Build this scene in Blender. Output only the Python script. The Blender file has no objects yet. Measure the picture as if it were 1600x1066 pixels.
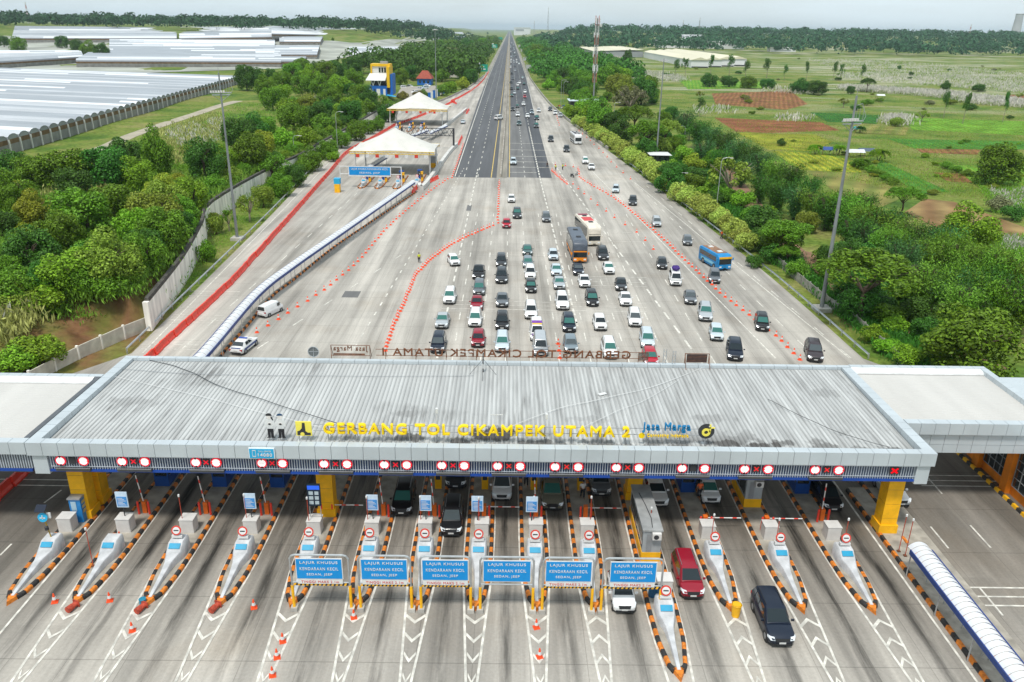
import bpy, bmesh, math, random
import numpy as np
from mathutils import Vector, Matrix
random.seed(7); np.random.seed(7)
S=bpy.context.scene; C=S.collection; PI=math.pi; R_=math.radians
# ---------------------------------------------------------------- camera, sky, sun, exposure
CAM_H=37.0; FPX=1244.0; TH,ROLL,YAW=R_(21.42),R_(.95),R_(-.5)
CM=Matrix.Rotation(YAW,3,'Z')@Matrix.Rotation(PI/2-TH,3,'X')@Matrix.Rotation(ROLL,3,'Z')
cd=bpy.data.cameras.new('camera'); cam=bpy.data.objects.new('camera',cd); C.objects.link(cam)
cd.sensor_width=36; cd.lens=36*FPX/1600; cd.clip_start=.5; cd.clip_end=60000
cam.matrix_world=Matrix.Translation((0,0,CAM_H))@CM.to_4x4(); S.camera=cam
W=bpy.data.worlds.new('World'); S.world=W; W.use_nodes=True
SUN_EL,SUN_AZ=R_(64),R_(200)
def setup_world():
    n=W.node_tree.nodes; l=W.node_tree.links; bg=n['Background']
    sky=n.new('ShaderNodeTexSky'); sky.sky_type='NISHITA'; sky.sun_disc=False; sky.sun_elevation=SUN_EL; sky.sun_rotation=SUN_AZ
    sky.air_density=1.2; sky.dust_density=1.5; sky.ozone_density=1.0
    tc=n.new('ShaderNodeTexCoord'); mp=n.new('ShaderNodeMapping'); mp.inputs['Scale'].default_value=(1,1,5.5)
    l.new(tc.outputs['Generated'],mp.inputs['Vector'])
    nz=n.new('ShaderNodeTexNoise'); nz.inputs['Scale'].default_value=3.2; nz.inputs['Detail'].default_value=6; nz.inputs['Roughness'].default_value=.55
    l.new(mp.outputs['Vector'],nz.inputs['Vector'])
    cr=n.new('ShaderNodeValToRGB'); cr.color_ramp.elements[0].position=.34; cr.color_ramp.elements[0].color=(.62,.62,.62,1)
    cr.color_ramp.elements[1].position=.68; cr.color_ramp.elements[1].color=(.95,.95,.95,1)
    l.new(nz.outputs['Fac'],cr.inputs['Fac'])
    mx=n.new('ShaderNodeMix'); mx.data_type='RGBA'; mx.inputs['B'].default_value=(7.45,8.6,9.15,1)
    l.new(cr.outputs['Color'],mx.inputs['Factor']); l.new(sky.outputs['Color'],mx.inputs['A']); l.new(mx.outputs['Result'],bg.inputs['Color'])
    bg.inputs['Strength'].default_value=.082
setup_world()
sd=bpy.data.lights.new('sun','SUN'); sd.energy=2.2; sd.angle=R_(9); sd.color=(1,.965,.91)
so=bpy.data.objects.new('sun',sd); C.objects.link(so)
sdir=Vector((math.sin(SUN_AZ)*math.cos(SUN_EL),math.cos(SUN_AZ)*math.cos(SUN_EL),math.sin(SUN_EL)))
so.rotation_euler=sdir.to_track_quat('Z','Y').to_euler(); so.location=(0,0,300)
S.view_settings.view_transform='Standard'; S.view_settings.look='None'; S.view_settings.gamma=1; S.view_settings.exposure=.5
# ---------------------------------------------------------------- helpers
def P(x,y,z=0.):          # a measured pixel of the 1600x1066 photograph -> the point of the place at height z
    d=CM@Vector(((x-800)/FPX,(533-y)/FPX,-1)); t=(z-CAM_H)/d.z
    return Vector((t*d.x,t*d.y,z))
def mat(name,col,rough=.6,metal=0.,var=.12,scale=1.5,emit=0.,spec=.4,stretch=(1,1,1),coat=0.,alpha=1.):
    m=bpy.data.materials.get(name)
    if m: return m
    m=bpy.data.materials.new(name); m.use_nodes=True; n=m.node_tree.nodes; l=m.node_tree.links; b=n['Principled BSDF']
    b.inputs['Roughness'].default_value=rough; b.inputs['Metallic'].default_value=metal; b.inputs['Specular IOR Level'].default_value=spec
    b.inputs['Coat Weight'].default_value=coat
    if alpha<1: b.inputs['Alpha'].default_value=alpha
    c=(*col,1)
    if var>0:
        tc=n.new('ShaderNodeTexCoord'); mp=n.new('ShaderNodeMapping'); mp.inputs['Scale'].default_value=stretch; l.new(tc.outputs['Object'],mp.inputs['Vector'])
        z=n.new('ShaderNodeTexNoise'); z.inputs['Scale'].default_value=scale; z.inputs['Detail'].default_value=5; l.new(mp.outputs['Vector'],z.inputs['Vector'])
        r=n.new('ShaderNodeMapRange'); r.inputs['From Min'].default_value=.3; r.inputs['From Max'].default_value=.7; r.inputs['To Min'].default_value=1-var; r.inputs['To Max'].default_value=1+var
        l.new(z.outputs['Fac'],r.inputs['Value'])
        mm=n.new('ShaderNodeVectorMath'); mm.operation='SCALE'; mm.inputs[0].default_value=col; l.new(r.outputs['Result'],mm.inputs['Scale']); l.new(mm.outputs['Vector'],b.inputs['Base Color'])
    else: b.inputs['Base Color'].default_value=c
    if emit>0: b.inputs['Emission Color'].default_value=c; b.inputs['Emission Strength'].default_value=emit
    return m
class MB:
    def __init__(s): s.V=[]; s.F=[]; s.M=[]
    def add(s,v,f,m=0):
        o=len(s.V); s.V+=[tuple(p) for p in v]; s.F+=[tuple(i+o for i in q) for q in f]; s.M+=[m]*len(f); return s
    def bx(s,x0,x1,y0,y1,z0,z1,m=0):
        return s.add([(x0,y0,z0),(x1,y0,z0),(x1,y1,z0),(x0,y1,z0),(x0,y0,z1),(x1,y0,z1),(x1,y1,z1),(x0,y1,z1)],
            [(0,3,2,1),(4,5,6,7),(0,1,5,4),(1,2,6,5),(2,3,7,6),(3,0,4,7)],m)
    def box(s,c,d,rz=0,m=0,rx=0):
        M=Matrix.Translation(c)@Matrix.Rotation(rz,4,'Z')@Matrix.Rotation(rx,4,'X'); x,y,z=d[0]/2,d[1]/2,d[2]/2
        v=[M@Vector(p) for p in [(-x,-y,-z),(x,-y,-z),(x,y,-z),(-x,y,-z),(-x,-y,z),(x,-y,z),(x,y,z),(-x,y,z)]]
        return s.add(v,[(0,3,2,1),(4,5,6,7),(0,1,5,4),(1,2,6,5),(2,3,7,6),(3,0,4,7)],m)
    def tube(s,a,b,r0,r1=None,n=8,m=0):
        a,b=Vector(a),Vector(b); r1=r0 if r1 is None else r1; d=(b-a).normalized(); u=d.orthogonal().normalized(); w=d.cross(u); v=[]
        for c,r in ((a,r0),(b,r1)):
            for i in range(n): t=2*PI*i/n; v.append(c+u*(r*math.cos(t))+w*(r*math.sin(t)))
        return s.add(v,[(i,(i+1)%n,n+(i+1)%n,n+i) for i in range(n)]+[tuple(range(n))[::-1],tuple(range(n,2*n))],m)
    def path(s,pts,r,n=6,m=0):
        for a,b in zip(pts,pts[1:]): s.tube(a,b,r,r,n,m)
        return s
    def lathe(s,prof,n=12,c=(0,0,0),m=0):
        v=[(c[0]+r*math.cos(2*PI*i/n),c[1]+r*math.sin(2*PI*i/n),c[2]+z) for r,z in prof for i in range(n)]; f=[]
        for k in range(len(prof)-1):
            for i in range(n): j=(i+1)%n; f.append((k*n+i,k*n+j,k*n+n+j,k*n+n+i))
        f.append(tuple(range(n))[::-1]); f.append(tuple(range((len(prof)-1)*n,len(prof)*n)))
        return s.add(v,f,m)
    def prism(s,poly,z0,z1,m=0):
        n=len(poly); v=[(p[0],p[1],z0) for p in poly]+[(p[0],p[1],z1) for p in poly]
        return s.add(v,[tuple(range(n))[::-1],tuple(range(n,2*n))]+[(i,(i+1)%n,n+(i+1)%n,n+i) for i in range(n)],m)
    def disc(s,c,r,d,n=20,m=0,th=.04): c=Vector(c); d=Vector(d).normalized(); return s.tube(c,c+d*th,r,r,n,m)
    def strip(s,pts,w,z,m=0):     # flat ribbon along a polyline, each laid a little higher than the last so that none share a plane
        v=[]; s.k=getattr(s,'k',0)+1; z+=.0017*(s.k%11)
        for i,p in enumerate(pts):
            a=Vector(pts[max(i-1,0)][:2]); b=Vector(pts[min(i+1,len(pts)-1)][:2]); d=(b-a).normalized(); nn=Vector((-d.y,d.x))*w/2
            v+=[(p[0]+nn.x,p[1]+nn.y,z),(p[0]-nn.x,p[1]-nn.y,z)]
        return s.add(v,[(2*i,2*i+1,2*i+3,2*i+2) for i in range(len(pts)-1)],m)
    def mesh(s,name,mats,smooth=None):
        me=bpy.data.meshes.new(name); me.from_pydata(s.V,[],s.F)
        for m in (mats if isinstance(mats,(list,tuple)) else [mats]): me.materials.append(m)
        me.polygons.foreach_set('material_index',s.M)
        if smooth is not None:
            me.polygons.foreach_set('use_smooth',[True]*len(s.F)); me.set_sharp_from_angle(angle=R_(smooth))
        me.update(); return me
    def build(s,name,mats,parent=None,smooth=None,loc=(0,0,0),rz=0):
        return link(name,s.mesh(name,mats,smooth),parent,loc,rz)
def link(name,me,parent=None,loc=(0,0,0),rz=0):
    o=bpy.data.objects.new(name,me); C.objects.link(o); o.location=loc; o.rotation_euler=(0,0,rz)
    if parent: o.parent=parent
    return o
def tag(o,label=None,cat=None,group=None,kind=None):
    if label: o['label']=label
    if cat: o['category']=cat
    if group: o['group']=group
    if kind: o['kind']=kind
    return o
def thing(name,label,cat,loc=(0,0,0),rz=0,group=None):
    return tag(link(name,None,None,loc,rz),label,cat,group)
def struct(o): o['kind']='structure'; return o
KIDS={}
def dup(root,loc,rz,label,group=None):
    def cp(o,par):
        c=o.copy(); C.objects.link(c)
        if par: c.parent=par
        for k in KIDS.setdefault(o.name,[x for x in o.children]): cp(k,c)
        return c
    r=cp(root,None); r.location=loc; r.rotation_euler=(0,0,rz); r['label']=label
    if group: r['group']=group
    return r
ORD='first second third fourth fifth sixth seventh eighth ninth tenth'.split()
def nth(i):
    if i<10: return ORD[i]
    k=i+1; return f"{k}{'th' if 10<k%100<14 else {1:'st',2:'nd',3:'rd'}.get(k%10,'th')}"
TXT={}
def text(name,body,width,height,m,parent,loc,rot,ext=.01,bold=0.,align=0):
    """lettering as a mesh, fitted into width x height, centred"""
    k=(body,bold)
    if k not in TXT:
        cu=bpy.data.curves.new('t','FONT'); cu.body=body; cu.size=1; cu.extrude=.02; cu.bevel_depth=bold*.8; cu.bevel_resolution=0; cu.align_x='CENTER'; cu.space_line=1.05; cu.space_character=1.18
        o=bpy.data.objects.new('t',cu); C.objects.link(o); dg=bpy.context.evaluated_depsgraph_get()
        me=bpy.data.meshes.new_from_object(o.evaluated_get(dg)); bpy.data.objects.remove(o); bpy.data.curves.remove(cu)
        a=np.empty(len(me.vertices)*3); me.vertices.foreach_get('co',a); TXT[k]=(me,a.reshape(-1,3))
    src,a=TXT[k]; me=src.copy(); me.name=name; me.materials.clear(); me.materials.append(m)
    lo,hi=a.min(0),a.max(0); b=(a-(lo+hi)/2); b[:,0]*=width/(hi[0]-lo[0]); b[:,1]*=height/(hi[1]-lo[1]); b[:,2]*=ext/.02
    me.vertices.foreach_set('co',b.ravel()); me.update()
    o=link(name,me,parent,loc); o.rotation_euler=rot; return o
FRONT=(PI/2,0,0)      # lettering that faces the camera side (-Y)
def interp(poly,t):   # point at arc length t on a polyline of Vectors
    for a,b in zip(poly,poly[1:]):
        d=(b-a).length
        if t<=d: return a+(b-a)*(t/d),(b-a).normalized()
        t-=d
    return poly[-1].copy(),(poly[-1]-poly[-2]).normalized()
def plen(poly): return sum((b-a).length for a,b in zip(poly,poly[1:]))
def V2(*L): return [Vector((x,y,0)) for x,y in L]
def smooth_poly(p,n=6):   # Catmull-Rom through the points
    o=[]
    for i in range(len(p)-1):
        a,b,c,d=p[max(i-1,0)],p[i],p[i+1],p[min(i+2,len(p)-1)]
        for k in range(n):
            t=k/n; o.append(.5*((2*b)+(c-a)*t+(2*a-5*b+4*c-d)*t*t+(3*b-a-3*c+d)*t**3))
    return o+[p[-1]]
# common materials
WHITE=mat('white_paint',(.66,.66,.645),.5); GREY=mat('grey_metal',(.33,.34,.35),.45,.3); STEEL=mat('galvanised_steel',(.5,.52,.53),.4,.7)
DARK=mat('dark_grey',(.035,.036,.04),.5); BLACK=mat('black_rubber',(.018,.018,.018),.7); RED=mat('red_plastic',(.78,.055,.03),.45)
ORANGE=mat('orange_paint',(.75,.22,.012),.5,var=.25,scale=.8); KBLACK=mat('kerb_black',(.03,.028,.027),.7,var=.5,scale=4); KORANGE=mat('kerb_orange',(.62,.185,.02),.65,var=.35,scale=4)
YELLOW=mat('yellow_paint',(.86,.44,.008),.45); BLUE=mat('sign_blue',(.003,.25,.62),.4,var=.05); NAVY=mat('navy_paint',(.02,.05,.2),.45)
CONC=mat('old_concrete',(.42,.4,.36),.85,var=.3,scale=.7); RUST=mat('rusty_steel',(.16,.062,.028),.8,var=.5,scale=3); SILVER=mat('silver_cladding',(.50,.545,.565),.38,.15,var=.07,scale=.4)
GLASS=mat('tinted_glass',(.02,.027,.03),.06,spec=.9,var=0,coat=.3); REDW=mat('red_paint',(.6,.05,.03),.5); LIGHTBLUE=mat('light_blue_sign',(.02,.36,.62),.45,var=.05)
# ---------------------------------------------------------------- ground, roads, markings
NX=[-33.6,-29.1,-24.2,-19.3,-14.4,-9.9,-5.8,-1.8,2.4,6.4,11.0,15.8,20.7,25.6,30.4]   # island centre lines
WALL=V2((-45.9,96.7),(-49.4,117.6),(-54.7,140.8),(-59.1,158.6),(-59.0,197.3),(-57.0,221.5),(-56.9,245.),(-56,290),(-55.5,331.9))
def wall_x(y):
    p=WALL
    if y<=p[0].y: return p[0].x
    for a,b in zip(p,p[1:]):
        if y<=b.y: return a.x+(b.x-a.x)*(y-a.y)/(b.y-a.y)
    return p[-1].x-(y-p[-1].y)*.05
def ss(a,b,x): t=min(max((x-a)/(b-a),0),1); return t*t*(3-2*t)
def gz(x,y):              # height of the terrain
    if x>0: return -.06+30*ss(1350,2500,y)*ss(60,260,x)
    d=wall_x(y)-x
    if d<=0: return -.06
    k=ss(60,104,y); near=ss(1.5,2.7,d) if y>97 else ss(1.5,16,d)
    fall=1-ss(420,600,y)*.75*ss(-110,-60,x)
    return 26*ss(900,1750,y)*ss(80,300,-x) -.06+3.9*k*near*fall*(1+.06*math.sin(x*.11)+.05*math.sin(y*.07))
def axis(parts):
    o=[]
    for a,b,st in parts: o+=list(np.arange(a,b,st))
    return o
def PG(x,y):               # measured pixel -> point on the terrain
    z=0
    for _ in range(14): z=.5*z+.5*gz(*P(x,y,z)[:2])
    return P(x,y,z)
def ground():
    xs=axis([(-9000,-1500,1500),(-1500,-300,100),(-300,-110,10),(-110,-44,1.3),(-44,44,11),(44,120,4),(120,400,20),(400,1500,110),(1500,9001,1500)])
    ys=axis([(-60,50,11),(50,260,2.2),(260,640,10),(640,2640,80),(2700,30001,2300)])
    nx,ny=len(xs),len(ys); V=[(x,y,gz(x,y)) for y in ys for x in xs]
    F=[(j*nx+i,j*nx+i+1,(j+1)*nx+i+1,(j+1)*nx+i) for j in range(ny-1) for i in range(nx-1)]
    m=bpy.data.materials.new('grassland'); m.use_nodes=True; n=m.node_tree.nodes; l=m.node_tree.links; b=n['Principled BSDF']; b.inputs['Roughness'].default_value=.95; b.inputs['Specular IOR Level'].default_value=.1
    geo=n.new('ShaderNodeNewGeometry')
    def noise(sc,det=6,st=(1,1,1)):
        mp=n.new('ShaderNodeMapping'); mp.inputs['Scale'].default_value=st; l.new(geo.outputs['Position'],mp.inputs['Vector'])
        z=n.new('ShaderNodeTexNoise'); z.inputs['Scale'].default_value=sc; z.inputs['Detail'].default_value=det; z.inputs['Roughness'].default_value=.62; l.new(mp.outputs['Vector'],z.inputs['Vector']); return z.outputs['Fac']
    def ramp(f,els):
        r=n.new('ShaderNodeValToRGB'); e=r.color_ramp.elements
        while len(e)<len(els): e.new(.5)
        for q,(p,c) in zip(e,els): q.position=p; q.color=(*c,1)
        l.new(f,r.inputs['Fac']); return r.outputs['Color']
    g=ramp(noise(.045,8),[(.28,(.045,.095,.016)),(.42,(.095,.165,.025)),(.52,(.165,.21,.04)),(.62,(.23,.225,.075)),(.75,(.11,.175,.03))])
    fine=ramp(noise(.9,4),[(.3,(.55,.55,.55)),(.7,(1.25,1.25,1.25))])
    mu=n.new('ShaderNodeMix'); mu.data_type='RGBA'; mu.blend_type='MULTIPLY'; mu.inputs['Factor'].default_value=1; l.new(g,mu.inputs['A']); l.new(fine,mu.inputs['B'])
    sp=n.new('ShaderNodeSeparateXYZ'); l.new(geo.outputs['Position'],sp.inputs['Vector'])
    def mrr(f,a,b_):
        q=n.new('ShaderNodeMapRange'); q.inputs['From Min'].default_value=a; q.inputs['From Max'].default_value=b_; l.new(f,q.inputs['Value']); return q.outputs['Result']
    pm=n.new('ShaderNodeMath'); pm.operation='MULTIPLY'; l.new(mrr(noise(.02,9,(.35,1,1)),.5,.62),pm.inputs[0]); pk=n.new('ShaderNodeMath'); pk.operation='MULTIPLY'; l.new(mrr(sp.outputs['X'],60,110),pk.inputs[0]); l.new(mrr(sp.outputs['Y'],330,620),pk.inputs[1]); l.new(pk.outputs[0],pm.inputs[1])
    pw=n.new('ShaderNodeMix'); pw.data_type='RGBA'; pw.inputs['B'].default_value=(.36,.35,.25,1); l.new(pm.outputs[0],pw.inputs['Factor']); l.new(mu.outputs['Result'],pw.inputs['A']); mu=pw
    at=n.new('ShaderNodeAttribute'); at.attribute_name='soil'
    soil=ramp(noise(.35,6),[(.3,(.085,.04,.02)),(.55,(.2,.1,.05)),(.75,(.28,.17,.09))])
    mx=n.new('ShaderNodeMix'); mx.data_type='RGBA'; l.new(at.outputs['Fac'],mx.inputs['Factor']); l.new(mu.outputs['Result'],mx.inputs['A']); l.new(soil,mx.inputs['B'])
    l.new(mx.outputs['Result'],b.inputs['Base Color'])
    mb=MB(); mb.V=V; mb.F=F; mb.M=[0]*len(F); me=mb.mesh('ground',m,180)
    a=me.attributes.new('soil','FLOAT','POINT'); val=[]
    for x,y,z in V:
        d=wall_x(y)-x; s=0
        if -2<d<26 and 62<y<104: s=max(0,1-abs(d-8)/18)*ss(60,75,y)*(1-ss(99,106,y))*1.15
        if 0<d<4 and 92<y<110: s=max(s,.9)
        val.append(min(1,s*(.75+.4*math.sin(x*.9+y*.6))))
    a.data.foreach_set('value',val); struct(link('ground',me))
ground()
def gfield(x,y): return gz(x,y)
# plaza concrete: slab joints, blotches, tyre and oil tracks along each toll lane
def concrete_mat():
    m=bpy.data.materials.new('plaza_concrete'); m.use_nodes=True; n=m.node_tree.nodes; l=m.node_tree.links; b=n['Principled BSDF']; b.inputs['Roughness'].default_value=.82; b.inputs['Specular IOR Level'].default_value=.25
    geo=n.new('ShaderNodeNewGeometry'); sx=n.new('ShaderNodeSeparateXYZ'); l.new(geo.outputs['Position'],sx.inputs['Vector'])
    def M(op,a,b_=None,c=None,cl=False):
        q=n.new('ShaderNodeMath'); q.operation=op; q.use_clamp=cl
        for i,v in enumerate((a,b_,c)):
            if v is None: continue
            if isinstance(v,(int,float)): q.inputs[i].default_value=v
            else: l.new(v,q.inputs[i])
        return q.outputs[0]
    def N(sc,det=5,st=(1,1,1),ro=.55):
        mp=n.new('ShaderNodeMapping'); mp.inputs['Scale'].default_value=st; l.new(geo.outputs['Position'],mp.inputs['Vector'])
        z=n.new('ShaderNodeTexNoise'); z.inputs['Scale'].default_value=sc; z.inputs['Detail'].default_value=det; z.inputs['Roughness'].default_value=ro; l.new(mp.outputs['Vector'],z.inputs['Vector']); return z.outputs['Fac']
    def mr(f,a,b_,c,d):
        q=n.new('ShaderNodeMapRange'); q.inputs['From Min'].default_value=a; q.inputs['From Max'].default_value=b_; q.inputs['To Min'].default_value=c; q.inputs['To Max'].default_value=d; l.new(f,q.inputs['Value']); return q.outputs['Result']
    x,y=sx.outputs['X'],sx.outputs['Y']
    wob=M('MULTIPLY',M('SUBTRACT',N(.12,2),.5),.9)
    track=None; wheel=None
    for a,c in zip(NX,NX[1:]):
        d=M('ABSOLUTE',M('SUBTRACT',M('ADD',x,wob),(a+c)/2))
        t=mr(d,.15,.85,1,0); track=t if track is None else M('MAXIMUM',track,t)
        w=mr(M('ABSOLUTE',M('SUBTRACT',d,.85)),.1,.6,1,0); wheel=w if wheel is None else M('MAXIMUM',wheel,w)
    # the dark dirt of the lane tracks lies under and in front of the toll booths and fades both ways
    fade=M('MULTIPLY',mr(y,33,50,.55,1),mr(y,70,95,1,0))
    track=M('MULTIPLY',track,M('MULTIPLY',fade,mr(N(.6,7,(1.6,.12,1),.68),.40,.60,.08,1)))
    wheel=M('MULTIPLY',wheel,M('MULTIPLY',fade,mr(N(.5,5,(1.2,.14,1)),.35,.65,.0,.55)))
    under=M('MULTIPLY',M('MULTIPLY',mr(y,36,54,.12,1),mr(y,72,92,1,0)),mr(N(.25,5,(1,.2,1)),.3,.7,.35,.9))  # broad darker, browner band along the canopy span, thinning out both ways
    # plaza streaks along the driving direction
    st1=mr(N(.4,7,(1,.03,1),.65),.38,.66,1.08,.60); st2=mr(N(.06,7,(1,.35,1),.62),.36,.64,.78,1.14); fine=mr(N(5,4),.3,.7,.92,1.07)
    slab=n.new('ShaderNodeTexVoronoi'); slab.voronoi_dimensions='2D'
    # slab tone: one value per 5 x 6 m slab
    cx=M('FLOOR',M('DIVIDE',x,3.6)); cy=M('FLOOR',M('DIVIDE',y,6.)); cv=n.new('ShaderNodeCombineXYZ'); l.new(cx,cv.inputs[0]); l.new(cy,cv.inputs[1])
    wn=n.new('ShaderNodeTexWhiteNoise'); wn.noise_dimensions='2D'; l.new(cv.outputs[0],wn.inputs['Vector']); tone=mr(wn.outputs['Value'],0,1,.93,1.05)
    jx=M('LESS_THAN',M('ABSOLUTE',M('SUBTRACT',M('FRACT',M('DIVIDE',x,3.6)),.5)),.006); jy=M('LESS_THAN',M('ABSOLUTE',M('SUBTRACT',M('FRACT',M('DIVIDE',y,6.)),.5)),.006)
    joint=M('MULTIPLY',M('MAXIMUM',jx,jy),.3)
    v=M('MULTIPLY',M('MULTIPLY',st1,st2),M('MULTIPLY',fine,tone)); v=M('MULTIPLY',v,M('SUBTRACT',1,joint))
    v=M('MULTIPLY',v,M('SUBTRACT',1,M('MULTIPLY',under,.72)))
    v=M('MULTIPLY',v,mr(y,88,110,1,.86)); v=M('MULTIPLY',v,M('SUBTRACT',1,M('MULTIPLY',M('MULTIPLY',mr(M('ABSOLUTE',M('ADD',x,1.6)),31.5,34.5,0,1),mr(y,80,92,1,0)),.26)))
    dark=M('MAXIMUM',M('MULTIPLY',track,.9),M('MULTIPLY',wheel,.45)); v=M('MULTIPLY',v,M('SUBTRACT',1,dark))
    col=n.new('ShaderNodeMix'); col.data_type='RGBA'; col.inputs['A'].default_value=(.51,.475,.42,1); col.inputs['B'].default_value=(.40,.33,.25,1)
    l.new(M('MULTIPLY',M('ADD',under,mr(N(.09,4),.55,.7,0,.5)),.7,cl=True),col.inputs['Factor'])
    sc=n.new('ShaderNodeVectorMath'); sc.operation='SCALE'; l.new(col.outputs['Result'],sc.inputs[0]); l.new(v,sc.inputs['Scale']); l.new(sc.outputs['Vector'],b.inputs['Base Color'])
    return m
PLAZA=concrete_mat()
LE=V2((-62,20),(-62,62),(-50,78),(-44.9,88.6),(-46.7,121),(-49.5,168),(-55.9,258.8),(-58.5,330),(-57,365),(-47,405),(-36.3,448),(-27.5,540),(-23.5,626),(-21,700))
RE=V2((62,20),(62,62),(44.2,78),(43.9,90),(42.5,135.8),(36.6,221.8),(30.5,300),(25.2,365),(20.5,470),(16.8,660),(16.8,700))
LE=[LE[0],LE[1]]+smooth_poly(LE[3:],5); RE=[RE[0],RE[1]]+smooth_poly(RE[3:],5)
def plaza():
    def lx(e,y):
        for a,b in zip(e,e[1:]):
            if a.y<=y<=b.y: return a.x+(b.x-a.x)*(y-a.y)/max(b.y-a.y,1e-6)
        return e[-1].x
    ys=sorted(set([p.y for p in LE]+[p.y for p in RE])); ys=[y for y in ys if y<=700]
    v=[]; 
    for y in ys: v+=[(lx(LE,y),y,0),(lx(RE,y),y,0)]
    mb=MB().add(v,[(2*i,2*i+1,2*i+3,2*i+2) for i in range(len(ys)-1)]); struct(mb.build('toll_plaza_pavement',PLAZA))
plaza()
ASPH=mat('asphalt_left',(.088,.09,.095),.8,var=.22,scale=.5,stretch=(1,.04,1)); ASPH2=mat('asphalt_right',(.066,.069,.076),.8,var=.25,scale=.5,stretch=(1,.04,1)); ASPH3=mat('asphalt_old',(.14,.138,.135),.85,var=.22,scale=.5,stretch=(1,.05,1))
LINE=mat('road_line_white',(.6,.575,.51),.75,var=.35,scale=1.6); LINEY=mat('road_line_yellow',(.6,.42,.1),.7,var=.3,scale=1.2); SHOULDER=mat('road_shoulder',(.27,.25,.21),.9,var=.25,scale=.4,stretch=(1,.1,1))
FAR=14000
def roads():
    struct(MB().add([(-14.5,213,.004),(-3.0,213,.004),(-3.0,700,.004),(-3,FAR,.004),(-17,FAR,.004),(-17.2,700,.004),(-16.6,450,.004)],[(0,1,2,3,4,5,6)]).build('highway_left_carriageway',ASPH))
    struct(MB().add([(2.4,214,.004),(11.8,214,.004),(12.5,400,.004),(14.5,700,.004),(14.5,FAR,.004),(.2,FAR,.004),(.2,700,.004),(.2,400,.004)],[(0,1,2,3,4,5,6,7)]).build('highway_right_carriageway',ASPH2))
    struct(MB().add([(-.2,214,.008),(7.9,214,.008),(7.4,330,.008),(6.9,420,.008),(.2,420,.008)],[(0,1,2,3,4)]).build('worn_asphalt_strip',ASPH3))
    struct(MB().add([(-2.999,213,.004),(-.201,213,.004),(.199,420,.004),(.199,FAR,.004),(-2.999,FAR,.004)],[(0,1,2,3,4)]).build('median_strip_pavement',SHOULDER))
    struct(MB().add([(-21,700,.004),(-17.3,700,.004),(-17.1,FAR,.004),(-20,FAR,.004)],[(0,1,2,3)]).build('left_hard_shoulder',SHOULDER))
    struct(MB().add([(14.6,700,.004),(16.8,700,.004),(16.8,FAR,.004),(14.6,FAR,.004)],[(0,1,2,3)]).build('right_hard_shoulder',SHOULDER))
roads()
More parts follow.
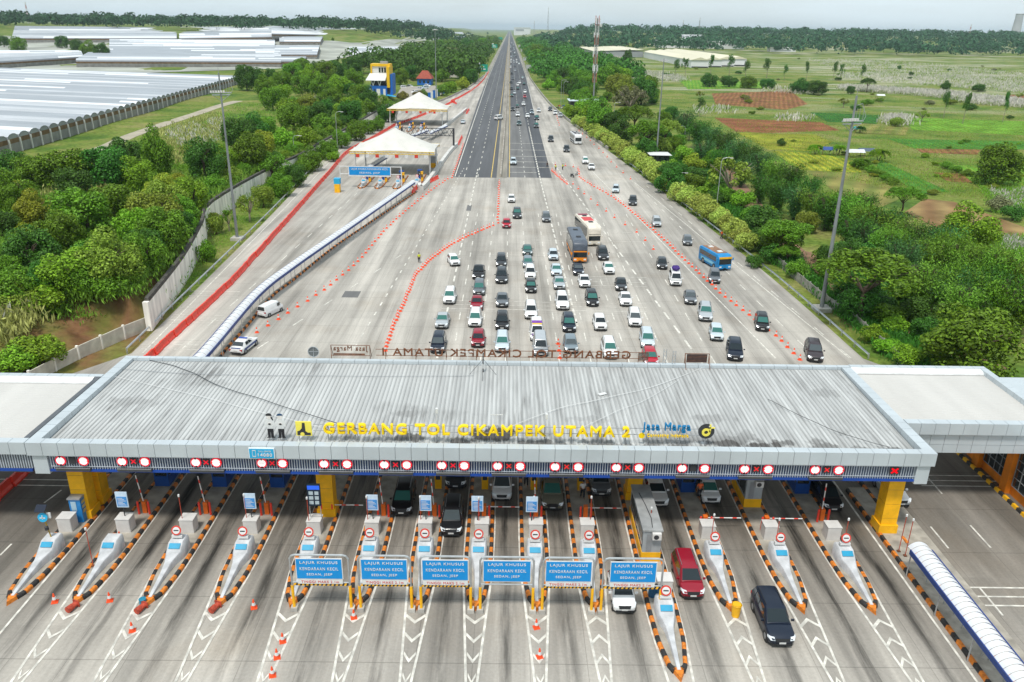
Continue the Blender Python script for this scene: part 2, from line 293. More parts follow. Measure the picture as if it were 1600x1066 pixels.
def markings():
    w=MB(); yl=MB(); z=.008
    def dash(x0,y0,x1,y1,on=3,off=5,wd=.16,zz=z):
        L=math.hypot(x1-x0,y1-y0); t=0
        while t<L:
            e=min(t+on,L); f=lambda s:(x0+(x1-x0)*s/L,y0+(y1-y0)*s/L)
            w.strip([f(t),f(e)],wd,zz); t+=on+off
    # highway lanes
    for x in (-11.6,-8.0): dash(x,214,x-.6,1500,4,7,.2,.012)
    dash(4.6,214,4.4,430,3,5,.16,.016); dash(4.4,430,4.6,1500,4,7,.2,.012); dash(8.6,214,8.3,330,3,1.4,.34,.016); dash(8.3,330,9.4,1500,4,7,.2,.012); dash(9.6,100,8.6,213,3,1.4,.3)
    w.strip([(-14.1,214),(-16.6,700),(-16.6,6000)],.25,.012); yl.strip([(-4.4,213),(-3.6,700),(-3.4,6000)],.22,.012); yl.strip([(.45,214),(.6,420),(.7,6000)],.2,.016); w.strip([(11.9,330),(14.1,700),(14.1,6000)],.25,.012)
    # plaza lane dashes: measured rows
    rows=[((553,545),(725,263),1.5,2.6,.2),((683,560),(747,263),3.2,2,.28),((402,545),(640,390),2.6,6,.18)]
    for a,b,on,off,wd in rows:
        a,b=P(*a),P(*b); dash(a.x,a.y,b.x,b.y,on,off,wd)
    for px in (705,750,790,830,875,925,985,1045,1120):      # queue lane lines fanning from the booths
        a=P(px,572); b=P(798+(px-798)*.55,330); dash(a.x,a.y,b.x,b.y,3,5,.16)
    a,b=P(1100,572),P(862,252); dash(a.x,a.y,b.x,b.y,3,2.4,.3)
    a,b=P(1212,560),P(920,262); w.strip([(a.x,a.y),(b.x,b.y)],.16,z)
    for q0,q1 in (((1260,545),(985,280)),((1330,560),(1010,290))):
        a,b=P(*q0),P(*q1); dash(a.x,a.y,b.x,b.y,3,5,.16)
    a,b=P(1335,560),P(995,285); w.strip([(a.x-.6,a.y),(b.x-.6,b.y)],.15,z)
    a,b=P(215,552),P(575,190); w.strip([(a.x+.6,a.y),(P(430,334).x+.8,P(430,334).y),(b.x+.6,b.y)],.16,z)
    a,b=P(285,545),P(560,300); dash(a.x,a.y,b.x,b.y,3,5,.16)
    # rumble bars across the plaza
    for py,x0,x1 in ((432,890,1010),(440,890,1010),(446,890,1010),(470,690,1010),(476,690,1010),(482,690,1010),(398,770,880),(375,830,1010),(362,880,1000),(545,220,330),(538,220,330),(500,262,350),(492,270,352),(462,295,372),(455,300,375)):
        a,b=P(x0,py),P(x1,py+(x1-x0)*.0166); w.strip([(a.x,a.y),(b.x,b.y)],.12,.012)
    for y in (222,231,241,252,266,282): w.strip([(.6,y),(17 if y>225 else 8,y)],.35,.02)
    # lane edge lines and hatched gores of each island
    for i,x in enumerate(NX[1:14],1):
        y0=37.8 if i==10 else 44.0
        w.strip([(x-.15,y0-9.5),(x-.75,y0-.4),(x-1.05,y0+4),(x-1.12,y0+8),(x-1.12,84)],.16,z); w.strip([(x+.15,y0-9.5),(x+.75,y0-.4),(x+1.05,y0+4),(x+1.12,y0+8),(x+1.12,84)],.16,z)
        if i!=10:
            for k in range(4):
                yy=y0-.9-k*1.75; hw=.68*(yy-(y0-9.5))/9.1
                f=1 if i<9 else -1; ym=yy-.13
                for s in (-1,1): w.add([(x,ym-.49*f,.024),(x,ym-.17*f,.024),(x+s*hw,ym+.48*f,.024),(x+s*hw,ym+.18*f,.024)],[(0,1,2,3) if s*f<0 else (0,3,2,1)])
    x=NX[0]; w.strip([(x+1.1,30),(x+1.1,84)],.16,z); x=NX[14]; w.strip([(x-1.1,30),(x-1.1,84)],.16,z)
    # side carriageways left and right of the booths
    for px,py,qx,qy in ((0,868,18,850),(69,786,96,766),(1454,823,1482,857),(1516,821,1548,856),(1530,918,1567,962),(1450,747,1472,772)):
        a,b=P(px,py),P(qx,qy); w.strip([(a.x,a.y),(b.x,b.y)],.14,z)
    for py in (918,932,946): a=P(1495,py); w.strip([(a.x,a.y),(a.x+14,a.y)],.15,z)
    for py in (743,751,759): a=P(1440,py); w.strip([(a.x,a.y),(a.x+7,a.y)],.12,z)
    for py in (749,758): a=P(0,py); w.strip([(a.x,a.y),(a.x+6,a.y)],.12,z)
    struct(w.build('white_road_markings',LINE)); struct(yl.build('yellow_road_markings',LINEY))
    d=MB()
    for px,py,sx,sy in ((549,460,1.2,1.5),(733,325,.5,3)): a=P(px,py); d.bx(a.x-sx,a.x+sx,a.y-sy,a.y+sy,.004,.010)
    struct(d.build('pavement_repair_patch',ASPH3))
markings()
# ---------------------------------------------------------------- main canopy
CX0,CX1,CY0,CY1=-35.2,32.1,52.0,68.8
def roofmat():
    m=bpy.data.materials.new('roof_sheet'); m.use_nodes=True; n=m.node_tree.nodes; l=m.node_tree.links; b=n['Principled BSDF']; b.inputs['Roughness'].default_value=.6; b.inputs['Metallic'].default_value=.1
    geo=n.new('ShaderNodeNewGeometry'); sx=n.new('ShaderNodeSeparateXYZ'); l.new(geo.outputs['Position'],sx.inputs['Vector'])
    def N(sc,det,st):
        mp=n.new('ShaderNodeMapping'); mp.inputs['Scale'].default_value=st; l.new(geo.outputs['Position'],mp.inputs['Vector'])
        z=n.new('ShaderNodeTexNoise'); z.inputs['Scale'].default_value=sc; z.inputs['Detail'].default_value=det; l.new(mp.outputs['Vector'],z.inputs['Vector']); return z.outputs['Fac']
    def mr(f,a,b_,c,d):
        q=n.new('ShaderNodeMapRange'); q.inputs['From Min'].default_value=a; q.inputs['From Max'].default_value=b_; q.inputs['To Min'].default_value=c; q.inputs['To Max'].default_value=d; l.new(f,q.inputs['Value']); return q.outputs['Result']
    def M(op,a,c):
        q=n.new('ShaderNodeMath'); q.operation=op
        for i,v in enumerate((a,c)):
            if isinstance(v,(int,float)): q.inputs[i].default_value=v
            else: l.new(v,q.inputs[i])
        return q.outputs[0]
    y=sx.outputs['Y']; x=sx.outputs['X']
    gx=M('FRACT',M('DIVIDE',M('SUBTRACT',x,CX0+.7),.36),0.); groove=mr(M('ABSOLUTE',M('SUBTRACT',gx,.31),0.),.2,.34,1,.80)
    front=mr(y,54.2,57.6,1,0); right=mr(x,-12,8,.15,.8)
    streak=mr(N(1.2,6,(2.2,.16,1)),.42,.72,0,1); patch=mr(N(.16,6,(1,.7,1)),.52,.62,0,1); blackp=mr(N(.42,6,(1,.8,1)),.49,.54,0,1)
    d=M('MULTIPLY',M('MULTIPLY',streak,.5),right)
    d=M('MAXIMUM',d,M('MULTIPLY',M('MULTIPLY',patch,streak),.75))
    nz2=N(.9,6,(1.4,.6,1)); pat=None
    for px,py,rx,ry,k in ((640,682,1.6,.6,.85),(575,690,1.3,.4,.5),(712,688,1.6,.9,.9),(775,676,2.6,1.1,1),(840,690,1.6,.6,.8),(1128,692,1.3,.7,.9),(1182,694,1.8,.9,.95),(1225,690,1.0,.6,.7),(1395,702,1.4,.6,.8),(1345,700,1.2,.5,.5),(545,680,.6,.5,.6),(640,645,1.6,.7,.4),(1110,655,2.0,.9,.35),(330,600,2.4,.8,.22),(210,628,2.4,1.0,.3),(1290,615,2.,.9,.3),(930,655,2.2,.6,.25)):
        q=P(px,py,7.6); dx=M('MULTIPLY',M('SUBTRACT',x,q.x),1/rx); dy=M('MULTIPLY',M('SUBTRACT',y,q.y),1/ry); dd=M('ADD',M('SQRT',M('ADD',M('MULTIPLY',dx,dx),M('MULTIPLY',dy,dy)),0.),M('MULTIPLY',M('SUBTRACT',nz2,.5),3.2)); t=M('MULTIPLY',mr(dd,.55,.95,1,0),k); pat=t if pat is None else M('MAXIMUM',pat,t)
    d=M('MAXIMUM',d,pat)
    d=M('MAXIMUM',d,M('MULTIPLY',M('MULTIPLY',blackp,front),M('MULTIPLY',right,.85)))
    d=M('MAXIMUM',d,M('MULTIPLY',M('MULTIPLY',streak,mr(y,53,59,1,0)),.6))
    mx=n.new('ShaderNodeMix'); mx.data_type='RGBA'; mx.inputs['A'].default_value=(.50,.505,.49,1); mx.inputs['B'].default_value=(.07,.062,.055,1); l.new(d,mx.inputs['Factor'])
    sc=n.new('ShaderNodeVectorMath'); sc.operation='SCALE'; l.new(mx.outputs['Result'],sc.inputs[0]); l.new(M('MULTIPLY',groove,mr(N(.9,4,(1,.05,1)),.3,.7,.84,1.12)),sc.inputs['Scale']); l.new(sc.outputs['Vector'],b.inputs['Base Color']); return m
ROOF=roofmat(); ROOFW=mat('white_roof_sheet',(.52,.505,.475),.6,var=.06,scale=.5,stretch=(1,.15,1)); SLAT=mat('louvre_slat',(.46,.50,.55),.45,.2,var=.08); LBACK=mat('louvre_back',(.04,.075,.18),.6); RIMB=mat('blue_rim',(.012,.06,.3),.4); SOFFIT=mat('soffit',(.3,.3,.29),.8)
SEAM=mat('cladding_seam',(.1,.11,.12),.8)
def corrugated(x0,x1,y0,y1,z0,z1,pitch,axis_='x',h=.05):
    """ribbed sheet, ribs run along Y (axis 'x') or along X (axis 'y')"""
    a0,a1=(x0,x1) if axis_=='x' else (y0,y1); pr=[]; t=a0
    while t<a1-pitch*.5: pr+=[(t,0),(t+pitch*.62,0),(t+pitch*.70,h),(t+pitch*.92,h)]; t+=pitch
    pr.append((a1,0)); v=[]
    for a,dz in pr:
        if axis_=='x': v+=[(a,y0,z0+dz),(a,y1,z1+dz)]
        else:
            z=z0+(z1-z0)*(a-y0)/(y1-y0)+dz; v+=[(x0,a,z),(x1,a,z)]
    mb=MB(); fs=[(2*i,2*i+2,2*i+3,2*i+1) for i in range(len(pr)-1)]
    if axis_=='y': fs=[f[::-1] for f in fs]
    return mb.add(v,fs)
def panels(mb,a0,a1,fn,n,gap=.03):
    st=(a1-a0)/n
    for i in range(n): fn(mb,a0+i*st+gap/2,a0+(i+1)*st-gap/2)
canopy=thing('toll_canopy','wide grey ribbed metal toll canopy with silver edge and louvred front','toll canopy',(0,60,0))
def build_canopy():
    T=canopy; off=(0,-60,0)
    def B(mb,name,m,par=T,sm=None): return mb.build(name,m,par,sm,off)
    B(corrugated(CX0+.7,CX1-.7,CY0+.75,CY1-.55,7.45,7.72,.36),'roof_sheet',ROOF)
    p=MB()
    panels(p,CX0-.2,CX1+.2,lambda b,a,c:b.bx(a,c,CY0,CY0+.72,6.95,8.02),57)
    panels(p,CX0-.2,CX1+.2,lambda b,a,c:b.bx(a,c,CY1-.5,CY1,6.9,8.02),57)
    for x0,x1 in ((CX0-.2,CX0+.65),(CX1-.65,CX1+.2)): panels(p,CY0+.74,CY1-.52,lambda b,a,c:b.bx(x0,x1,a,c,6.95,8.0),14)
    B(p,'parapet',SILVER)
    s=MB(); s.bx(CX0,CX1,CY0+.1,CY0+.6,6.98,7.97); s.bx(CX0,CX1,CY1-.42,CY1-.08,6.98,7.97); s.bx(CX0-.1,CX0+.55,CY0+.6,CY1-.45,6.98,7.95); s.bx(CX1-.55,CX1+.1,CY0+.6,CY1-.45,6.98,7.95); B(s,'parapet_frame',SEAM)
    B(MB().bx(CX0+.4,CX1-.4,CY0+.65,CY1-.4,6.6,6.75),'ceiling',SOFFIT)
    B(MB().bx(CX0,CX1,CY0+.5,CY0+.6,5.62,6.95).bx(CX0,CX0+.1,CY0+.6,CY1-.5,5.62,6.95).bx(CX1-.1,CX1,CY0+.6,CY1-.5,5.62,6.95),'louvre_backing',LBACK)
    b=MB(); x=CX0+1.2
    while x<CX1-.9: b.bx(x,x+.06,CY0+.34,CY0+.46,5.66,6.9); x+=.19
    for z in (6.72,5.86): b.bx(CX0+1.2,CX1-.9,CY0+.3,CY0+.34,z,z+.05)
    B(b,'louvre_slats',SLAT)
    B(MB().bx(CX0,CX1,CY0+.25,CY0+.62,5.47,5.62),'blue_rim',RIMB)
    for x0,x1 in ((CX0,CX0+1.1),(CX1-1,CX1)): B(MB().bx(x0,x1,CY0+.2,CY0+.75,5.3,6.93),'corner_post',SILVER)
    e=MB()
    for x in np.arange(CX0+2,CX1-1,4.2):
        e.bx(x-.15,x+.15,CY0+.7,CY1-.6,6.2,6.6)
    B(e,'roof_beam',GREY)
    for cx,cys in ((-33.4,(54.6,56.6)),(-14.2,(55.2,)),(11.0,(58.2,)),(30.5,(53.9,))):
        for cy in cys:
            c=MB(); w=.62
            for k in range(5): c.bx(cx-w,cx+w,cy-w,cy+w,.2+k*1.3,.2+(k+1)*1.3-.03)
            c.bx(cx-w+.03,cx+w-.03,cy-w+.03,cy+w-.03,.15,6.7,1)
            c.prism([(cx-w-.12,cy-w-.12),(cx+w+.12,cy-w-.12),(cx+w+.12,cy+w+.12),(cx-w-.12,cy+w+.12)],.15,.9)
            B(c,'column',[YELLOW,SEAM])
    for cx in (-33.4,-14.2,11.,30.5):
        c=MB()
        for cy in (66.2,): 
            for k in range(5): c.bx(cx-.5,cx+.5,cy-.5,cy+.5,.2+k*1.3,.2+(k+1)*1.3-.03)
        B(c,'column',[YELLOW])
build_canopy()
def wing(name,label,x0,x1,y0,y1,lower):
    T=thing(name,label,'canopy',((x0+x1)/2,(y0+y1)/2,0)); off=(-(x0+x1)/2,-(y0+y1)/2,0)
    B=lambda mb,nm,m:mb.build(nm,m,T,None,off)
    B(corrugated(x0,x1-(.6 if lower else 0),y0+.75,y1-.9,7.5,7.55,.34,'y',.035),'roof_sheet',ROOFW)
    p=MB(); panels(p,x0,x1,lambda b,a,c:b.bx(a,c,y0,y0+.74,7.0,8.0),max(4,int((x1-x0)/1.15))); panels(p,x0,x1,lambda b,a,c:b.bx(a,c,y1-.5,y1,6.9,8.0),int((x1-x0)/1.15))
    if lower:
        panels(p,x0,x1,lambda b,a,c:b.bx(a,c,y0+.3,y0+.74,5.95,6.97),int((x1-x0)/1.15)); panels(p,x0,x1,lambda b,a,c:b.bx(a,c,y0+.3,y0+.74,5.2,5.92),int((x1-x0)/1.15))
        panels(p,y0+.76,y1-.52,lambda b,a,c:b.bx(x1-.6,x1,a,c,6.9,8.0),10)
    B(p,'parapet',SILVER); B(MB().bx(x0,x1-.08,y0+.34,y0+.7,5.3,7.95).bx(x0,x1-.05,y1-.45,y1-.05,6.95,7.95).bx(x1-.5,x1-.08,y0+.7,y1-.4,6.95,7.95),'parapet_frame',SEAM)
    g=MB(); n=10
    for i in range(n):       # white gutter cowl along the rear edge
        a,c=PI/2*i/n,PI/2*(i+1)/n; f=lambda t:(y1-1.3+.8*math.sin(t)*1.0,7.95-.42+.42*(1-math.cos(t))*0+.0)
        g.add([(x0,y1-.5-.75*math.cos(a),7.58+.38*math.sin(a)),(x1-.6,y1-.5-.75*math.cos(a),7.58+.38*math.sin(a)),(x1-.6,y1-.5-.75*math.cos(c),7.58+.38*math.sin(c)),(x0,y1-.5-.75*math.cos(c),7.58+.38*math.sin(c))],[(0,1,2,3)])
    B(g,'rear_cowl',WHITE); B(MB().bx(x0,x1-.2,y0+.8,y1-.6,6.55,6.7),'ceiling',SOFFIT)
    return T,B
T,B=wing('side_canopy','white ribbed flat roof wing joined to right end of the toll canopy',CX1+.25,45.2,57.0,69.,True)
B(MB().bx(44.2,45.0,58,68.6,.1,6.5),'support_wall',ORANGE)
T,B=wing('side_canopy','white ribbed flat roof wing joined to left end of the toll canopy',-64,CX0-.25,52.05,64.6,False)
b=MB(); x=-64
while x<CX0-.3: b.bx(x,x+.075,52.36,52.48,5.66,6.9); x+=.19
B(b,'louvre_slats',SLAT); B(MB().bx(-64,CX0-.25,52.5,52.6,5.62,7),'louvre_backing',LBACK); B(MB().bx(-64,CX0-.25,52.3,52.62,5.42,5.62),'blue_rim',RIMB)
B(MB().bx(-63,-61.6,56,62,0,6.6),'support_wall',ORANGE)
# orange office under the right wing
T=thing('toll_office','orange toll office with gridded dark windows under the right wing roof','office',(49,56,0))
def office():
    B=lambda mb,nm,m:mb.build(nm,m,T,None,(-49,-56,0))
    B(MB().bx(44.0,58,47,73,0,4.9),'wall',ORANGE); B(MB().bx(43.85,58.1,46.9,73,4.9,5.15),'roof',SILVER)
    for y in (50.5,55.2,60.,64.4,69): B(MB().bx(43.55,44.0,y-.45,y+.45,0,4.9),'pilaster',ORANGE)
    for y0,y1 in ((51.1,54.6),(55.8,59.4),(60.6,63.8),(65,68.4)):
        f=MB(); f.bx(43.93,43.99,y0,y1,.9,4.3)
        w=B(f,'window',GLASS); g=MB()
        for k in range(5): yy=y0+(y1-y0)*k/4; g.bx(43.88,43.925,yy-.03,yy+.03,.9,4.3)
        for k in range(5): zz=.9+3.4*k/4; g.bx(43.89,43.925,y0,y1,zz-.03,zz+.03)
        o=g.build('window_frame',GREY,w)
office()
def kerb_run(pts,name,label,cat,mats,seg=.65,w=.3,h=.26,group=None):
    """striped kerb along a polyline"""
    mb=MB(); L=plen(pts); n=int(L/seg)
    for i in range(n):
        a,d=interp(pts,i*seg); b,_=interp(pts,(i+1)*seg); nn=Vector((-d.y,d.x,0))*w/2
        v=[a-nn,b-nn,b+nn,a+nn]; t=[p+Vector((0,0,h)) for p in (a-nn*.7,b-nn*.7,b+nn*.7,a+nn*.7)]
        mb.add(v+t,[(4,7,6,5) if False else (4,5,6,7),(0,1,5,4),(1,2,6,5),(2,3,7,6),(3,0,4,7)],i%2)
    return tag(mb.build(name,mats),label,cat,group)
kerb_run(V2((43.2,44),(43.2,72)),'striped_kerb','yellow and black kerb along the foot of the orange toll office','kerb',[YELLOW,KBLACK])
# ---- lettering and figures standing on the roof
LY=mat('letter_yellow',(.9,.62,.004),.45,var=.05); LBLUE=mat('letter_blue',(.008,.17,.36),.45); LCREAM=mat('logo_yellow',(.85,.72,.1),.5,var=.05)
def roof_sign(name,label,cat,x,y): return thing(name,label,cat,(x,y,7.6))
def rails(T,x0,x1,zs,legs,m=GREY,y=.12):
    r=MB()
    for z in zs: r.tube((x0,y,z),(x1,y,z),.03)
    T_=r.build('rail',m,T)
    for x in legs:
        q=MB(); q.tube((x,y,-.1),(x,y,max(zs)),.03); q.tube((x,y,max(zs)),(x,y+.8,-.08),.025); q.build('support_leg',m,T)
yS=53.75
a,b=P(500,681,8.6),P(989,690,8.6)
xa,xb=P(500,681,8.6).x,P(989,690,8.6).x
T=roof_sign('roof_lettering','raised yellow capital letters GERBANG TOL CIKAMPEK UTAMA 2 along the canopy front','lettering',(xa+xb)/2,yS)
text('lettering','GERBANG TOL CIKAMPEK UTAMA 2',xb-xa,.88,LY,T,(0,0,1.03),FRONT,.08,.034)
rails(T,-(xb-xa)/2-.8,(xb-xa)/2+.5,(.75,1.28),np.linspace(-(xb-xa)/2+.3,(xb-xa)/2-.3,12))
xa,xb=P(1004,680,8.8).x,P(1080,680,8.8).x
T=roof_sign('company_lettering','blue Jasa Marga lettering over a yellow line of smaller words on the roof','lettering',(xa+xb)/2,yS)
text('lettering','Jasa Marga',xb-xa,.85,LBLUE,T,(.1,0,1.42),FRONT,.06,.03); text('lettering','Connecting Indonesia',(xb-xa)*.86,.36,LY,T,(.25,0,.72),FRONT,.04,.02)
q=MB(); q.disc((-(xb-xa)/2+.1,.03,.72),.24,(0,-1,0),14); q.build('emblem',LY,T); rails(T,-(xb-xa)/2-.5,(xb-xa)/2+1.5,(.75,1.28),(-1.2,1.2))
x=P(1107,682,8.7).x
T=roof_sign('round_emblem','round black and yellow looped emblem sign at right end of the roof lettering','emblem',x,yS)
def ring(mb,r0,r1,a0,a1,y,cx=0,cz=1.15,n=26,th=.06,m=0):
    for i in range(n):
        t,u=a0+(a1-a0)*i/n,a0+(a1-a0)*(i+1)/n; q=lambda r,s,yy:(cx+r*math.cos(s),yy,cz+r*math.sin(s))
        v=[q(r0,t,y),q(r1,t,y),q(r1,u,y),q(r0,u,y),q(r0,t,y+th),q(r1,t,y+th),q(r1,u,y+th),q(r0,u,y+th)]
        mb.add(v,[(0,1,2,3),(4,7,6,5),(1,5,6,2),(0,3,7,4)],m)
g=MB(); ring(g,.38,.62,R_(70),R_(385),0); ring(g,0,.385,0,2*PI,.0,.0,1.15,26); g.build('black_ring',DARK,T)
g=MB(); ring(g,.15,.33,0,2*PI,-.05,-.02,1.08); g.bx(.2,.32,-.05,.0,1.1,1.75); g.bx(.2,.62,-.05,.0,1.42,1.52); g.build('yellow_loop',LCREAM,T)
g=MB(); g.tube((0,.08,-.1),(0,.08,1.0),.035); g.build('support_leg',GREY,T)
x=P(472,676,8.5).x
T=roof_sign('square_emblem','square yellow emblem board with black curved shape at left of roof lettering','emblem',x,yS)
MB().bx(-.6,.6,0,.08,.35,1.55).build('board',LCREAM,T)
g=MB(); poly=[(-.5,.42),(.5,.42),(.5,.62),(.3,.62),(.12,.75),(.1,1.45),(-.1,1.45),(-.14,1.0),(-.3,.8),(-.5,.72)]
g.add([(px,-.02,pz) for px,pz in poly]+[(px,.0,pz) for px,pz in poly],[tuple(range(10))]+[(i,(i+1)%10,10+(i+1)%10,10+i) for i in range(10)]); g.disc((.0,-.02,.5),.0001,(0,-1,0),6); g.build('black_shape',DARK,T)
g=MB(); g.disc((-.12,-.02,.5),.16,(0,-1,0),14,0,.02); g.build('yellow_spot',LCREAM,T)
g=MB(); g.tube((-.4,.05,-.1),(-.4,.05,.4),.03).tube((.4,.05,-.1),(.4,.05,.4),.03); g.build('support_leg',GREY,T)
# two flat cut-out board figures of toll staff
SKIN=mat('board_pale',(.7,.66,.62),.6); HAIR=mat('board_black',(.02,.02,.022),.6); CAPB=mat('board_navy',(.012,.06,.14),.6)
def figure(px,label,male):
    x=P(px,683,8).x; T=roof_sign('cutout_figure',label,'cutout board',x,yS); y0,y1=0,.05
    def flat(poly,nm,m,dy=0): n=len(poly); g=MB(); g.add([(a,y0-dy,c) for a,c in poly]+[(a,y1-dy,c) for a,c in poly],[tuple(range(n)),tuple(range(n,2*n))[::-1]]+[(i,n+i,n+(i+1)%n,(i+1)%n) for i in range(n)]); return g.build(nm,m,T)
    circ=lambda cx,cz,rx,rz,a=0,b=2*PI,n=14:[(cx+rx*math.cos(a+(b-a)*i/n),cz+rz*math.sin(a+(b-a)*i/n)) for i in range(n if b-a>6 else n+1)]
    flat([(-.20,.18),(-.03,.18),(.0,.85),(.03,.18),(.22,.18),(.24,.95),(-.22,.95)],'trousers',HAIR)
    flat([(-.32,.14),(-.02,.14),(-.04,.22),(-.2,.24)],'shoe',HAIR,.01); flat([(.02,.14),(.34,.14),(.22,.24),(.04,.22)],'shoe',HAIR,.01)
    flat([(-.24,.92),(.24,.92),(.26,1.2),(.36,1.05),(.40,1.3),(.30,1.66),(.12,1.74),(-.12,1.74),(-.30,1.66),(-.40,1.3),(-.36,1.05),(-.26,1.2)],'shirt',WHITE,.012)
    flat([(-.17,1.28),(.17,1.28),(.12,1.42),(-.12,1.42)],'hands',SKIN,.03); flat(circ(0,1.33,.1,.07),'phone',HAIR,.045)
    flat(circ(0,1.95,.2,.22),'head',SKIN,.02)
    if male: flat(circ(0,2.05,.225,.15,0,PI,10)+[(-.27,2.03)],'cap',CAPB,.035)
    else: flat(circ(-.01,2.02,.23,.2,0,PI,12),'hair',HAIR,.035); flat([(.16,2.0),(.3,1.7),(.24,1.62),(.12,1.85)],'hair',HAIR,.034)
    g=MB(); g.tube((-.12,.06,-.1),(-.12,.06,.6),.025).tube((.12,.06,-.1),(.12,.06,.6),.025); g.build('support_leg',GREY,T)
figure(421,'flat cut-out board of a dark haired toll attendant with white shirt',False); figure(438,'flat cut-out board of a toll attendant wearing a blue cap',True)
# call centre board on the front edge
p0,p1=P(389,702,7.9),P(426,718,7.1); T=thing('call_centre_sign','light blue CALL CENTER 14080 board on silver canopy edge','sign',((p0.x+p1.x)/2,51.9,7.45))
MB().bx(-.95,.95,-.06,.08,-.42,.44).build('board',mat('white_edge',(.75,.8,.82),.5),T); MB().bx(-.9,.9,-.09,-.065,-.37,.39).build('panel',LIGHTBLUE,T)
text('lettering','14080',1.05,.26,WHITE,T,(.25,-.1,-.1),FRONT,.01,.03); text('lettering','CALL CENTER',.95,.12,WHITE,T,(.25,-.1,.2),FRONT,.01,.01)
g=MB(); g.bx(-.68,-.42,-.1,-.092,-.25,.3); g.bx(-.65,-.45,-.104,-.1,-.18,.24,1); g.build('phone_symbol',[WHITE,LIGHTBLUE],T)
# rear lettering seen from behind, rusty frames
xa,xb=P(597,553,8.6).x,P(985,556,8.6).x
T=thing('rear_roof_lettering','rusty capital letters GERBANG TOL CIKAMPEK UTAMA 1 seen from behind on rear roof edge','lettering',((xa+xb)/2,68.9,8.0))
text('lettering','GERBANG TOL CIKAMPEK UTAMA 1',xb-xa,.78,RUST,T,(0,0,.72),(PI/2,0,PI),.06,.012); rails(T,-(xb-xa)/2-.6,(xb-xa)/2+1,(.4,1.0),np.linspace(-(xb-xa)/2+.3,(xb-xa)/2-.3,9),RUST,-.08)
xa,xb=P(518,550,8.6).x,P(578,552,8.6).x
T=thing('rear_company_lettering','rusty Jasa Marga lettering frame seen from behind on rear roof edge','lettering',((xa+xb)/2,68.9,8.0))
text('lettering','Jasa Marga',xb-xa-.4,.62,RUST,T,(0,0,.95),(PI/2,0,PI),.05,.004); rails(T,-(xb-xa)/2,(xb-xa)/2,(.32,1.35),(-(xb-xa)/2,(xb-xa)/2),RUST,-.06); MB().bx(-(xb-xa)/2+.2,(xb-xa)/2-.5,-.02,.03,.36,.5).build('lower_bar',RUST,T)
x=P(491,548,8.6).x; T=thing('disc_sign','round grey disc sign seen from behind on rear roof edge','sign',(x,68.9,8.0))
MB().disc((0,.05,.62),.5,(0,1,0),26).build('disc',mat('disc_grey',(.14,.15,.15),.6),T); g=MB(); ring(g,.47,.53,0,2*PI,-.02,0,.62); g.bx(-.5,.5,-.0,.05,.6,.64).bx(-.02,.02,0,.05,.1,1.1).tube((0,-.05,-.1),(0,-.05,.3),.03); g.build('frame',STEEL,T)
x=P(1086,556,8.5).x; T=thing('roof_screen','black slatted screen panel standing on rear roof edge','screen',(x,68.7,7.9))
MB().bx(-.95,.95,-.03,.06,.25,1.05).build('panel',DARK,T); g=MB()
for s in (-1.12,1.12): g.tube((s,0,-.4),(s,0,1.15),.04); g.tube((s,0,1.0),(s,-1.0,-.4),.03)
g.tube((-1.12,0,1.12),(1.12,0,1.12),.035)
for k in range(6): g.bx(-.95,.95,-.06,-.035,.3+k*.14,.33+k*.14)
g.build('frame',RUST,T)
x=P(1004,556,8.5).x; T=thing('wire_frame_panel','rusty mesh framed panel on rear roof edge beside the black screen','panel',(x,68.9,8.0))
MB().bx(-.45,.45,0,.03,.2,1.0).build('mesh_panel',mat('wire_mesh',(.14,.12,.1),.7,alpha=.55),T); g=MB()
for s in (-.45,.45): g.tube((s,-.02,-.1),(s,-.02,1.02),.03)
for z in (.2,1.0,.55): g.tube((-.45,-.02,z),(.45,-.02,z),.025)
g.build('frame',RUST,T)
for px,h in ((1032,1.9),(1046,1.7)):
    x=P(px,556,8).x; T=thing('roof_post_pair',('white' if px<1040 else 'grey')+' twin post with cross bars on the rear roof edge','post',(x,68.6,7.6)); g=MB()
    for s in (-.13,.13): g.tube((s,0,-.1),(s,0,h),.035)
    g.build('post',STEEL,T); g=MB()
    for z in (.7,1.2,1.6): g.bx(-.13,.13,-.02,.02,z,z+.04)
    g.build('cross_bar',STEEL,T)
# masts and cables
x=P(755,575,8).x; T=thing('lightning_mast','dark guyed mast on the canopy roof behind rear lettering','mast',(x,66.8,7.6)); MB().tube((0,0,0),(0,0,2.0),.05).build('pole',DARK,T); MB().bx(-.12,.12,-.12,.12,.5,.9).build('junction_box',WHITE,T); g=MB()
for dx,dy in ((-1.3,-.6),(1.3,-.6),(0,-2)): g.tube((0,0,1.4),(dx,dy,0),.02,n=5)
g.build('guy_rod',DARK,T)
for px,py,lab in ((683,676,'white lamp on thin pole in front of roof letters TOL'),(775,680,'thin white T shaped antenna before the roof letters CIKAMPEK'),(853,685,'thin white antenna before the roof letters UTAMA'),(731,578,'thin white T shaped antenna near rear edge of roof')):
    p=P(px,py,7.6); T=thing('roof_antenna',lab,'antenna',(p.x,p.y,7.5)); MB().tube((0,0,0),(0,0,1.9),.025).build('pole',WHITE,T); (MB().bx(-.5,.5,-.025,.025,1.85,1.9) if 'T shaped' in lab else MB().bx(-.09,.09,-.09,.09,1.8,2.2)).build('head',WHITE,T)
p=P(941,616,7.7); tag(MB().box((p.x,p.y,7.72),(.75,.35,.06),.5).build('loose_sheet',WHITE),'small white loose sheet lying on middle of the canopy roof','sheet')
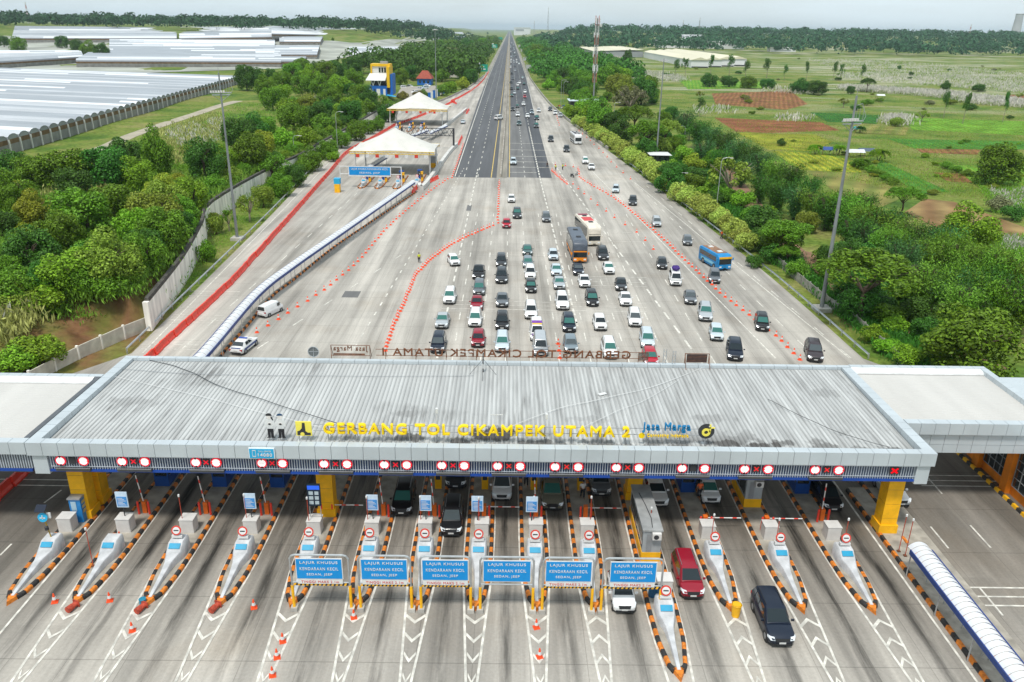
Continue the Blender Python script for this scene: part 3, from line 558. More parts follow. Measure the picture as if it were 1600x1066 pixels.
def cable(pts,lab,m,r=.022):
    q=smooth_poly([P(x,y,7.72) for x,y in pts],5); q=[v+Vector((0,0,.02*math.sin(i*1.3)+.06)) for i,v in enumerate(q)]
    tag(MB().path(q,r,5).build('cable',m),lab,'cable')
cable([(222,562),(262,570),(300,583),(345,605),(400,622),(470,645),(560,672)],'black cable running slantwise across the left half of the canopy roof',DARK,.03)
cable([(182,577),(300,585),(450,588),(660,589),(740,588)],'grey cable running parallel to the rear edge on the roof',GREY)
cable([(172,588),(300,617),(420,648),(500,668)],'thin pale cable on left of the canopy roof',WHITE,.016)
cable([(800,667),(870,640),(950,622),(1030,602),(1110,570)],'white cable climbing to black screen on rear roof edge',WHITE)
cable([(905,672),(960,645),(1010,625),(1060,595)],'white cable looping over right half of canopy roof',WHITE,.016)
cable([(1200,625),(1260,655),(1320,680),(1390,700)],'dark cable crossing the right end of the canopy roof',DARK)
# ---- LED lane signs on the louvres
LEDW=mat('led_white',(1,.93,.9),.4,var=0,emit=.3); LEDR=mat('led_red',(.9,.02,.05),.4,var=0,emit=.2); LEDX=mat('led_red_dim',(.7,.03,.03),.4,var=0,emit=.35)
def lane_signs():
    pr=[(96,132,722,.0),(192,228,724.5,1),(307,339,725,1),(410,442.5,727.3,1),(507,543,728.5,1),(601,636,730,1),(690.5,725.5,730.5,1),(777.5,812.5,732,2),(867,903,733,2),(962.5,997.5,734,2),(1065,1100,735.2,0),(1162.5,1199,736,3),(1272.5,1309,737.2,3)]
    for i,(xa,xb,y,k) in enumerate(pr):
        zc=6.42; A=(P(xa,y,zc).x+.0,P(xb,y,zc).x); 
        sc=(52.3-.0)/P(xa,y,zc).y; xa_,xb_=A[0]*sc,A[1]*sc; xm=(xa_+xb_)/2
        lane=f'lit pair of red ringed discs, {nth(i)} from the left on canopy front'
        T=thing('lane_sign',lane,'lane sign',(xm,52.28,zc),0,'lane signs on the canopy front')
        MB().bx(-1.28,1.28,-.16,.05,-.82,-.62).build('shelf',mat('sign_shelf',(.06,.062,.065),.6),T)
        MB().bx(-1.28,1.28,-.17,-.1,-.62,-.59).build('shelf_lip',STEEL,T)
        for s,tx in ((xa_-xm,'4.2m'),(xb_-xm,'2.5m')):
            d=MB(); d.disc((s,0,.0),.40,(0,-1,0),28,0,.07); ds=d.build('disc',LEDR,T)
            w=MB(); n=28; vs=[]
            w.disc((s,-.075,0),.305,(0,-1,0),28,0,.01); w.build('face',LEDW,ds)
            t=MB()
            for a in ((PI/2,-PI/2) if s<0 else (0,PI)):
                for q in range(1): cx,cz=s+.34*math.cos(a),.34*math.sin(a); u=Vector((math.cos(a),0,math.sin(a))); v=Vector((-u.z,0,u.x)); c=Vector((cx,-.095,cz)); t.add([c-u*.12,c+u*.06+v*.11,c+u*.06-v*.11],[(0,1,2),(0,2,1)])
            t.build('arrow_mark',DARK if s<0 else LEDX,ds); text('lettering',tx,.3,.12,mat('led_pale',(.75,.6,.6),.5,var=0),ds,(s,-.092,0),FRONT,.003)
        MB().bx(-.24,.24,-.05,.02,-.27,.27).build('matrix_box',DARK,T)
        if k!=0:
            c=MB()
            for a in (PI/4,-PI/4): c.box((0,-.06,.0),(.5,.015,.075),0,0); 
            c=MB()
            for s in (1,-1):
                u=Vector((.17,0,.17*s)); v=Vector((-.035*s,0,.035)); c.add([-u-v+Vector((0,-.06,0)),u-v+Vector((0,-.06,0)),u+v+Vector((0,-.06-.004*s,0)),-u+v+Vector((0,-.06-.004*s,0))],[(0,1,2,3),(3,2,1,0)])
            c.build('red_cross',LEDR if k==1 else LEDX,T)
    x=P(1396,740,6.4).x*52.3/P(1396,740,6.4).y; T=thing('lane_cross_sign','single black lane sign with lit red cross at right end of the louvres','lane sign',(x,52.28,6.42)); MB().bx(-.36,.36,-.06,.02,-.3,.3).build('matrix_box',DARK,T); c=MB()
    for s in (1,-1):
        u=Vector((.24,0,.2*s)); v=Vector((-.05*s,0,.05)); o=Vector((0,-.08-.003*s,0)); c.add([-u-v+o,u-v+o,u+v+o,-u+v+o],[(0,1,2,3),(3,2,1,0)])
    c.build('red_cross',LEDR,T)
lane_signs()
# ---------------------------------------------------------------- toll islands and their equipment
CABW=mat('cabinet_white',(.62,.6,.57),.6,var=.1); DECK=mat('island_deck',(.34,.31,.26),.9,var=.3,scale=1.2); BLOCK=mat('crash_block_white',(.50,.505,.51),.65,var=.2,scale=1.6); CYAN=mat('sticker_cyan',(.01,.27,.45),.5)
POSN=['leftmost','second from left','third from left','fourth from left','fifth from left','sixth from left','seventh from left','eighth from left','seventh from right','sixth from right','fifth from right','fourth from right','third from right','second from right','rightmost']
def island_proto():
    T=thing('toll_island','','toll island')
    prof=[(0,0),(.5,1.1),(.82,3.2),(.92,6),(.92,34)]
    # kerbs of alternating blocks, painted orange and black
    for s in (-1,1):
        mb=MB(); pts=[Vector((s*a,b,0)) for a,b in prof]; L=plen(pts); seg=.62; n=int(L/seg)
        for i in range(1,n):
            a,d=interp(pts,i*seg); b,_=interp(pts,(i+1)*seg); nn=Vector((-d.y,d.x,0))*.15; inn=nn*(-s)*-1
            c0,c1=(a,b); h=.27; q=[c0-nn,c1-nn,c1+nn,c0+nn]; t=[c0-nn*.6,c1-nn*.6,c1+nn*.6,c0+nn*.6]; mid=[p+Vector((0,0,h*.7)) for p in q]; top=[p+Vector((0,0,h)) for p in t]
            mb.add(q+mid+top,[(0,1,5,4),(1,2,6,5),(2,3,7,6),(3,0,4,7),(4,5,9,8),(5,6,10,9),(6,7,11,10),(7,4,8,11),(8,9,10,11)],i%2)
        mb.build('kerb',[KORANGE,KBLACK],T)
    mb=MB(); mb.add([(0,-.22,0),(.42,.72,0),(0,.9,0),(-.42,.72,0),(0,-.12,.27),(.36,.7,.27),(0,.85,.27),(-.36,.7,.27)],[(0,1,5,4),(1,2,6,5),(2,3,7,6),(3,0,4,7),(4,5,6,7)]); mb.build('nose',KORANGE,T)
    MB().prism([(0,.8),(.38,1.1),(.70,3.2),(.80,6),(.80,34),(-.80,34),(-.80,6),(-.70,3.2),(-.38,1.1)],0,.2).build('deck',DECK,T)
    return T
def crash_proto():
    T=thing('crash_block','','crash block')
    st=[(.55,.12,.16,.3),(2.8,.2,.3,.55),(3.9,.3,.4,.72),(4.9,.6,.5,.85),(5.5,.62,.62,1.28),(6.4,.62,.62,1.3)]; v=[]; f=[]
    for y,w,tw,h in st: v+=[(-w,y,.18),(w,y,.18),(w*.94,y,h*.9),(w*.8,y,h),(-w*.8,y,h),(-w*.94,y,h*.9)]
    for k in range(len(st)-1):
        for i in range(6): j=(i+1)%6; f.append((k*6+i,k*6+j,k*6+6+j,k*6+6+i))
    f+=[(5,4,3,2,1,0),tuple(range(30,36))]; MB().add(v,f).build('body',BLOCK,T,40)
    a=math.atan2(.43,.6); mb=MB(); mb.box((0,5.18,1.12),(.82,.42,.02),0,0,R_(36)); mb.build('sticker',CYAN,T)
    return T
def noentry_proto():
    T=thing('no_entry_sign','','road sign')
    MB().tube((0,0,1.25),(0,0,1.95),.03).build('pole',GREY,T); MB().bx(-.38,.38,-.14,.12,1.42,1.62).build('cap_plate',WHITE,T)
    d=MB(); d.disc((0,-.05,2.02),.36,(0,-1,.35),26,0,.03); r=d.build('rim',REDW,T); w=MB(); w.disc((0,-.085,2.033),.26,(0,-1,.35),24,0,.006); w.build('face',WHITE,r)
    w=MB(); w.box((0,-.098,2.037),(.36,.01,.085),0,0,-.33); w.build('bar',DARK,r); return T
def cabinet_proto():
    T=thing('control_cabinet','','cabinet'); w,d,h=.52,.48,1.15
    MB().prism([(-w,-d),(w,-d),(w,d),(-w,d)],.2,.2+h).build('body',CABW,T); MB().bx(-w-.04,w+.04,-d-.04,d+.04,.2+h,.25+h).build('lid',CABW,T); MB().bx(-w+.05,w-.05,-d-.015,-d-.003,.3,.15+h).build('door',CABW,T); return T
def infosign_proto():
    T=thing('tariff_board','','board'); MB().tube((0,0,1.2),(0,0,2.3),.04).build('pole',DARK,T)
    b=MB().bx(-.45,.45,-.04,.04,2.2,3.55).build('board',mat('board_pale_blue',(.55,.68,.8),.5),T); MB().bx(-.38,.38,-.055,-.045,2.3,3.15).build('blue_field',mat('board_blue',(.06,.27,.62),.5),b)
    g=MB()
    for k in range(6): g.bx(-.31,.31-.12*(k%3),-.065,-.057,2.4+k*.12,2.44+k*.12)
    g.build('text_rows',WHITE,b); return T
def pole_proto():
    T=thing('lamp_pole','','pole'); MB().tube((0,0,.2),(0,0,3.3),.03).build('pole',mat('pole_red',(.42,.06,.03),.6,var=.35,scale=4),T); MB().lathe([(.03,3.3),(.08,3.34),(.08,3.5),(.02,3.56)],8).build('lamp',WHITE,T); MB().bx(-.12,.12,-.12,.12,.2,.26).build('foot_plate',RUST,T); return T
BOOM=mat('boom_white',(.75,.73,.7),.5)
def gate_proto(down):
    T=thing('barrier_gate','','barrier gate')
    MB().bx(-.17,.17,-.2,.2,.2,1.25).build('motor_box',mat('gate_orange',(.8,.16,.015),.45),T)
    for s in (-.42,.42):
        mb=MB(); mb.tube((s,-.3,.2),(s,-.3,1.3),.09,n=10); mb.lathe([(.09,0),(.06,.07),(.01,.09)],10,(s,-.3,1.3)); mb.build('guard_post',RED,T)
    n=8
    w=MB()
    for k in range(n):
        a,b=k/n,(k+1)/n
        f=(lambda t:Vector((.1+2.75*t,-.02,1.08))) if down else (lambda t:Vector((-.05-.15*t,-.02-.25*t,1.05+2.7*t)))
        w.tube(f(a),f(b),.045,n=6,m=1 if k in (3,6) else 0)
    w.build('boom',[BOOM,RED],T); return T
def machine_proto():
    T=thing('card_reader','','card machine'); MB().bx(-.28,.28,-.3,.3,.2,2.5).build('body',YELLOW,T); MB().bx(-.2,.2,-.315,-.302,1.1,1.9).build('panel',DARK,T); MB().bx(-.33,.33,-.35,.35,2.5,2.56).build('lid',YELLOW,T); return T
BOOTHB=mat('booth_blue',(.01,.065,.27),.45)
def booth_proto():
    T=thing('toll_booth','','toll booth'); MB().bx(-.6,.6,-1.4,1.4,.2,1.15).build('base',BOOTHB,T)
    c=MB()
    for sx in (-.55,.55):
        for sy in (-1.34,1.34): c.bx(sx-.05,sx+.05,sy-.05,sy+.05,1.15,2.5)
    c.build('frame',BOOTHB,T)
    for s in (-1,1): MB().bx(s*.56-.01,s*.56+.01,-1.28,1.28,1.18,2.45).build('window',GLASS,T)
    MB().bx(-.49,.49,-1.35,-1.33,1.2,2.4).build('window',GLASS,T)
    MB().bx(-.7,.7,-1.5,1.5,2.5,2.72).build('roof',BOOTHB,T); MB().disc((.0,-1.37,1.7),.14,(0,-1,0),14,0,.03).build('lamp',WHITE,T); return T
PR=dict(isl=island_proto(),crash=crash_proto(),ne=noentry_proto(),cab=cabinet_proto(),info=infosign_proto(),pole=pole_proto(),gu=gate_proto(False),gd=gate_proto(True),mach=machine_proto(),booth=booth_proto())
USED=set()
def put(k,x,y,label,group,rz=0,z=0):
    p=PR[k]
    if k not in USED:
        USED.add(k); p.location=(x,y,z); p.rotation_euler=(0,0,rz); p['label']=label; p['group']=group; return p
    return dup(p,(x,y,z),rz,label,group)
def islands():
    for i in range(1,15):
        x=NX[i-1]; y0=37.8 if i==11 else 44.0; nm=POSN[i-1]; w=f'on {nm} toll island' if i!=11 else 'on the longest toll island'
        put('isl',x,y0,(f'toll island with orange and black kerb, {nm} at the gate' if i!=11 else 'longest toll island with orange and black kerb, reaching nearest the bottom'),'toll islands')
        put('crash',x,y0,f'white wedge crash block {w}','crash blocks')
        if i>2: put('ne',x,y0+5.9,f'round no entry sign behind crash block {w}','no entry signs')
        cy=P(500,836,.2).y+.5
        if i!=11: put('cab',x+(-.25 if i<8 else .15),cy,f'white control cabinet {w}','white cabinets')
        else: put('cab',x+.35,45.9,f'white control cabinet {w}','white cabinets')
        if i in (2,4,6,7,8,9): put('info',x-.2,cy,f'pale blue tariff board above the cabinet {w}','tariff boards')
        if 1<i<15: 
            px={2:(146,885),3:(269,830),4:(378,829),5:(479,834),6:(570,832),7:(655,832),8:(748,834),9:(833,832),10:(921,832),11:(1013,850),12:(1109,861),13:(1209,868),14:(1315,868)}[i]
            p=P(*px,.2); put('pole',x+max(-.6,min(.6,p.x-x)),p.y,f'thin red pole with white lamp {w}','red lamp poles')
        down=i in (5,8,10,12,13)
        gy=P(220,803).y+(0 if i not in (12,13) else -1.2)
        if i==11: gy=60
        put('gd' if down else 'gu',x+.25,gy,f"{'closed' if down else 'raised'} barrier gate with orange motor box {w}",'closed barrier gates' if down else 'raised barrier gates')
        if i in (7,8,9,10): put('mach',x+.2,59.2,f'tall yellow card machine {w}','yellow card machines')
        if i in (2,3,4,12,14): put('booth',x,60.2,f'blue toll booth with white lamp {w}','blue toll booths')
islands()
def grey_booth(x,y0,y1,label):
    L=y1-y0; T=thing('toll_booth',label,'toll booth',(x,(y0+y1)/2,0)); h=L/2
    MB().bx(-.72,.72,-h,h,.2,1.0).build('base',YELLOW,T); MB().bx(-.68,.68,-h+.03,h-.03,1.0,2.85).build('body',mat('booth_grey',(.33,.35,.36),.5,var=.1),T)
    for s in (-1,1):
        n=int(L/1.5)
        for k in range(n): a=-h+.3+k*(L-.6)/n; MB().bx(s*.69-.008,s*.69+.008,a,a+(L-.6)/n-.12,1.25,2.5).build('window',GLASS,T)
    MB().bx(-.42,.0,-h+.015,-h+.03,1.05,2.6).build('door',mat('booth_door',(.25,.26,.27),.5),T)
    a=MB().bx(-.05,.6,-h-.32,-h+.02,2.3,2.82).build('air_conditioner',CABW,T); MB().disc((.22,-h-.325,2.56),.19,(0,-1,0),16,0,.02).build('fan_grille',DARK,a)
    MB().bx(-.75,.75,-h-.06,h+.06,2.85,2.98).build('roof',mat('booth_roof',(.30,.305,.3),.7,var=.22,scale=1),T)
    MB().path([Vector((.0,-h+.3,3.0)),Vector((.1,-h+1.5,3.02)),Vector((-.05,.2,3.0)),Vector((-.3,h-1.2,3.0))],.03).build('pipe',DARK,T)
grey_booth(11.0,49.2,55.4,'long grey toll booth with yellow base and rooftop pipe')
grey_booth(20.7,56.6,60.4,'short grey toll booth with air conditioner, third from right island')
# equipment only on single islands
p=P(493,812,.2); T=thing('led_tariff_display','tall dark blue lit tariff display on frame, fifth island from left','display',(NX[4]-.15,P(494,836,.2).y+.6,0))
for s in (-.42,.42): MB().tube((s,0,1.35),(s,0,2.5),.035).build('frame_leg',STEEL,T)
MB().bx(-.42,.42,-.02,.02,1.7,1.76).build('cross_bar',STEEL,T); b=MB().bx(-.5,.5,-.08,.08,2.5,4.4).build('screen',mat('led_screen',(.015,.03,.05),.3),T); MB().bx(-.46,.46,-.095,-.085,3.95,4.3).build('header',mat('led_blue',(.02,.1,.6),.4,var=0,emit=.4),b)
g=MB()
for k in range(3):
    for c in range(2): g.bx(-.38+c*.45,-.05+c*.42,-.1,-.09,2.65+k*.42,2.95+k*.42)
g.build('digit_rows',mat('led_grey',(.35,.42,.45),.4,var=0,emit=.15),b)
T=thing('solar_road_sign','blue arrow sign under a small solar panel, leftmost toll island','road sign',(NX[0],49.9,0)); MB().tube((0,0,1.25),(-.25,0,3.3),.045).build('pole',mat('pole_striped',(.4,.25,.03),.6),T); MB().box((-.3,0,3.75),(.75,.6,.04),0,0,R_(35)).build('solar_panel',mat('solar_panel',(.015,.02,.035),.15,var=0),T)
MB().disc((-.22,-.1,3.05),.36,(0,-1,.2),24,0,.03).build('sign_disc',LIGHTBLUE,T); g=MB(); g.bx(-.25,-.19,-.16,-.135,2.85,3.25); g.bx(-.42,-.02,-.16,-.135,2.98,3.06); g.build('arrow',WHITE,T); MB().lathe([(.02,0),(.14,.05),(.14,.3),(.05,.36)],10,(-.1,-.12,1.95)).build('beacon',DARK,T); MB().bx(.0,.3,.02,.1,2.9,3.35).build('back_plate',WHITE,T)
p=P(108,822,.2); T=thing('ticket_machine','light blue ticket machine behind white cabinet, leftmost toll island','ticket machine',(NX[0]+.1,p.y+.9,0)); MB().bx(-.45,.45,-.4,.4,.2,2.3).build('body',mat('machine_blue',(.02,.2,.5),.45),T); MB().bx(-.3,.1,-.43,-.405,1.3,2.1).build('screen',mat('screen_pale',(.35,.5,.6),.3),T); MB().prism([(-.5,-.5),(.5,-.5),(.5,.45),(-.5,.45)],2.3,2.42).build('roof',GREY,T); g=MB()
for k in range(3): g.bx(.455,.47,-.25,.2,1.0+k*.4,1.25+k*.4)
g.build('label_plates',mat('plate_cream',(.5,.42,.2),.6),T)
# yellow bin and blue water drums
p=P(1151,968); T=thing('water_barrel','yellow open barrel at the nose of the fourth island from right','barrel',(p.x,p.y+.35,0)); MB().lathe([(.26,0),(.30,.5),(.33,1.0),(.30,1.0),(.27,.15)],16).build('body',YELLOW,T,40); MB().lathe([(.33,.94),(.36,.97),(.33,1.0)],16).build('rim',YELLOW,T)
BDR=mat('drum_blue',(.02,.1,.2),.5)
for px,lab in ((1019,'dark blue drum, left of two on the longest toll island'),(1029,'dark blue drum, right of two on the longest toll island')):
    p=P(px,934,.2); T=thing('drum',lab,'drum',(p.x,p.y+.2,.2)); MB().lathe([(.25,0),(.27,.3),(.25,.32),(.27,.6),(.25,.85),(.1,.86)],14).build('body',BDR,T,40); MB().lathe([(.26,.83),(.28,.86),(.26,.89)],14).build('rim',DARK,T)
p=P(224,945); tag(MB().lathe([(.22,0),(.24,.25),(.22,.27),(.24,.5),(.1,.52)],14).build('drum',mat('drum_teal',(.02,.2,.3),.5),None,40,(p.x,p.y,0)),'small blue drum at the nose of the third island from left','drum')
RB=mat('red_barrel_worn',(.42,.06,.03),.7,var=.4,scale=3)
for px,py,n in ((110.5,956,'second'),(218,958,'third'),(334,957,'fourth')):
    p=P(px,py); T=thing('toppled_barrel',f'worn red safety barrel lying before the {n} toll island from left','safety barrel',(p.x,p.y+.2,.235),R_(70)); T.scale=(.78,)*3; mb=MB(); mb.tube((-.45,0,0),(.1,.0,0),.3,.27,12).tube((.1,0,0),(.5,0,.02),.22,.26,12).build('body',RB,T,40); MB().box((.5,0,.02),(.1,.66,.6)).build('base',RB,T)
# sign gantries over the height-limited lanes
HAZ=[YELLOW,KBLACK]
def gantry(i,full,pos):
    xa,xb=NX[i-1]+.32,NX[i]-.32; xm=(xa+xb)/2; hw=(xb-xa)/2; T=thing('height_gantry',f"blue LAJUR KHUSUS sign on silver frame, {pos}{'' if full else ', no height strip'}",'height gantry',(xm,43.75,0),0,'height limit gantries')
    for s in (-1,1):
        MB().path([Vector((s*hw,0,.2)),Vector((s*hw,0,4.2)),Vector((s*(hw-.12),0,4.42)),Vector((s*(hw-.35),0,4.5))],.07,8).build('leg',STEEL,T); MB().tube((s*hw,0,.3),(s*hw,0,2.05),.1,n=10).build('yellow_sleeve',YELLOW,T); MB().bx(s*hw-.22,s*hw+.22,-.22,.22,0,.3).build('footing',CONC,T)
    MB().tube((-hw+.34,0,4.5),(hw-.34,0,4.5),.07).build('top_bar',STEEL,T); MB().tube((-hw,0,2.3),(hw,0,2.3),.05).build('lower_bar',STEEL,T)
    pw=1.55 if full else 1.6; MB().bx(-pw,pw,-.12,-.06,2.66 if full else 2.6,4.3).build('sign_edge',WHITE,T); MB().bx(-pw+.05,pw-.05,-.135,-.125,2.71 if full else 2.65,4.25).build('sign_panel',BLUE,T)
    for k,(t,w) in enumerate((('LAJUR KHUSUS',2.5),('KENDARAAN KECIL',2.55),('SEDAN, JEEP',1.7))): text('lettering',t,w,.27 if k==0 else .23,WHITE,T,(0,-.145,3.97-k*.47),FRONT,.006,.012)
    if full:
        MB().bx(-pw+.05,pw-.05,-.12,-.07,2.27,2.62).build('height_strip',WHITE,T); text('lettering','TINGGI MAKS 2.1m',2.5,.2,REDW,T,(0,-.13,2.44),FRONT,.006,.006)
        m=MB(); n=26; a=-hw+.1; st=(2*hw-.2)/n
        for k in range(n): x=a+k*st; m.add([(x,-.06,2.08),(x+st,-.06,2.08),(x+st+.06,-.06,2.24),(x+.06,-.06,2.24),(x,.06,2.08),(x+st,.06,2.08),(x+st+.06,.06,2.24),(x+.06,.06,2.24)],[(0,1,2,3),(4,7,6,5),(0,4,5,1),(3,2,6,7)],k%2)
        m.build('hazard_bar',HAZ,T)
for k,i in enumerate(range(5,11)): gantry(i,k!=3,['leftmost of six','second of six from left','third of six from left','fourth of six from left','fifth of six from left','rightmost of six'][k])
# ---------------------------------------------------------------- traffic cones
CONE=mat('cone_orange',(.82,.085,.02),.5,var=.1)
def cone_proto():
    T=thing('traffic_cone','','traffic cone'); s=MB(); s.lathe([(.17,.04),(.05,.66),(.035,.72),(.02,.73)],12); s.build('cone',CONE,T,40); b=MB(); b.lathe([(.137,.26),(.098,.46)],12); b.build('band',WHITE,T,40); MB().bx(-.21,.21,-.21,.21,0,.05).build('base',DARK if False else CONE,T); return T
PR['cone']=cone_proto()
sc=MB(); sc.lathe([(.2,.03),(.06,.72),(.03,.75)],7); sc.lathe([(.155,.3),(.11,.52)],7,m=1); sc.bx(-.25,.25,-.25,.25,0,.05); SMALLCONE=sc.mesh('traffic_cone',[CONE,WHITE],40)
def cone(px,py,label,group='traffic cones in the foreground',rz=.3): p=P(px,py); put('cone',p.x,p.y,label,group,rz)
cone(86,941,'traffic cone alone in the lane right of the leftmost toll island'); cone(172,939,'traffic cone alone in the second lane from left'); cone(207,986,'traffic cone on the hatched gore before third island from left'); cone(397,950,'traffic cone alone in the lane right of fourth island from left')
cone(553,966,'traffic cone at the nose of sixth island from left'); cone(442,1003,'nearest to the gantry of three cones before the fifth island from left'); cone(433,1028,'middle of three cones before fifth island from left'); cone(426,1056,'nearest the bottom of three cones before fifth island from left')
cone(838,981,'traffic cone beside nose of the seventh island from right'); cone(843,1027,'lone cone low on the gore of seventh island from right'); cone(188,843,'traffic cone beside white cabinet of the second island from left')
def cone_line(pts,n,desc,group,jit=.12,f=None):
    q=smooth_poly([P(*p) for p in pts],6); L=plen(q)
    for k in range(n):
        t=k/(n-1) if not f else f(k/(n-1)); a,_=interp(q,L*t); a=a+Vector((random.uniform(-jit,jit),random.uniform(-jit,jit),0))
        o=link('traffic_cone',SMALLCONE,None,a,random.uniform(-.6,.6)); tag(o,f'orange cone {nth(k)} from near end of {desc}','traffic cone',group)
cone_line([(603,548),(617,505),(634,468),(652,428),(690,393),(730,370),(770,353)],58,'the curved cone line left of the queuing cars','cones curving left of the queue')
cone_line([(778,349),(779,300),(780,285)],18,'the straight cone line ahead of the red hatchback','cones below the median')
cone_line([(400,520),(470,477),(520,443),(560,408),(600,362),(640,325),(675,297),(700,280)],44,'the loose cone line right of the covered walkway','cones along the covered walkway')
cone_line([(1250,562),(1216,528),(1180,500),(1135,466),(1090,425),(1040,378),(1000,342),(960,310),(925,290),(905,277)],64,'the long cone line at right of the plaza','long right cone line')
cone_line([(1020,390),(1000,368),(960,340),(930,318),(895,288)],11,'the sparse cone line beside the cream bus','sparse right cones')
cone_line([(886,288),(872,276),(862,266)],16,'the short dense line at dark asphalt edge','cones at the asphalt edge')
cone_line([(868,258),(900,262),(905,272)],7,'the little cone row round the parked motorcycles','cones round the motorcycles')
cone_line([(872,538),(873,550),(875,560)],3,'the short cone row behind rear lettering','cones behind rear lettering')
cone_line([(706,278),(712,262),(718,245),(724,225)],22,'the cone row along the parapet beside left carriageway','cones at the left parapet')
cone_line([(870,182),(872,190),(874,196)],5,'the row by silver car on right shoulder','cones on the right shoulder')
cone_line([(905,205),(935,232),(960,258),(985,280)],12,'the widely spaced cone row along the right rail','cones by the right rail')
p=P(1057-57+35,331); 
# ---------------------------------------------------------------- red plastic barriers
def barrier_proto():
    T=thing('plastic_barrier','','barrier'); pr=[(-.28,0),(-.28,.2),(-.15,.4),(-.1,.95),(.1,.95),(.15,.4),(.28,.2),(.28,0)]; v=[(a,-.93,b) for a,b in pr]+[(a,.93,b) for a,b in pr]; n=8
    MB().add(v,[tuple(range(n)),tuple(range(n,2*n))[::-1]]+[(i,n+i,n+(i+1)%n,(i+1)%n) for i in range(n)]).build('body',RED,T); MB().bx(-.06,.06,-1.0,1.0,.3,.5).build('connector',RED,T); return T
PR['bar']=barrier_proto(); BARM=PR['bar'].children[0].data
def barrier_line(pts,desc,group,step=2.0,lod=False):
    L=plen(pts); n=int(L/step)
    for k in range(n):
        a,d=interp(pts,(k+.5)*step); rz=math.atan2(d.y,d.x)-PI/2; lab=f'red barrier {nth(k)} from near end of {desc}'
        a=a+Vector((random.uniform(-.07,.07),0,0)); rz+=random.uniform(-.04,.04)
        if lod: tag(link('plastic_barrier',BARM,None,a,rz),lab,'barrier',group)
        else: put('bar',a.x,a.y,lab,group,rz)
q=[P(0,803),P(62,742)]; barrier_line([Vector((-41.9,q[0].y-6,0)),Vector((-42,80,0))],'the row under left wing','red barriers under the left wing')
barrier_line(smooth_poly(V2((-41.9,82),(-42,113),(-42.3,121),(-44.5,159.5),(-48.4,222.3),(-50.2,254),(-47.8,290),(-45.5,330)),5),'the long left roadway row','long red barrier row')
barrier_line(V2((-44.5,335),(-40,360),(-33,410),(-29,450)),'the row past second tent','red barriers past the second tent',3,True)
barrier_line(V2((-27,430),(-31,445),(-28,470),(-24,520)),'the clump by left carriageway','red barriers by the carriageway',3,True)
barrier_line(V2((-24,520),(-21,580),(-19.5,640),(-18.6,760)),'the thin row up left carriageway','red barriers up the carriageway',6,True)
p0,p1=P(628,312),P(640,303); barrier_line([P(644,303),P(652,294)],'the row at walkway end','red barriers at the walkway end',1.6,True)
barrier_line([P(660,292),P(689,277)],'the row by first tent parapet','red barriers by the first tent',2.5,True)
barrier_line([P(716,227),P(722,215)],'the row at parapet tip','red barriers at parapet tip',2.5,True)
barrier_line([P(729,178),P(733,172)],'the clump at second parapet tip','red barriers at second parapet tip',1.5,True)
# ---------------------------------------------------------------- covered walkways
def walkway(name,label,pts,z,w,side,rib,kerb=None):
    T=thing(name,label,'covered walkway',pts[0]); o=pts[0]; q=[p-o for p in pts]; L=plen(q); n=int(L/rib); prof=[(-w/2+w*k/8,.42*math.sin(PI*k/8)**.8 if 0<k<8 else 0) for k in range(9)]; v=[]; m=[]
    mb=MB()
    for i in range(n):
        A=[]
        for t,lift in ((i*rib,0),(i*rib+rib*.8,0.0),(i*rib+rib*.84,-.035),(i*rib+rib*.97,-.035)):
            a,d=interp(q,min(t,L-.01)); nn=Vector((d.y,-d.x,0)); A+=[a+nn*x+Vector((0,0,z+zz+lift)) for x,zz in prof]
        f=[]
        for r in range(3): f+=[(r*9+k,r*9+k+1,r*9+9+k+1,r*9+9+k) for k in range(8)]
        mb.add(A,f)
    mb.build('roof',mat('walkway_white',(.68,.69,.71),.4,var=.06,scale=.6),T)
    f=MB(); st=2.0; k=0
    for s in (-1,1):
        f=MB()
        for i in range(int(L/st)):
            a,d=interp(q,i*st); b,_=interp(q,min((i+1)*st,L)); nn=Vector((d.y,-d.x,0))*s*(w/2+.03); tt=Vector((d.y,-d.x,0))*.04
            f.add([a+nn-tt+Vector((0,0,z-.34)),b+nn-tt+Vector((0,0,z-.34)),b+nn+tt+Vector((0,0,z-.34)),a+nn+tt+Vector((0,0,z-.34)),a+nn-tt+Vector((0,0,z+.05)),b+nn-tt+Vector((0,0,z+.05)),b+nn+tt+Vector((0,0,z+.05)),a+nn+tt+Vector((0,0,z+.05))],[(0,3,2,1),(4,5,6,7),(0,1,5,4),(2,3,7,6)])
        f.build('side_beam',NAVY,T)
    t=1
    while t<L:
        a,d=interp(q,t); nn=Vector((d.y,-d.x,0))*(w/2-.1)
        for s in (-1,1): MB().tube(a+nn*s,a+nn*s+Vector((0,0,z-.02)),.05,n=6).build('post',STEEL,T)
        t+=4.2
    return T
WK=[P(*q,2.45) for q in ((327,552),(406,460),(462.6,415),(537.7,362.6),(600,319),(650,284))]; WK=[Vector((v.x-.7,v.y,0)) for v in WK]; WK=smooth_poly([Vector((WK[0].x-.4,74,0))]+WK,4)
walkway('covered_walkway','long white roofed walkway with dark blue edge crossing the plaza diagonally',WK,2.45,1.35,1,1.2)
KW=smooth_poly([P(*q) for q in ((340,565),(354,546),(387,509),(425,464),(459,438),(519,389),(579,348),(650,301))],4)
kerb_run(KW,'striped_kerb','orange and black kerb along right side of the long diagonal walkway','kerb',[KORANGE,KBLACK],.8)
wl=[v for v in WK if v.y>80]; fl=MB()
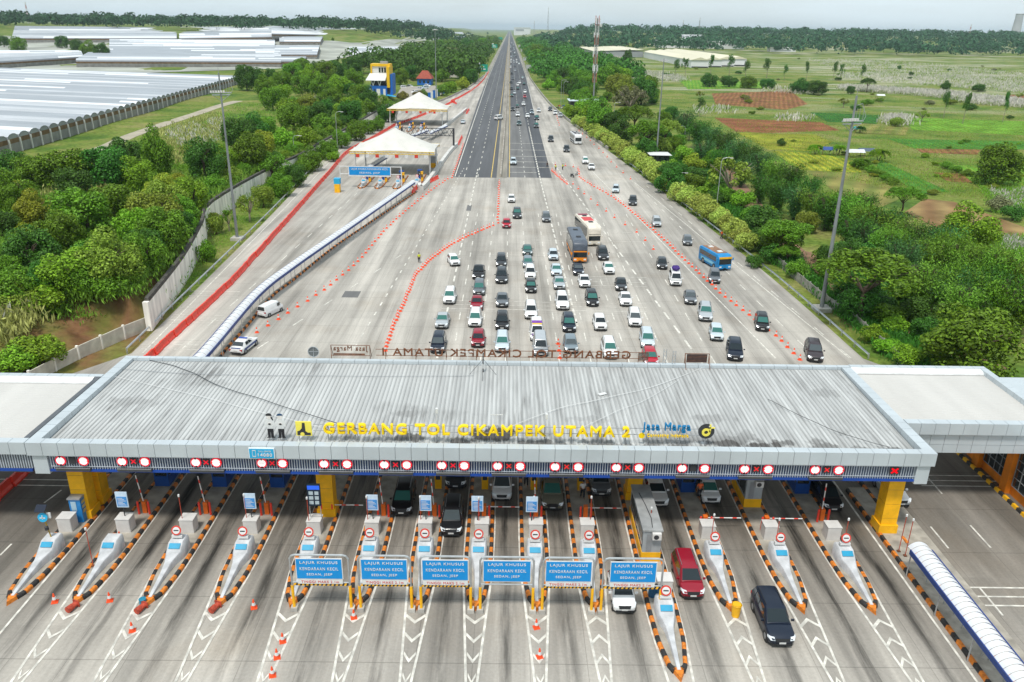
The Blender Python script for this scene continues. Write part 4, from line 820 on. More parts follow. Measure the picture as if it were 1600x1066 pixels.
for i in range(24):
    a0,_=interp(wl,plen(wl)*i/24); a1,_=interp(wl,plen(wl)*(i+1)/24); b0,_=interp(KW,plen(KW)*i/24); b1,_=interp(KW,plen(KW)*(i+1)/24)
    fl.add([(a0.x-.6,a0.y,.13),(b0.x,b0.y,.13),(b1.x,b1.y,.13),(a1.x-.6,a1.y,.13)],[(0,1,2,3)])
struct(fl.build('walkway_floor',DECK))
xr=P(1420,854.5,2.5).x+.85
walkway('covered_walkway','white ribbed barrel roofed walkway with blue edge at bottom right',V2((xr,26),(xr,P(1436,850,2.5).y)),2.35,1.5,1,.5)
K15=V2((29.9,27),(29.9,60)); kerb_run(K15,'striped_kerb','orange and black kerb left of the ribbed walkway at bottom right','kerb',[KORANGE,KBLACK],.68); struct(MB().bx(30.08,33.6,27,60,0,.17).build('walkway_floor',DECK)); kerb_run(V2((31.5,32),(31.5,53)),'striped_kerb','second faded kerb beneath left edge of the ribbed walkway','kerb',[KORANGE,DECK],.9)
kerb_run(V2((31.6,54),(31.6,74)),'striped_kerb','orange and black kerb behind the right yellow column','kerb',[KORANGE,KBLACK],.7)
for px,py,h,lab in ((1404,862,3.2,'shorter red pole beside the right yellow column'),(1414,869,3.6,'taller red pole with white lamp beside right yellow column')):
    p=P(px,py,.17); put('pole',p.x,p.y,lab,'red lamp poles')
# thin railing beside the ribbed walkway
T=thing('pipe_railing','thin grey pipe railing left of the ribbed walkway','railing',(30.7,28,.17))
for k in range(9): MB().tube((0,k*2.4,0),(0,k*2.4,1.1),.03,n=6).build('post',STEEL,T)
MB().tube((0,0,1.1),(0,19.2,1.1),.03,n=6).build('top_rail',STEEL,T)
# ---------------------------------------------------------------- walls, rails
def wallstrip(pts,h0,h1,th,mb=None,m=0):
    mb=mb or MB(); 
    for a,b in zip(pts,pts[1:]):
        d=(b-a).normalized(); nn=Vector((-d.y,d.x,0))*th/2; v=[]
        for p in (a,b): v+=[p-nn+Vector((0,0,h0)),p+nn+Vector((0,0,h0)),p+nn+Vector((0,0,h1)),p-nn+Vector((0,0,h1))]
        mb.add(v,[(0,4,7,3),(1,2,6,5),(3,7,6,2),(0,3,2,1),(4,5,6,7)],m)
    return mb
WALLM=mat('retaining_wall',(.80,.77,.69),.85,var=.26,scale=.9,stretch=(1,1,.14)); MOSS=mat('mossy_coping',(.075,.07,.06),.95,var=.5,scale=1.5)
wp=smooth_poly(WALL,4)+V2((-55,380))
T=thing('retaining_wall','tall stained white retaining wall with dark mossy coping along left roadway','wall'); wallstrip(wp,-.3,3.75,.4).build('wall',WALLM,T); wallstrip(wp,3.75,4.3,.5).build('coping',MOSS,T); 
T2=MB().bx(-.35,.35,-.3,.3,0,3.9).build('end_pier',WALLM,T,None,(-45.9,96.4,0))
lw=V2((-51.5,79),(-49.8,87),(-47.9,93),(-46.2,97)); T=thing('low_wall','low cream panel wall at foot of the bare earth bank, left','wall'); wallstrip(lw,-.2,1.7,.14).build('panel',mat('cream_panel',(.55,.52,.43),.85,var=.2,scale=1),T)
for k in range(6): a,_=interp(lw,k*3.7); MB().bx(a.x-.13,a.x+.13,a.y-.13,a.y+.13,-.2,1.85).build('post',WALLM,T)
stn=MB().add([(-56,98,1.0),(-47,98,.1),(-46.3,97.6,2.3),(-56,101,3.4)],[(0,1,2,3)]); 
def rail(pts,name,label,h=.75,postm=STEEL,step=4.):
    T=thing(name,label,'guardrail'); mb=MB(); off=0; L=plen(pts)
    prof=[(-.04,h-.3),(.04,h-.22),(-.02,h-.15),(.04,h-.08),(-.04,h)]
    v=[]; n=int(L/2)
    for i in range(n+1):
        a,d=interp(pts,min(i*2.,L-.01)); nn=Vector((d.y,-d.x,0)); v+=[a+nn*x+Vector((0,0,z)) for x,z in prof]
    mb.add(v,[(i*5+k,i*5+k+1,i*5+5+k+1,i*5+5+k) for i in range(n) for k in range(4)]); mb.build('beam',mat('guardrail_steel',(.48,.5,.5),.45,.4,var=.15,scale=.7),T)
    t=0; c=0
    while t<L and c<95: a,_=interp(pts,t); MB().bx(a.x-.07,a.x+.07,a.y-.07,a.y+.07,-.05,h-.03).build('post',postm,T); t+=step; c+=1
gl=[p+Vector((-.5,0,0)) for p in LE if 70<p.y<345]; rail(gl,'guardrail','grey steel guardrail along left edge of the plaza')
gr=[p+Vector((.6,0,0)) for p in RE if 70<p.y<260]; rail(gr,'guardrail','grey steel guardrail along right edge of the plaza')
PARA=mat('parapet_concrete',(.36,.34,.31),.85,var=.3,scale=.5)
pr=[p+Vector((.4,0,0)) for p in RE if p.y>=255]; tag(wallstrip(pr+V2((17.2,900),(17.2,1600)),-.1,.9,.3).build('road_parapet',PARA),'low concrete parapet along right side of the far highway','parapet')
pl=[p for p in LE if p.y>=340]; tag(wallstrip(pl,-.1,.95,.3).build('road_parapet',PARA),'low concrete parapet curving round left side by the orange barriers','parapet')
WPAR=mat('pale_parapet',(.56,.55,.52),.8,var=.15,scale=.6)
q=[P(655,292),P(664,293),P(700,243),P(714,228)]; tag(wallstrip(smooth_poly([v.xyz for v in q],4),0,1.1,.9).build('island_parapet',WPAR),'wide pale parapet at right of the first white tent','parapet')
q=[P(684,205),P(690,203),P(716,183),P(729,172)]; tag(wallstrip(smooth_poly([v.xyz for v in q],4),0,1.1,.9).build('island_parapet',WPAR),'wide pale parapet at right of the second white tent','parapet')
q=V2((-1.9,214),(-1.5,300),(-1.3,420),(-1.2,700),(-1.3,2500)); tag(wallstrip(q,0,.85,.45).build('median_barrier',mat('median_concrete',(.3,.27,.23),.85,var=.35,scale=.6)),'long concrete median barrier between two dark carriageways','median barrier')
fr=V2((49.2,84),(49,104),(47,126),(44.5,150)); fr=[P(1395,575),P(1320,505),P(1270,470),P(1202,412)]
T=thing('panel_wall','grey precast panel wall between right guardrail and trees','wall'); fr=[Vector((v.x+1.2,v.y,0)) for v in fr]
wallstrip(fr,-.5,1.35,.1).build('panel',mat('precast_panel',(.26,.245,.21),.9,var=.4,scale=.8),T); t=0
while t<plen(fr): a,_=interp(fr,t); MB().bx(a.x-.1,a.x+.1,a.y-.1,a.y+.1,-.5,1.5).build('post',mat('precast_post',(.3,.29,.26),.9),T); t+=3
# ---------------------------------------------------------------- vehicles
PAINT=dict(white=(.74,.74,.73),silver=(.42,.45,.47),pale=(.55,.62,.66),grey=(.14,.155,.17),dark=(.035,.04,.046),black=(.012,.012,.014),navy=(.007,.013,.028),red=(.42,.012,.03),maroon=(.26,.008,.022),blue=(.01,.22,.5),khaki=(.16,.15,.11),brown=(.045,.035,.04),teal=(.07,.12,.12),steel=(.2,.25,.28),cream=(.72,.66,.55),yellow=(.8,.5,.02))
def paint(c): return mat('car_paint_'+c,PAINT[c],.3 if c!='white' else .32,.15 if c in('silver','grey','steel','pale') else 0,var=.04,scale=1,coat=.22,spec=.4)
LAMP=mat('headlight',(.72,.76,.78),.12,var=0,spec=.8); TAIL=mat('tail_light',(.4,.01,.012),.2,var=0); PLATE=mat('number_plate',(.6,.6,.58),.5,var=0); TRIM=mat('car_trim',(.02,.021,.023),.5,var=.1); RIM=mat('wheel_rim',(.3,.31,.32),.35,.6,var=0)
WSG=mat('windscreen_glass',(.012,.02,.024),.08,var=0,spec=.5)
WST=mat('windscreen_teal',(.03,.13,.11),.08,var=0,spec=.6); WSL=mat('windscreen_pale',(.06,.075,.08),.08,var=0,spec=.7)
def rings(mb,R,m=0,cap=True):
    n=len(R[0]); o=len(mb.V); v=[p for r in R for p in r]; f=[]
    for k in range(len(R)-1):
        for i in range(n): j=(i+1)%n; f.append((k*n+i,k*n+j,k*n+n+j,k*n+n+i))
    if cap: f+=[tuple(range(n))[::-1],tuple(range((len(R)-1)*n,len(R)*n))]
    return mb.add(v,f,m)
#            L    W    H   belt hoodz  windshield base/top y, roof rear, rear base (fractions of L from front)
SPEC=dict(mpv=(4.35,1.74,1.68,1.02,.95,.20,.40,.93,.985),suv=(4.65,1.86,1.80,1.10,1.05,.24,.43,.91,.985),sedan=(4.45,1.74,1.45,.93,.88,.27,.46,.72,.88),hatch=(3.8,1.68,1.52,.95,.90,.22,.42,.88,.97),van=(4.7,1.78,1.95,1.12,1.0,.09,.25,.96,.99),pickup=(5.1,1.84,1.80,1.12,1.08,.24,.40,.60,.64))
def car_mesh(kind):
    L,Wd,H,B,HZ,a,b,c,d=SPEC[kind]; w=Wd/2; f=-L/2
    def ring_low(y,ww,zb,zt): # lower body section
        h=[(0,zb),(ww*.86,zb),(ww*.97,zb+.1),(ww,zb+(zt-zb)*.55),(ww*.975,zt-.1),(ww*.9,zt-.015),(ww*.55,zt+.012),(0,zt+.02)]
        return [(x,y,z) for x,z in h]+[(-x,y,z) for x,z in h[-2:0:-1]]
    body=MB(); trunkz=B if kind in('mpv','suv','hatch','van') else B-.02
    S_=[(0,.66,.42,.62),(.012,.80,.3,.74),(.045,.93,.24,.82),(.1,.985,.2,HZ-.06),(a-.03,1,.18,HZ),(a+.03,1,.18,B-.02),(.5,1,.18,B),(.8,1,.19,B+.01),(.93,.985,.22,trunkz+.01),(.985,.92,.3,trunkz-.05),(1,.84,.42,trunkz-.22)]
    if kind=='pickup': S_=S_[:7]+[(.62,1,.18,B),(.93,1,.24,B),(.985,.97,.3,B),(1,.94,.42,B-.04)]
    rings(body,[ring_low(f+L*t,w*q,zb,zt) for t,q,zb,zt in S_])
    # cabin
    wb,wr=w*.93,w*.74
    def ring_top(y,x0,x1,z0,z1):
        h=[(x0,z0),(x1+(x0-x1)*.12,z1-.10),(x1*.93,z1-.02),(x1*.55,z1+.015),(0,z1+.02)]
        return [(x,y,z) for x,z in h]+[(-x,y,z) for x,z in h[-2::-1]]
    ya,yb,yc,yd=[f+L*t for t in (a,b,c,d)]; zb=B-.03
    rg=[ring_top(ya,wb,wb*.95,zb,B+.03),ring_top(yb,wb,wr*.99,zb,H-.04),ring_top((yb+yc)/2,wb,wr,zb,H),ring_top(yc,wb,wr*.97,zb,H-.05),ring_top(yd,wb*.97,wr*1.08,zb,B+.04)]
    rings(body,rg)
    if kind=='pickup': body.bx(-w*.8,w*.8,yd+.1,f+L-.12,B-.02,B+.025,1)
    # windows
    V=Vector
    def pane(mb,q,off,ins=(.04,.04)):
        q=[V(p) for p in q]; n=(q[1]-q[0]).cross(q[3]-q[0]).normalized(); c=sum(q,V())/4
        p=[x+(c-x)*0+n*off for x in q]; i=[x-n*.02 for x in p]
        mb.add(p+i,[(0,1,2,3),(0,4,5,1),(1,5,6,2),(2,6,7,3),(3,7,4,0)])
    ws=MB(); g=.07
    def lerp(p,q,t): return tuple(p[k]+(q[k]-p[k])*t for k in range(3))
    bl,tl=(-wb*.86,ya,B+.045),(-wr*.86,yb,H-.05); br,tr=(wb*.86,ya,B+.045),(wr*.86,yb,H-.05)
    pane(ws,[lerp(bl,tl,.06),lerp(br,tr,.06),lerp(br,tr,.9),lerp(bl,tl,.9)],.03)
    rw=MB(); bl,tl=(wb*.84,yd,B+.06),(wr*.84,yc,H-.06); br,tr=(-wb*.84,yd,B+.06),(-wr*.84,yc,H-.06)
    pane(rw,[lerp(bl,tl,.12),lerp(br,tr,.12),lerp(br,tr,.88),lerp(bl,tl,.88)],.03)
    sides=[]
    for s in (1,-1):
        mb=MB()
        def sp(y,v): # point on cabin side
            z=zb+.06+(H-.15-zb)*v; x=wb+(wr*1.02-wb)*v
            return (s*(x+.02),y,z)
        cuts=[ya+(yb-ya)*.62,ya+(yb-ya)*1.0+.05,yb+(yc-yb)*.47,yb+(yc-yb)*.5+.05,yc-(.05 if kind in('sedan','pickup') else .42),yc-.35,yc-.02] 
        y0=ya+(yb-ya)*.55; ym=yb+(yc-yb)*.42; ye=yc-.02 if kind in('sedan','pickup') else yb+(yc-yb)*.78
        q=[(y0,.08),(ym-.04,.08),(ym-.04,.92),(yb+.12,.92)]; P_=[sp(*k) for k in q]
        pane(mb,P_ if s>0 else P_[::-1],.0)
        q=[(ym+.04,.08),(ye,.08),(ye-.04,.92),(ym+.04,.92)]; P_=[sp(*k) for k in q]; pane(mb,P_ if s>0 else P_[::-1],.0)
        if kind in('mpv','suv','hatch','van'):
            q=[(ye+.07,.08),(yd-.12,.1),(yc-.06,.9),(ye+.04,.92)]; P_=[sp(*k) for k in q]; pane(mb,P_ if s>0 else P_[::-1],.0)
        sides.append(mb)
    r=.33 if kind not in('suv','pickup') else .37
    wheels=[]
    for sy in (f+L*.17,f+L*.8):
        for s in (1,-1):
            t=MB(); t.tube((s*(w-.21),sy,r),(s*(w+.005),sy,r),r,r,16); rm=MB(); rm.tube((s*(w+.0),sy,r),(s*(w+.02),sy,r),r*.62,r*.55,12); wheels.append((t,rm))
    arch=MB()
    for sy in (f+L*.17,f+L*.8):
        for s in (1,-1): arch.tube((s*(w-.3),sy,r+.03),(s*(w-.004),sy,r+.03),r+.07,r+.07,16)
    hl=[]; tl_=[]
    for s in (1,-1):
        m=MB(); m.add([(s*w*.54,f-.005,.63),(s*w*.85,f+.04,.64),(s*w*.96,f+.24,.85),(s*w*.58,f+.10,.82),(s*w*.55,f+.2,.6),(s*w*1.0,f+.40,.68),(s*w*.99,f+.46,.82),(s*w*.58,f+.3,.80)],[(0,1,2,3) if s<0 else (3,2,1,0),(3,2,6,7),(0,4,5,1),(1,5,6,2)]); hl.append(m)
        m=MB(); y2=f+L; zt=trunkz; m.bx(min(s*w*.62,s*w*.93),max(s*w*.62,s*w*.93),y2-.16,y2-.005 if True else y2,zt-.32,zt-.1); tl_.append(m)
    gr=MB(); gr.add([(-w*.46,f-.035,.54),(w*.46,f-.035,.54),(w*.52,f+.02,.76),(-w*.52,f+.02,.76),(-w*.5,f+.3,.52),(w*.5,f+.3,.52),(w*.52,f+.3,.76),(-w*.52,f+.3,.76)],[(0,1,2,3),(3,2,6,7),(0,4,5,1)])
    bm=MB(); bm.bx(-w*.72,w*.72,f-.02,f+.3,.24,.40); bm2=MB(); bm2.bx(-w*.75,w*.75,f+L-.3,f+L+.005,.26,.46)
    pl=MB(); pl.bx(-.22,.22,f-.055,f-.03,.41,.53); pr_=MB(); pr_.bx(-.22,.22,f+L+.01,f+L+.03,.58,.7)
    mi=[]
    for s in (1,-1): m=MB(); y=ya+.28; m.box((s*(w+.1),y,B+.08),(.2,.1,.14)); mi.append(m)
    M=dict(body=body.mesh('body',[paint('white'),TRIM],38),windscreen=ws.mesh('windscreen',WSG),rear_window=rw.mesh('rear_window',GLASS),sides=[x.mesh('side_window',GLASS) for x in sides],wheels=[(t.mesh('wheel',BLACK,40),q.mesh('rim',RIM)) for t,q in wheels],arch=arch.mesh('wheel_arch',TRIM,40),hl=[x.mesh('headlight',LAMP) for x in hl],tl=[x.mesh('tail_light',TAIL) for x in tl_],grille=gr.mesh('grille',TRIM),bumper=bm.mesh('bumper',TRIM),bumper2=bm2.mesh('bumper',TRIM),plate=pl.mesh('number_plate',PLATE),plate2=pr_.mesh('number_plate',PLATE),mir=[x.mesh('mirror',paint('white')) for x in mi])
    if kind in('suv','mpv'):
        rr=MB(); 
        for s in (1,-1): rr.tube((s*wr*.86,yb+.2,H+.02),(s*wr*.86,yc-.2,H+.02),.025,n=5)
        M['rails']=rr.mesh('roof_rails',TRIM if kind=='suv' else RIM)
    return M
CM_={k:car_mesh(k) for k in SPEC}
def setmat(o,m,i=0): o.material_slots[i].link='OBJECT'; o.material_slots[i].material=m
def car(kind,color,loc,rz,label,group,detail=True,scale=1.,cat=None,roofdark=False):
    M=CM_[kind]; names=dict(mpv='family_van',suv='sport_utility_car',sedan='saloon_car',hatch='hatchback_car',van='delivery_van',pickup='pickup_truck'); cats=dict(mpv='car',suv='car',sedan='car',hatch='car',van='van',pickup='pickup truck')
    T=thing(names[kind],label,cat or cats[kind],loc,rz,group); T.scale=(scale,)*3; pc=paint(color)
    b=link('body',M['body'],T); setmat(b,pc)
    ws=link('windscreen',M['windscreen'],T); k_=sum(map(ord,label))%5
    if k_==0 or 'teal' in label or 'greenish' in label: setmat(ws,WST)
    elif k_==1: setmat(ws,WSL)
    link('rear_window',M['rear_window'],T)
    for s in M['sides']: link('side_window',s,T)
    link('wheel_arch',M['arch'],T) if detail else None
    for t,r in M['wheels']:
        o=link('wheel',t,T)
        if detail: link('rim',r,o)
    if detail:
        for h in M['hl']: link('headlight',h,T)
        for h in M['tl']: link('tail_light',h,T)
        link('grille',M['grille'],T); link('bumper',M['bumper'],T); link('bumper',M['bumper2'],T); link('number_plate',M['plate'],T); link('number_plate',M['plate2'],T)
        for m in M['mir']: o=link('mirror',m,T); setmat(o,pc)
        if 'rails' in M: link('roof_rails',M['rails'],T)
    return T
Q='cars queuing in the toll plaza'
CARS=[ # px,py of the front bumper foot, kind, colour, heading offset, label
(799,316,'hatch','white',0,'white hatchback alone ahead of the dark pair below the asphalt edge'),
(808,341,'suv','dark',0,'large dark car just behind the red hatchback near the cone corner'),
(854,346.7,'mpv','grey',0,'grey family van alone left of the orange and grey bus'),
(791.4,356,'hatch','red',0,'small bright red hatchback at corner of the curved cone line'),
(712,415,'hatch','white',-.25,'white angled car steering left inside the curved cone line'),
(747,436,'pickup','black',0,'black pickup at the head end of the leftmost tight queue row'),
(748,461,'mpv','grey',0,'dark grey van between the black pickup and crimson saloon'),
(744.4,484.6,'sedan','maroon',0,'crimson saloon between a grey van and a white van'),
(741.6,510.5,'mpv','white',0,'white van between two crimson cars'),
(746.4,542,'hatch','maroon',0,'crimson hatchback nearest the canopy, behind rear letters'),
(783,416.8,'mpv','dark',0,'farther of two dark vans close together in second queue row'),
(783.5,442.4,'suv','dark',0,'nearer of two dark cars close together in second queue row'),
(784.4,479.6,'sedan','grey',0,'dark grey saloon right of the crimson saloon'),
(784.4,515.3,'mpv','black',0,'black van right of the white van between crimson cars'),
(784.4,550,'mpv','pale',0,'pale silver van touching the rear letters behind the black van'),
(824.3,399,'sedan','teal',0,'dark green saloon at the far end of the third queue row'),
(825,418.5,'hatch','steel',0,'blue grey hatchback right behind the dark green saloon'),
(828.8,436,'mpv','white',0,'white van between a blue grey hatchback and black hatchback'),
(829.7,457,'hatch','black',0,'black hatchback close behind a white van in third row'),
(830,498,'mpv','white',0,'white van alone behind the black hatchback in third row'),
(839.3,532.5,'van','white',0,'white minivan wearing purple and yellow graphics'),
(845,556,'van','silver',0,'silver grey boxy van behind rear letters TOL'),
(865,406.4,'hatch','pale',0,'silver hatchback left of the orange fronted bus'),
(870,431,'sedan','pale',0,'pale silver saloon just left of the navy saloon'),
(874.5,452,'sedan','silver',0,'silver saloon with greenish windscreen left of the white saloon'),
(879.5,483.8,'suv','white',0,'white sport utility left of the black van in fourth row'),
(890,518.4,'mpv','navy',0,'dark navy van in fourth row right of painted minivan'),
(892.8,551,'hatch','steel',0,'blue grey hatchback behind rear letters BANG'),
(904.6,430,'sedan','navy',0,'navy saloon directly in front of the orange bus'),
(914.4,449,'sedan','white',0,'white saloon following close behind navy saloon by the bus'),
(926.5,478,'mpv','black',0,'black van with greenish windscreen in the fifth row'),
(939,516,'hatch','white',0,'white hatchback behind the black van in fifth row'),
(954.7,560,'mpv','white',0,'white van partly hidden by rear letters GER'),
(943.4,406,'suv','dark',0,'dark sport utility just in front of the cream bus'),
(952.7,428,'sedan','white',0,'white saloon just in front of the dark sport utility'),
(971,454,'sedan','dark',.08,'dark saloon right behind a white saloon in the sixth row'),
(978.6,478,'sedan','white',.05,'white saloon in front of the dark saloon of sixth row'),
(992.7,510,'mpv','white',.08,'white van beside the last dashed line of the sixth row'),
(701.3,474.5,'mpv','white',0,'white van leftmost of the queue, farther of the left three'),
(689.5,513,'sedan','silver',0,'silver saloon leftmost of the queue, middle of left three'),
(683,551,'mpv','navy',0,'navy van leftmost of the queue, nearest rear letters UTAMA'),
(1026.7,354,'mpv','silver',.1,'silver van just right of the cone line level with the cream bus'),
(1074.6,383,'hatch','grey',.15,'grey hatchback alone on the right roadway beyond the blue bus'),
(1035,420,'hatch','dark',.12,'dark hatchback just left of cone line beyond the loaded white van'),
(1056.3,446,'van','white',.12,'white van carrying a purple bundle on its roof'),
(1116.8,442,'mpv','grey',.2,'dark grey van just behind the blue bus'),
(1079.4,475,'sedan','grey',.15,'dark grey saloon between the loaded white van and silver car'),
(1102.7,501.5,'suv','silver',.18,'silver sport utility with teal windscreen left of cone line'),
(1120.5,532,'hatch','pale',.16,'pale silver car between teal windscreen car and dark car'),
(1149,563,'suv','navy',.2,'dark blue sport utility at canopy edge left of the cone line'),
(1191.4,516.7,'mpv','black',.22,'black van alone right of the long cone line'),
(1274.5,565,'suv','brown',.22,'dark brown sport utility rightmost, at the canopy edge by guardrail'),
(1012.7,544,'mpv','pale',.08,'silver white van left of the twin roof posts'),
(1018,572,'hatch','red',.05,'bright red car half hidden by the rear canopy edge'),
(961.7,301,'mpv','pale',.15,'silver van right of the sparse cones beyond the cream bus'),
(988.5,320.5,'suv','dark',.15,'dark sport utility right of the red barrel in cone line'),
(626.6,805,'mpv','black',0,'black van driving out under the canopy left of centre'),
(704.5,837,'mpv','black',0,'black van fully clear of the canopy between two tariff boards'),
(711.5,763,'suv','dark',0,'dark car just showing under canopy behind the black van'),
(784,782,'mpv','white',0,'white van at a lowered barrier under canopy centre'),
(863.5,797,'suv','khaki',0,'khaki sport utility with black bull bar under the canopy'),
(940,775,'mpv','grey',0,'grey van deep under the canopy left of long grey booth'),
(1030,792,'sedan','white',0,'white saloon under the canopy right of long grey booth'),
(1112,787,'hatch','white',0,'white hatchback at a lowered barrier right of centre'),
(976,957,'hatch','white',0,'white car passing under the rightmost blue height gantry'),
(1083,935,'mpv','maroon',.0,'crimson van passing the long grey booth'),
(1222,1009,'suv','navy',-.0,'navy sport utility leaving at lower right'),
(1303,799,'mpv','black',0,'black van in the shade under the right end of the canopy'),
(1409,791,'sedan','silver',0,'silver saloon half hidden behind the right yellow column'),
]
def place_cars():
    for px,py,k,c,hd,lab in CARS:
        p=P(px,py,.25); L=SPEC[k][0]; d=Vector((math.sin(hd),math.cos(hd),0)); sc=1.0 if py<620 else .97
        car(k,c,(p.x+d.x*L/2*sc,p.y+d.y*L/2*sc,.012),-hd,lab,Q if py<620 else 'cars at the toll lanes',True,sc)
place_cars()
def extras():
    p=P(863.5,797,.3); T=[o for o in C.objects if o.get('label','').startswith('khaki')][0]; g=MB(); L=SPEC['suv'][0]
    for z in (.45,.75): g.tube((-.6,-L/2-.12,z),(.6,-L/2-.12,z),.035)
    for s in (-.35,.35): g.tube((s,-L/2-.12,.35),(s,-L/2-.12,.9),.035)
    g.tube((-.35,-L/2-.12,.9),(.35,-L/2-.12,.9),.035); g.build('bull_bar',TRIM,T)
    T=[o for o in C.objects if o.get('label','').startswith('white minivan wearing')][0]; L=SPEC['van'][0]
    MB().bx(-.66,.66,-.5,.4,1.965,1.99).build('purple_roof_graphic',mat('graphic_purple',(.16,.02,.3),.4,var=.5,scale=3),T); MB().bx(-.62,.62,-1.0,-.62,1.955,1.99).build('yellow_roof_graphic',mat('graphic_yellow',(.75,.5,.05),.4),T); MB().box((0,-L/2+.28,1.0),(1.3,.5,.03),0,0,R_(12)).build('purple_bonnet_graphic',mat('graphic_purple',(.16,.02,.3),.4),T)
    T=[o for o in C.objects if o.get('label','').startswith('white van carrying')][0]; z=T.location; b=bpy.data.meshes.new('roof_bundle'); bmm=bmesh.new(); bmesh.ops.create_icosphere(bmm,subdivisions=3,radius=1)
    for v in bmm.verts: v.co=Vector((v.co.x*.62,v.co.y*.8,v.co.z*.4))*(1+.12*math.sin(v.co.x*5+v.co.y*4)*math.cos(v.co.z*4))
    bmm.to_mesh(b); bmm.free(); b.materials.append(mat('bundle_purple',(.05,.02,.17),.7,var=.4,scale=3)); tag(link('roof_bundle',b,None,(z.x,z.y+.2,2.33)),'rounded purple bundle tied on roof of a white van','bundle')
extras()
# police car and white van parked beside the walkway kerb, seen from behind
p=P(368,553,.25); T=car('sedan','white',(p.x+.4,p.y+2.1,.012),PI-.16,'white and blue police saloon parked beside the walkway kerb',None); 
for s in (1,-1): MB().bx(min(s*.855,s*.885),max(s*.855,s*.885),-1.5,1.6,.5,.74).build('blue_stripe',NAVY,T)
MB().bx(-.5,.5,-.1,.12,1.46,1.56).build('roof_light_bar',mat('light_bar_blue',(.03,.08,.4),.3,var=0),T); MB().bx(-.6,.6,2.0,2.14,.8,.96).build('boot_stripe',NAVY,T)
p=P(411,495,.25); T=car('van','white',(p.x+.5,p.y+1.9,.012),PI-.38,'white panel van parked beside the walkway kerb and cones',None,True,.86)
for o in list(T.children):
    if o.name.startswith('side_window'): bpy.data.objects.remove(o)
for s in (1,-1): MB().bx(min(s*.80,s*.86),max(s*.80,s*.86),-1.35,-.75,1.2,1.7).build('side_window',GLASS,T)
def bus(name,label,L,H,loc,rz,low,high,band,front,roofm,group=None,double=True):
    T=thing(name,label,'bus',loc,rz,group); w=1.25; f=-L/2; V=[]
    def ring(y,ww,zb,zt,r=.18): h=[(ww-.05,zb),(ww,zb+.15),(ww,zt-r-.1),(ww-.06,zt-r*.4),(ww-.25,zt)]; return [(x,y,z) for x,z in h]+[(-x,y,z) for x,z in h[::-1]]
    b=MB(); rings(b,[ring(f,w*.93,.4,H-.55),ring(f+.12,w*.97,.33,H-.3),ring(f+.5,w,.32,H-.04),ring(f+1.2,w,.32,H),ring(L/2-.6,w,.32,H),ring(L/2-.1,w*.98,.32,H-.12),ring(L/2,w*.95,.42,H-.3)]); b.build('body',low,T,40)
    MB().bx(-w+.28,w-.28,f+1.3,L/2-.6,H-.005,H+.03).build('roof_panel',roofm,T)
    hb=MB(); 
    for s in (1,-1): hb=MB().bx(min(s*(w-.02),s*(w+.012)),max(s*(w-.02),s*(w+.012)),f+.9,L/2-.4,1.45 if not double else 1.5,H-.5); hb.build('side_window',GLASS,T)
    for s in (1,-1): MB().bx(min(s*(w-.02),s*(w+.014)),max(s*(w-.02),s*(w+.014)),f+1.5,L/2-1.0,.7,1.15).build('side_stripe',band,T)
    n=MB(); z0,z1=(1.1,1.95) if double else (1.15,2.35); n.add([(-w*.86,f-.03,z0),(w*.86,f-.03,z0),(w*.86,f-.02,z1),(-w*.86,f-.02,z1),(-w*.9,f+.2,z0),(w*.9,f+.2,z0),(w*.9,f+.2,z1),(-w*.9,f+.2,z1)],[(0,1,2,3),(3,2,6,7),(0,4,5,1),(0,3,7,4),(1,5,6,2)]); n.build('windscreen',WSG,T)
    if double:
        n=MB(); z0,z1=2.25,H-.2; n.add([(-w*.88,f-.02,z0),(w*.88,f-.02,z0),(w*.86,f+.33,z1),(-w*.86,f+.33,z1),(-w*.9,f+.5,z0),(w*.9,f+.5,z0),(w*.88,f+.6,z1),(-w*.88,f+.6,z1)],[(0,1,2,3),(3,2,6,7),(0,4,5,1),(0,3,7,4),(1,5,6,2)]); n.build('upper_windscreen',WSG,T); MB().bx(-w*.9,w*.9,f-.05,f+.15,2.0,2.2).build('front_band',front,T)
    MB().bx(-w*.9,w*.9,f-.05,f+.15,.42,1.05 if double else 1.1).build('front_panel',front,T)
    for s in (1,-1): MB().bx(min(s*.62,s*1.02),max(s*.62,s*1.02),f-.075,f-.04,.62,.85).build('headlight',LAMP,T)
    for s in (1,-1): MB().box((s*(w+.2),f+.15,2.0 if not double else 1.75),(.2,.12,.45)).build('mirror',front,T)
    for y in (f+L*.2,L/2-L*.26):
        for s in (1,-1): o=MB().tube((s*(w-.3),y,.5),(s*(w+.015),y,.5),.5,.5,16).build('wheel',BLACK,T,40); MB().tube((s*(w+.01),y,.5),(s*(w+.03),y,.5),.28,.26,12).build('rim',RIM,o)
    MB().bx(-.25,.25,f-.09,f-.055,.45,.57).build('number_plate',TRIM,T)
    for y in ((f+L*.3,L/2-L*.25) if True else ()): MB().bx(-.4,.4,y-.4,y+.4,H+.03,H+.14).build('roof_hatch',TRIM if double else WHITE,T)
    return T
BG=mat('bus_slate',(.085,.10,.125),.4); BO=mat('bus_orange',(.8,.25,.01),.4); BC=mat('bus_cream',(.7,.64,.54),.4); BR=mat('bus_red',(.55,.03,.03),.45); BW=mat('bus_white',(.7,.7,.7),.4); BB=mat('bus_blue',(.012,.22,.5),.4)
p=P(905.4,408.6,.4); bus('double_decker_bus','slate grey bus with bright orange front among the queuing cars',11.6,3.75,(p.x-.1,p.y+5.8,.012),.03,BG,BG,BO,BO,mat('bus_slate_roof',(.10,.12,.15),.5))
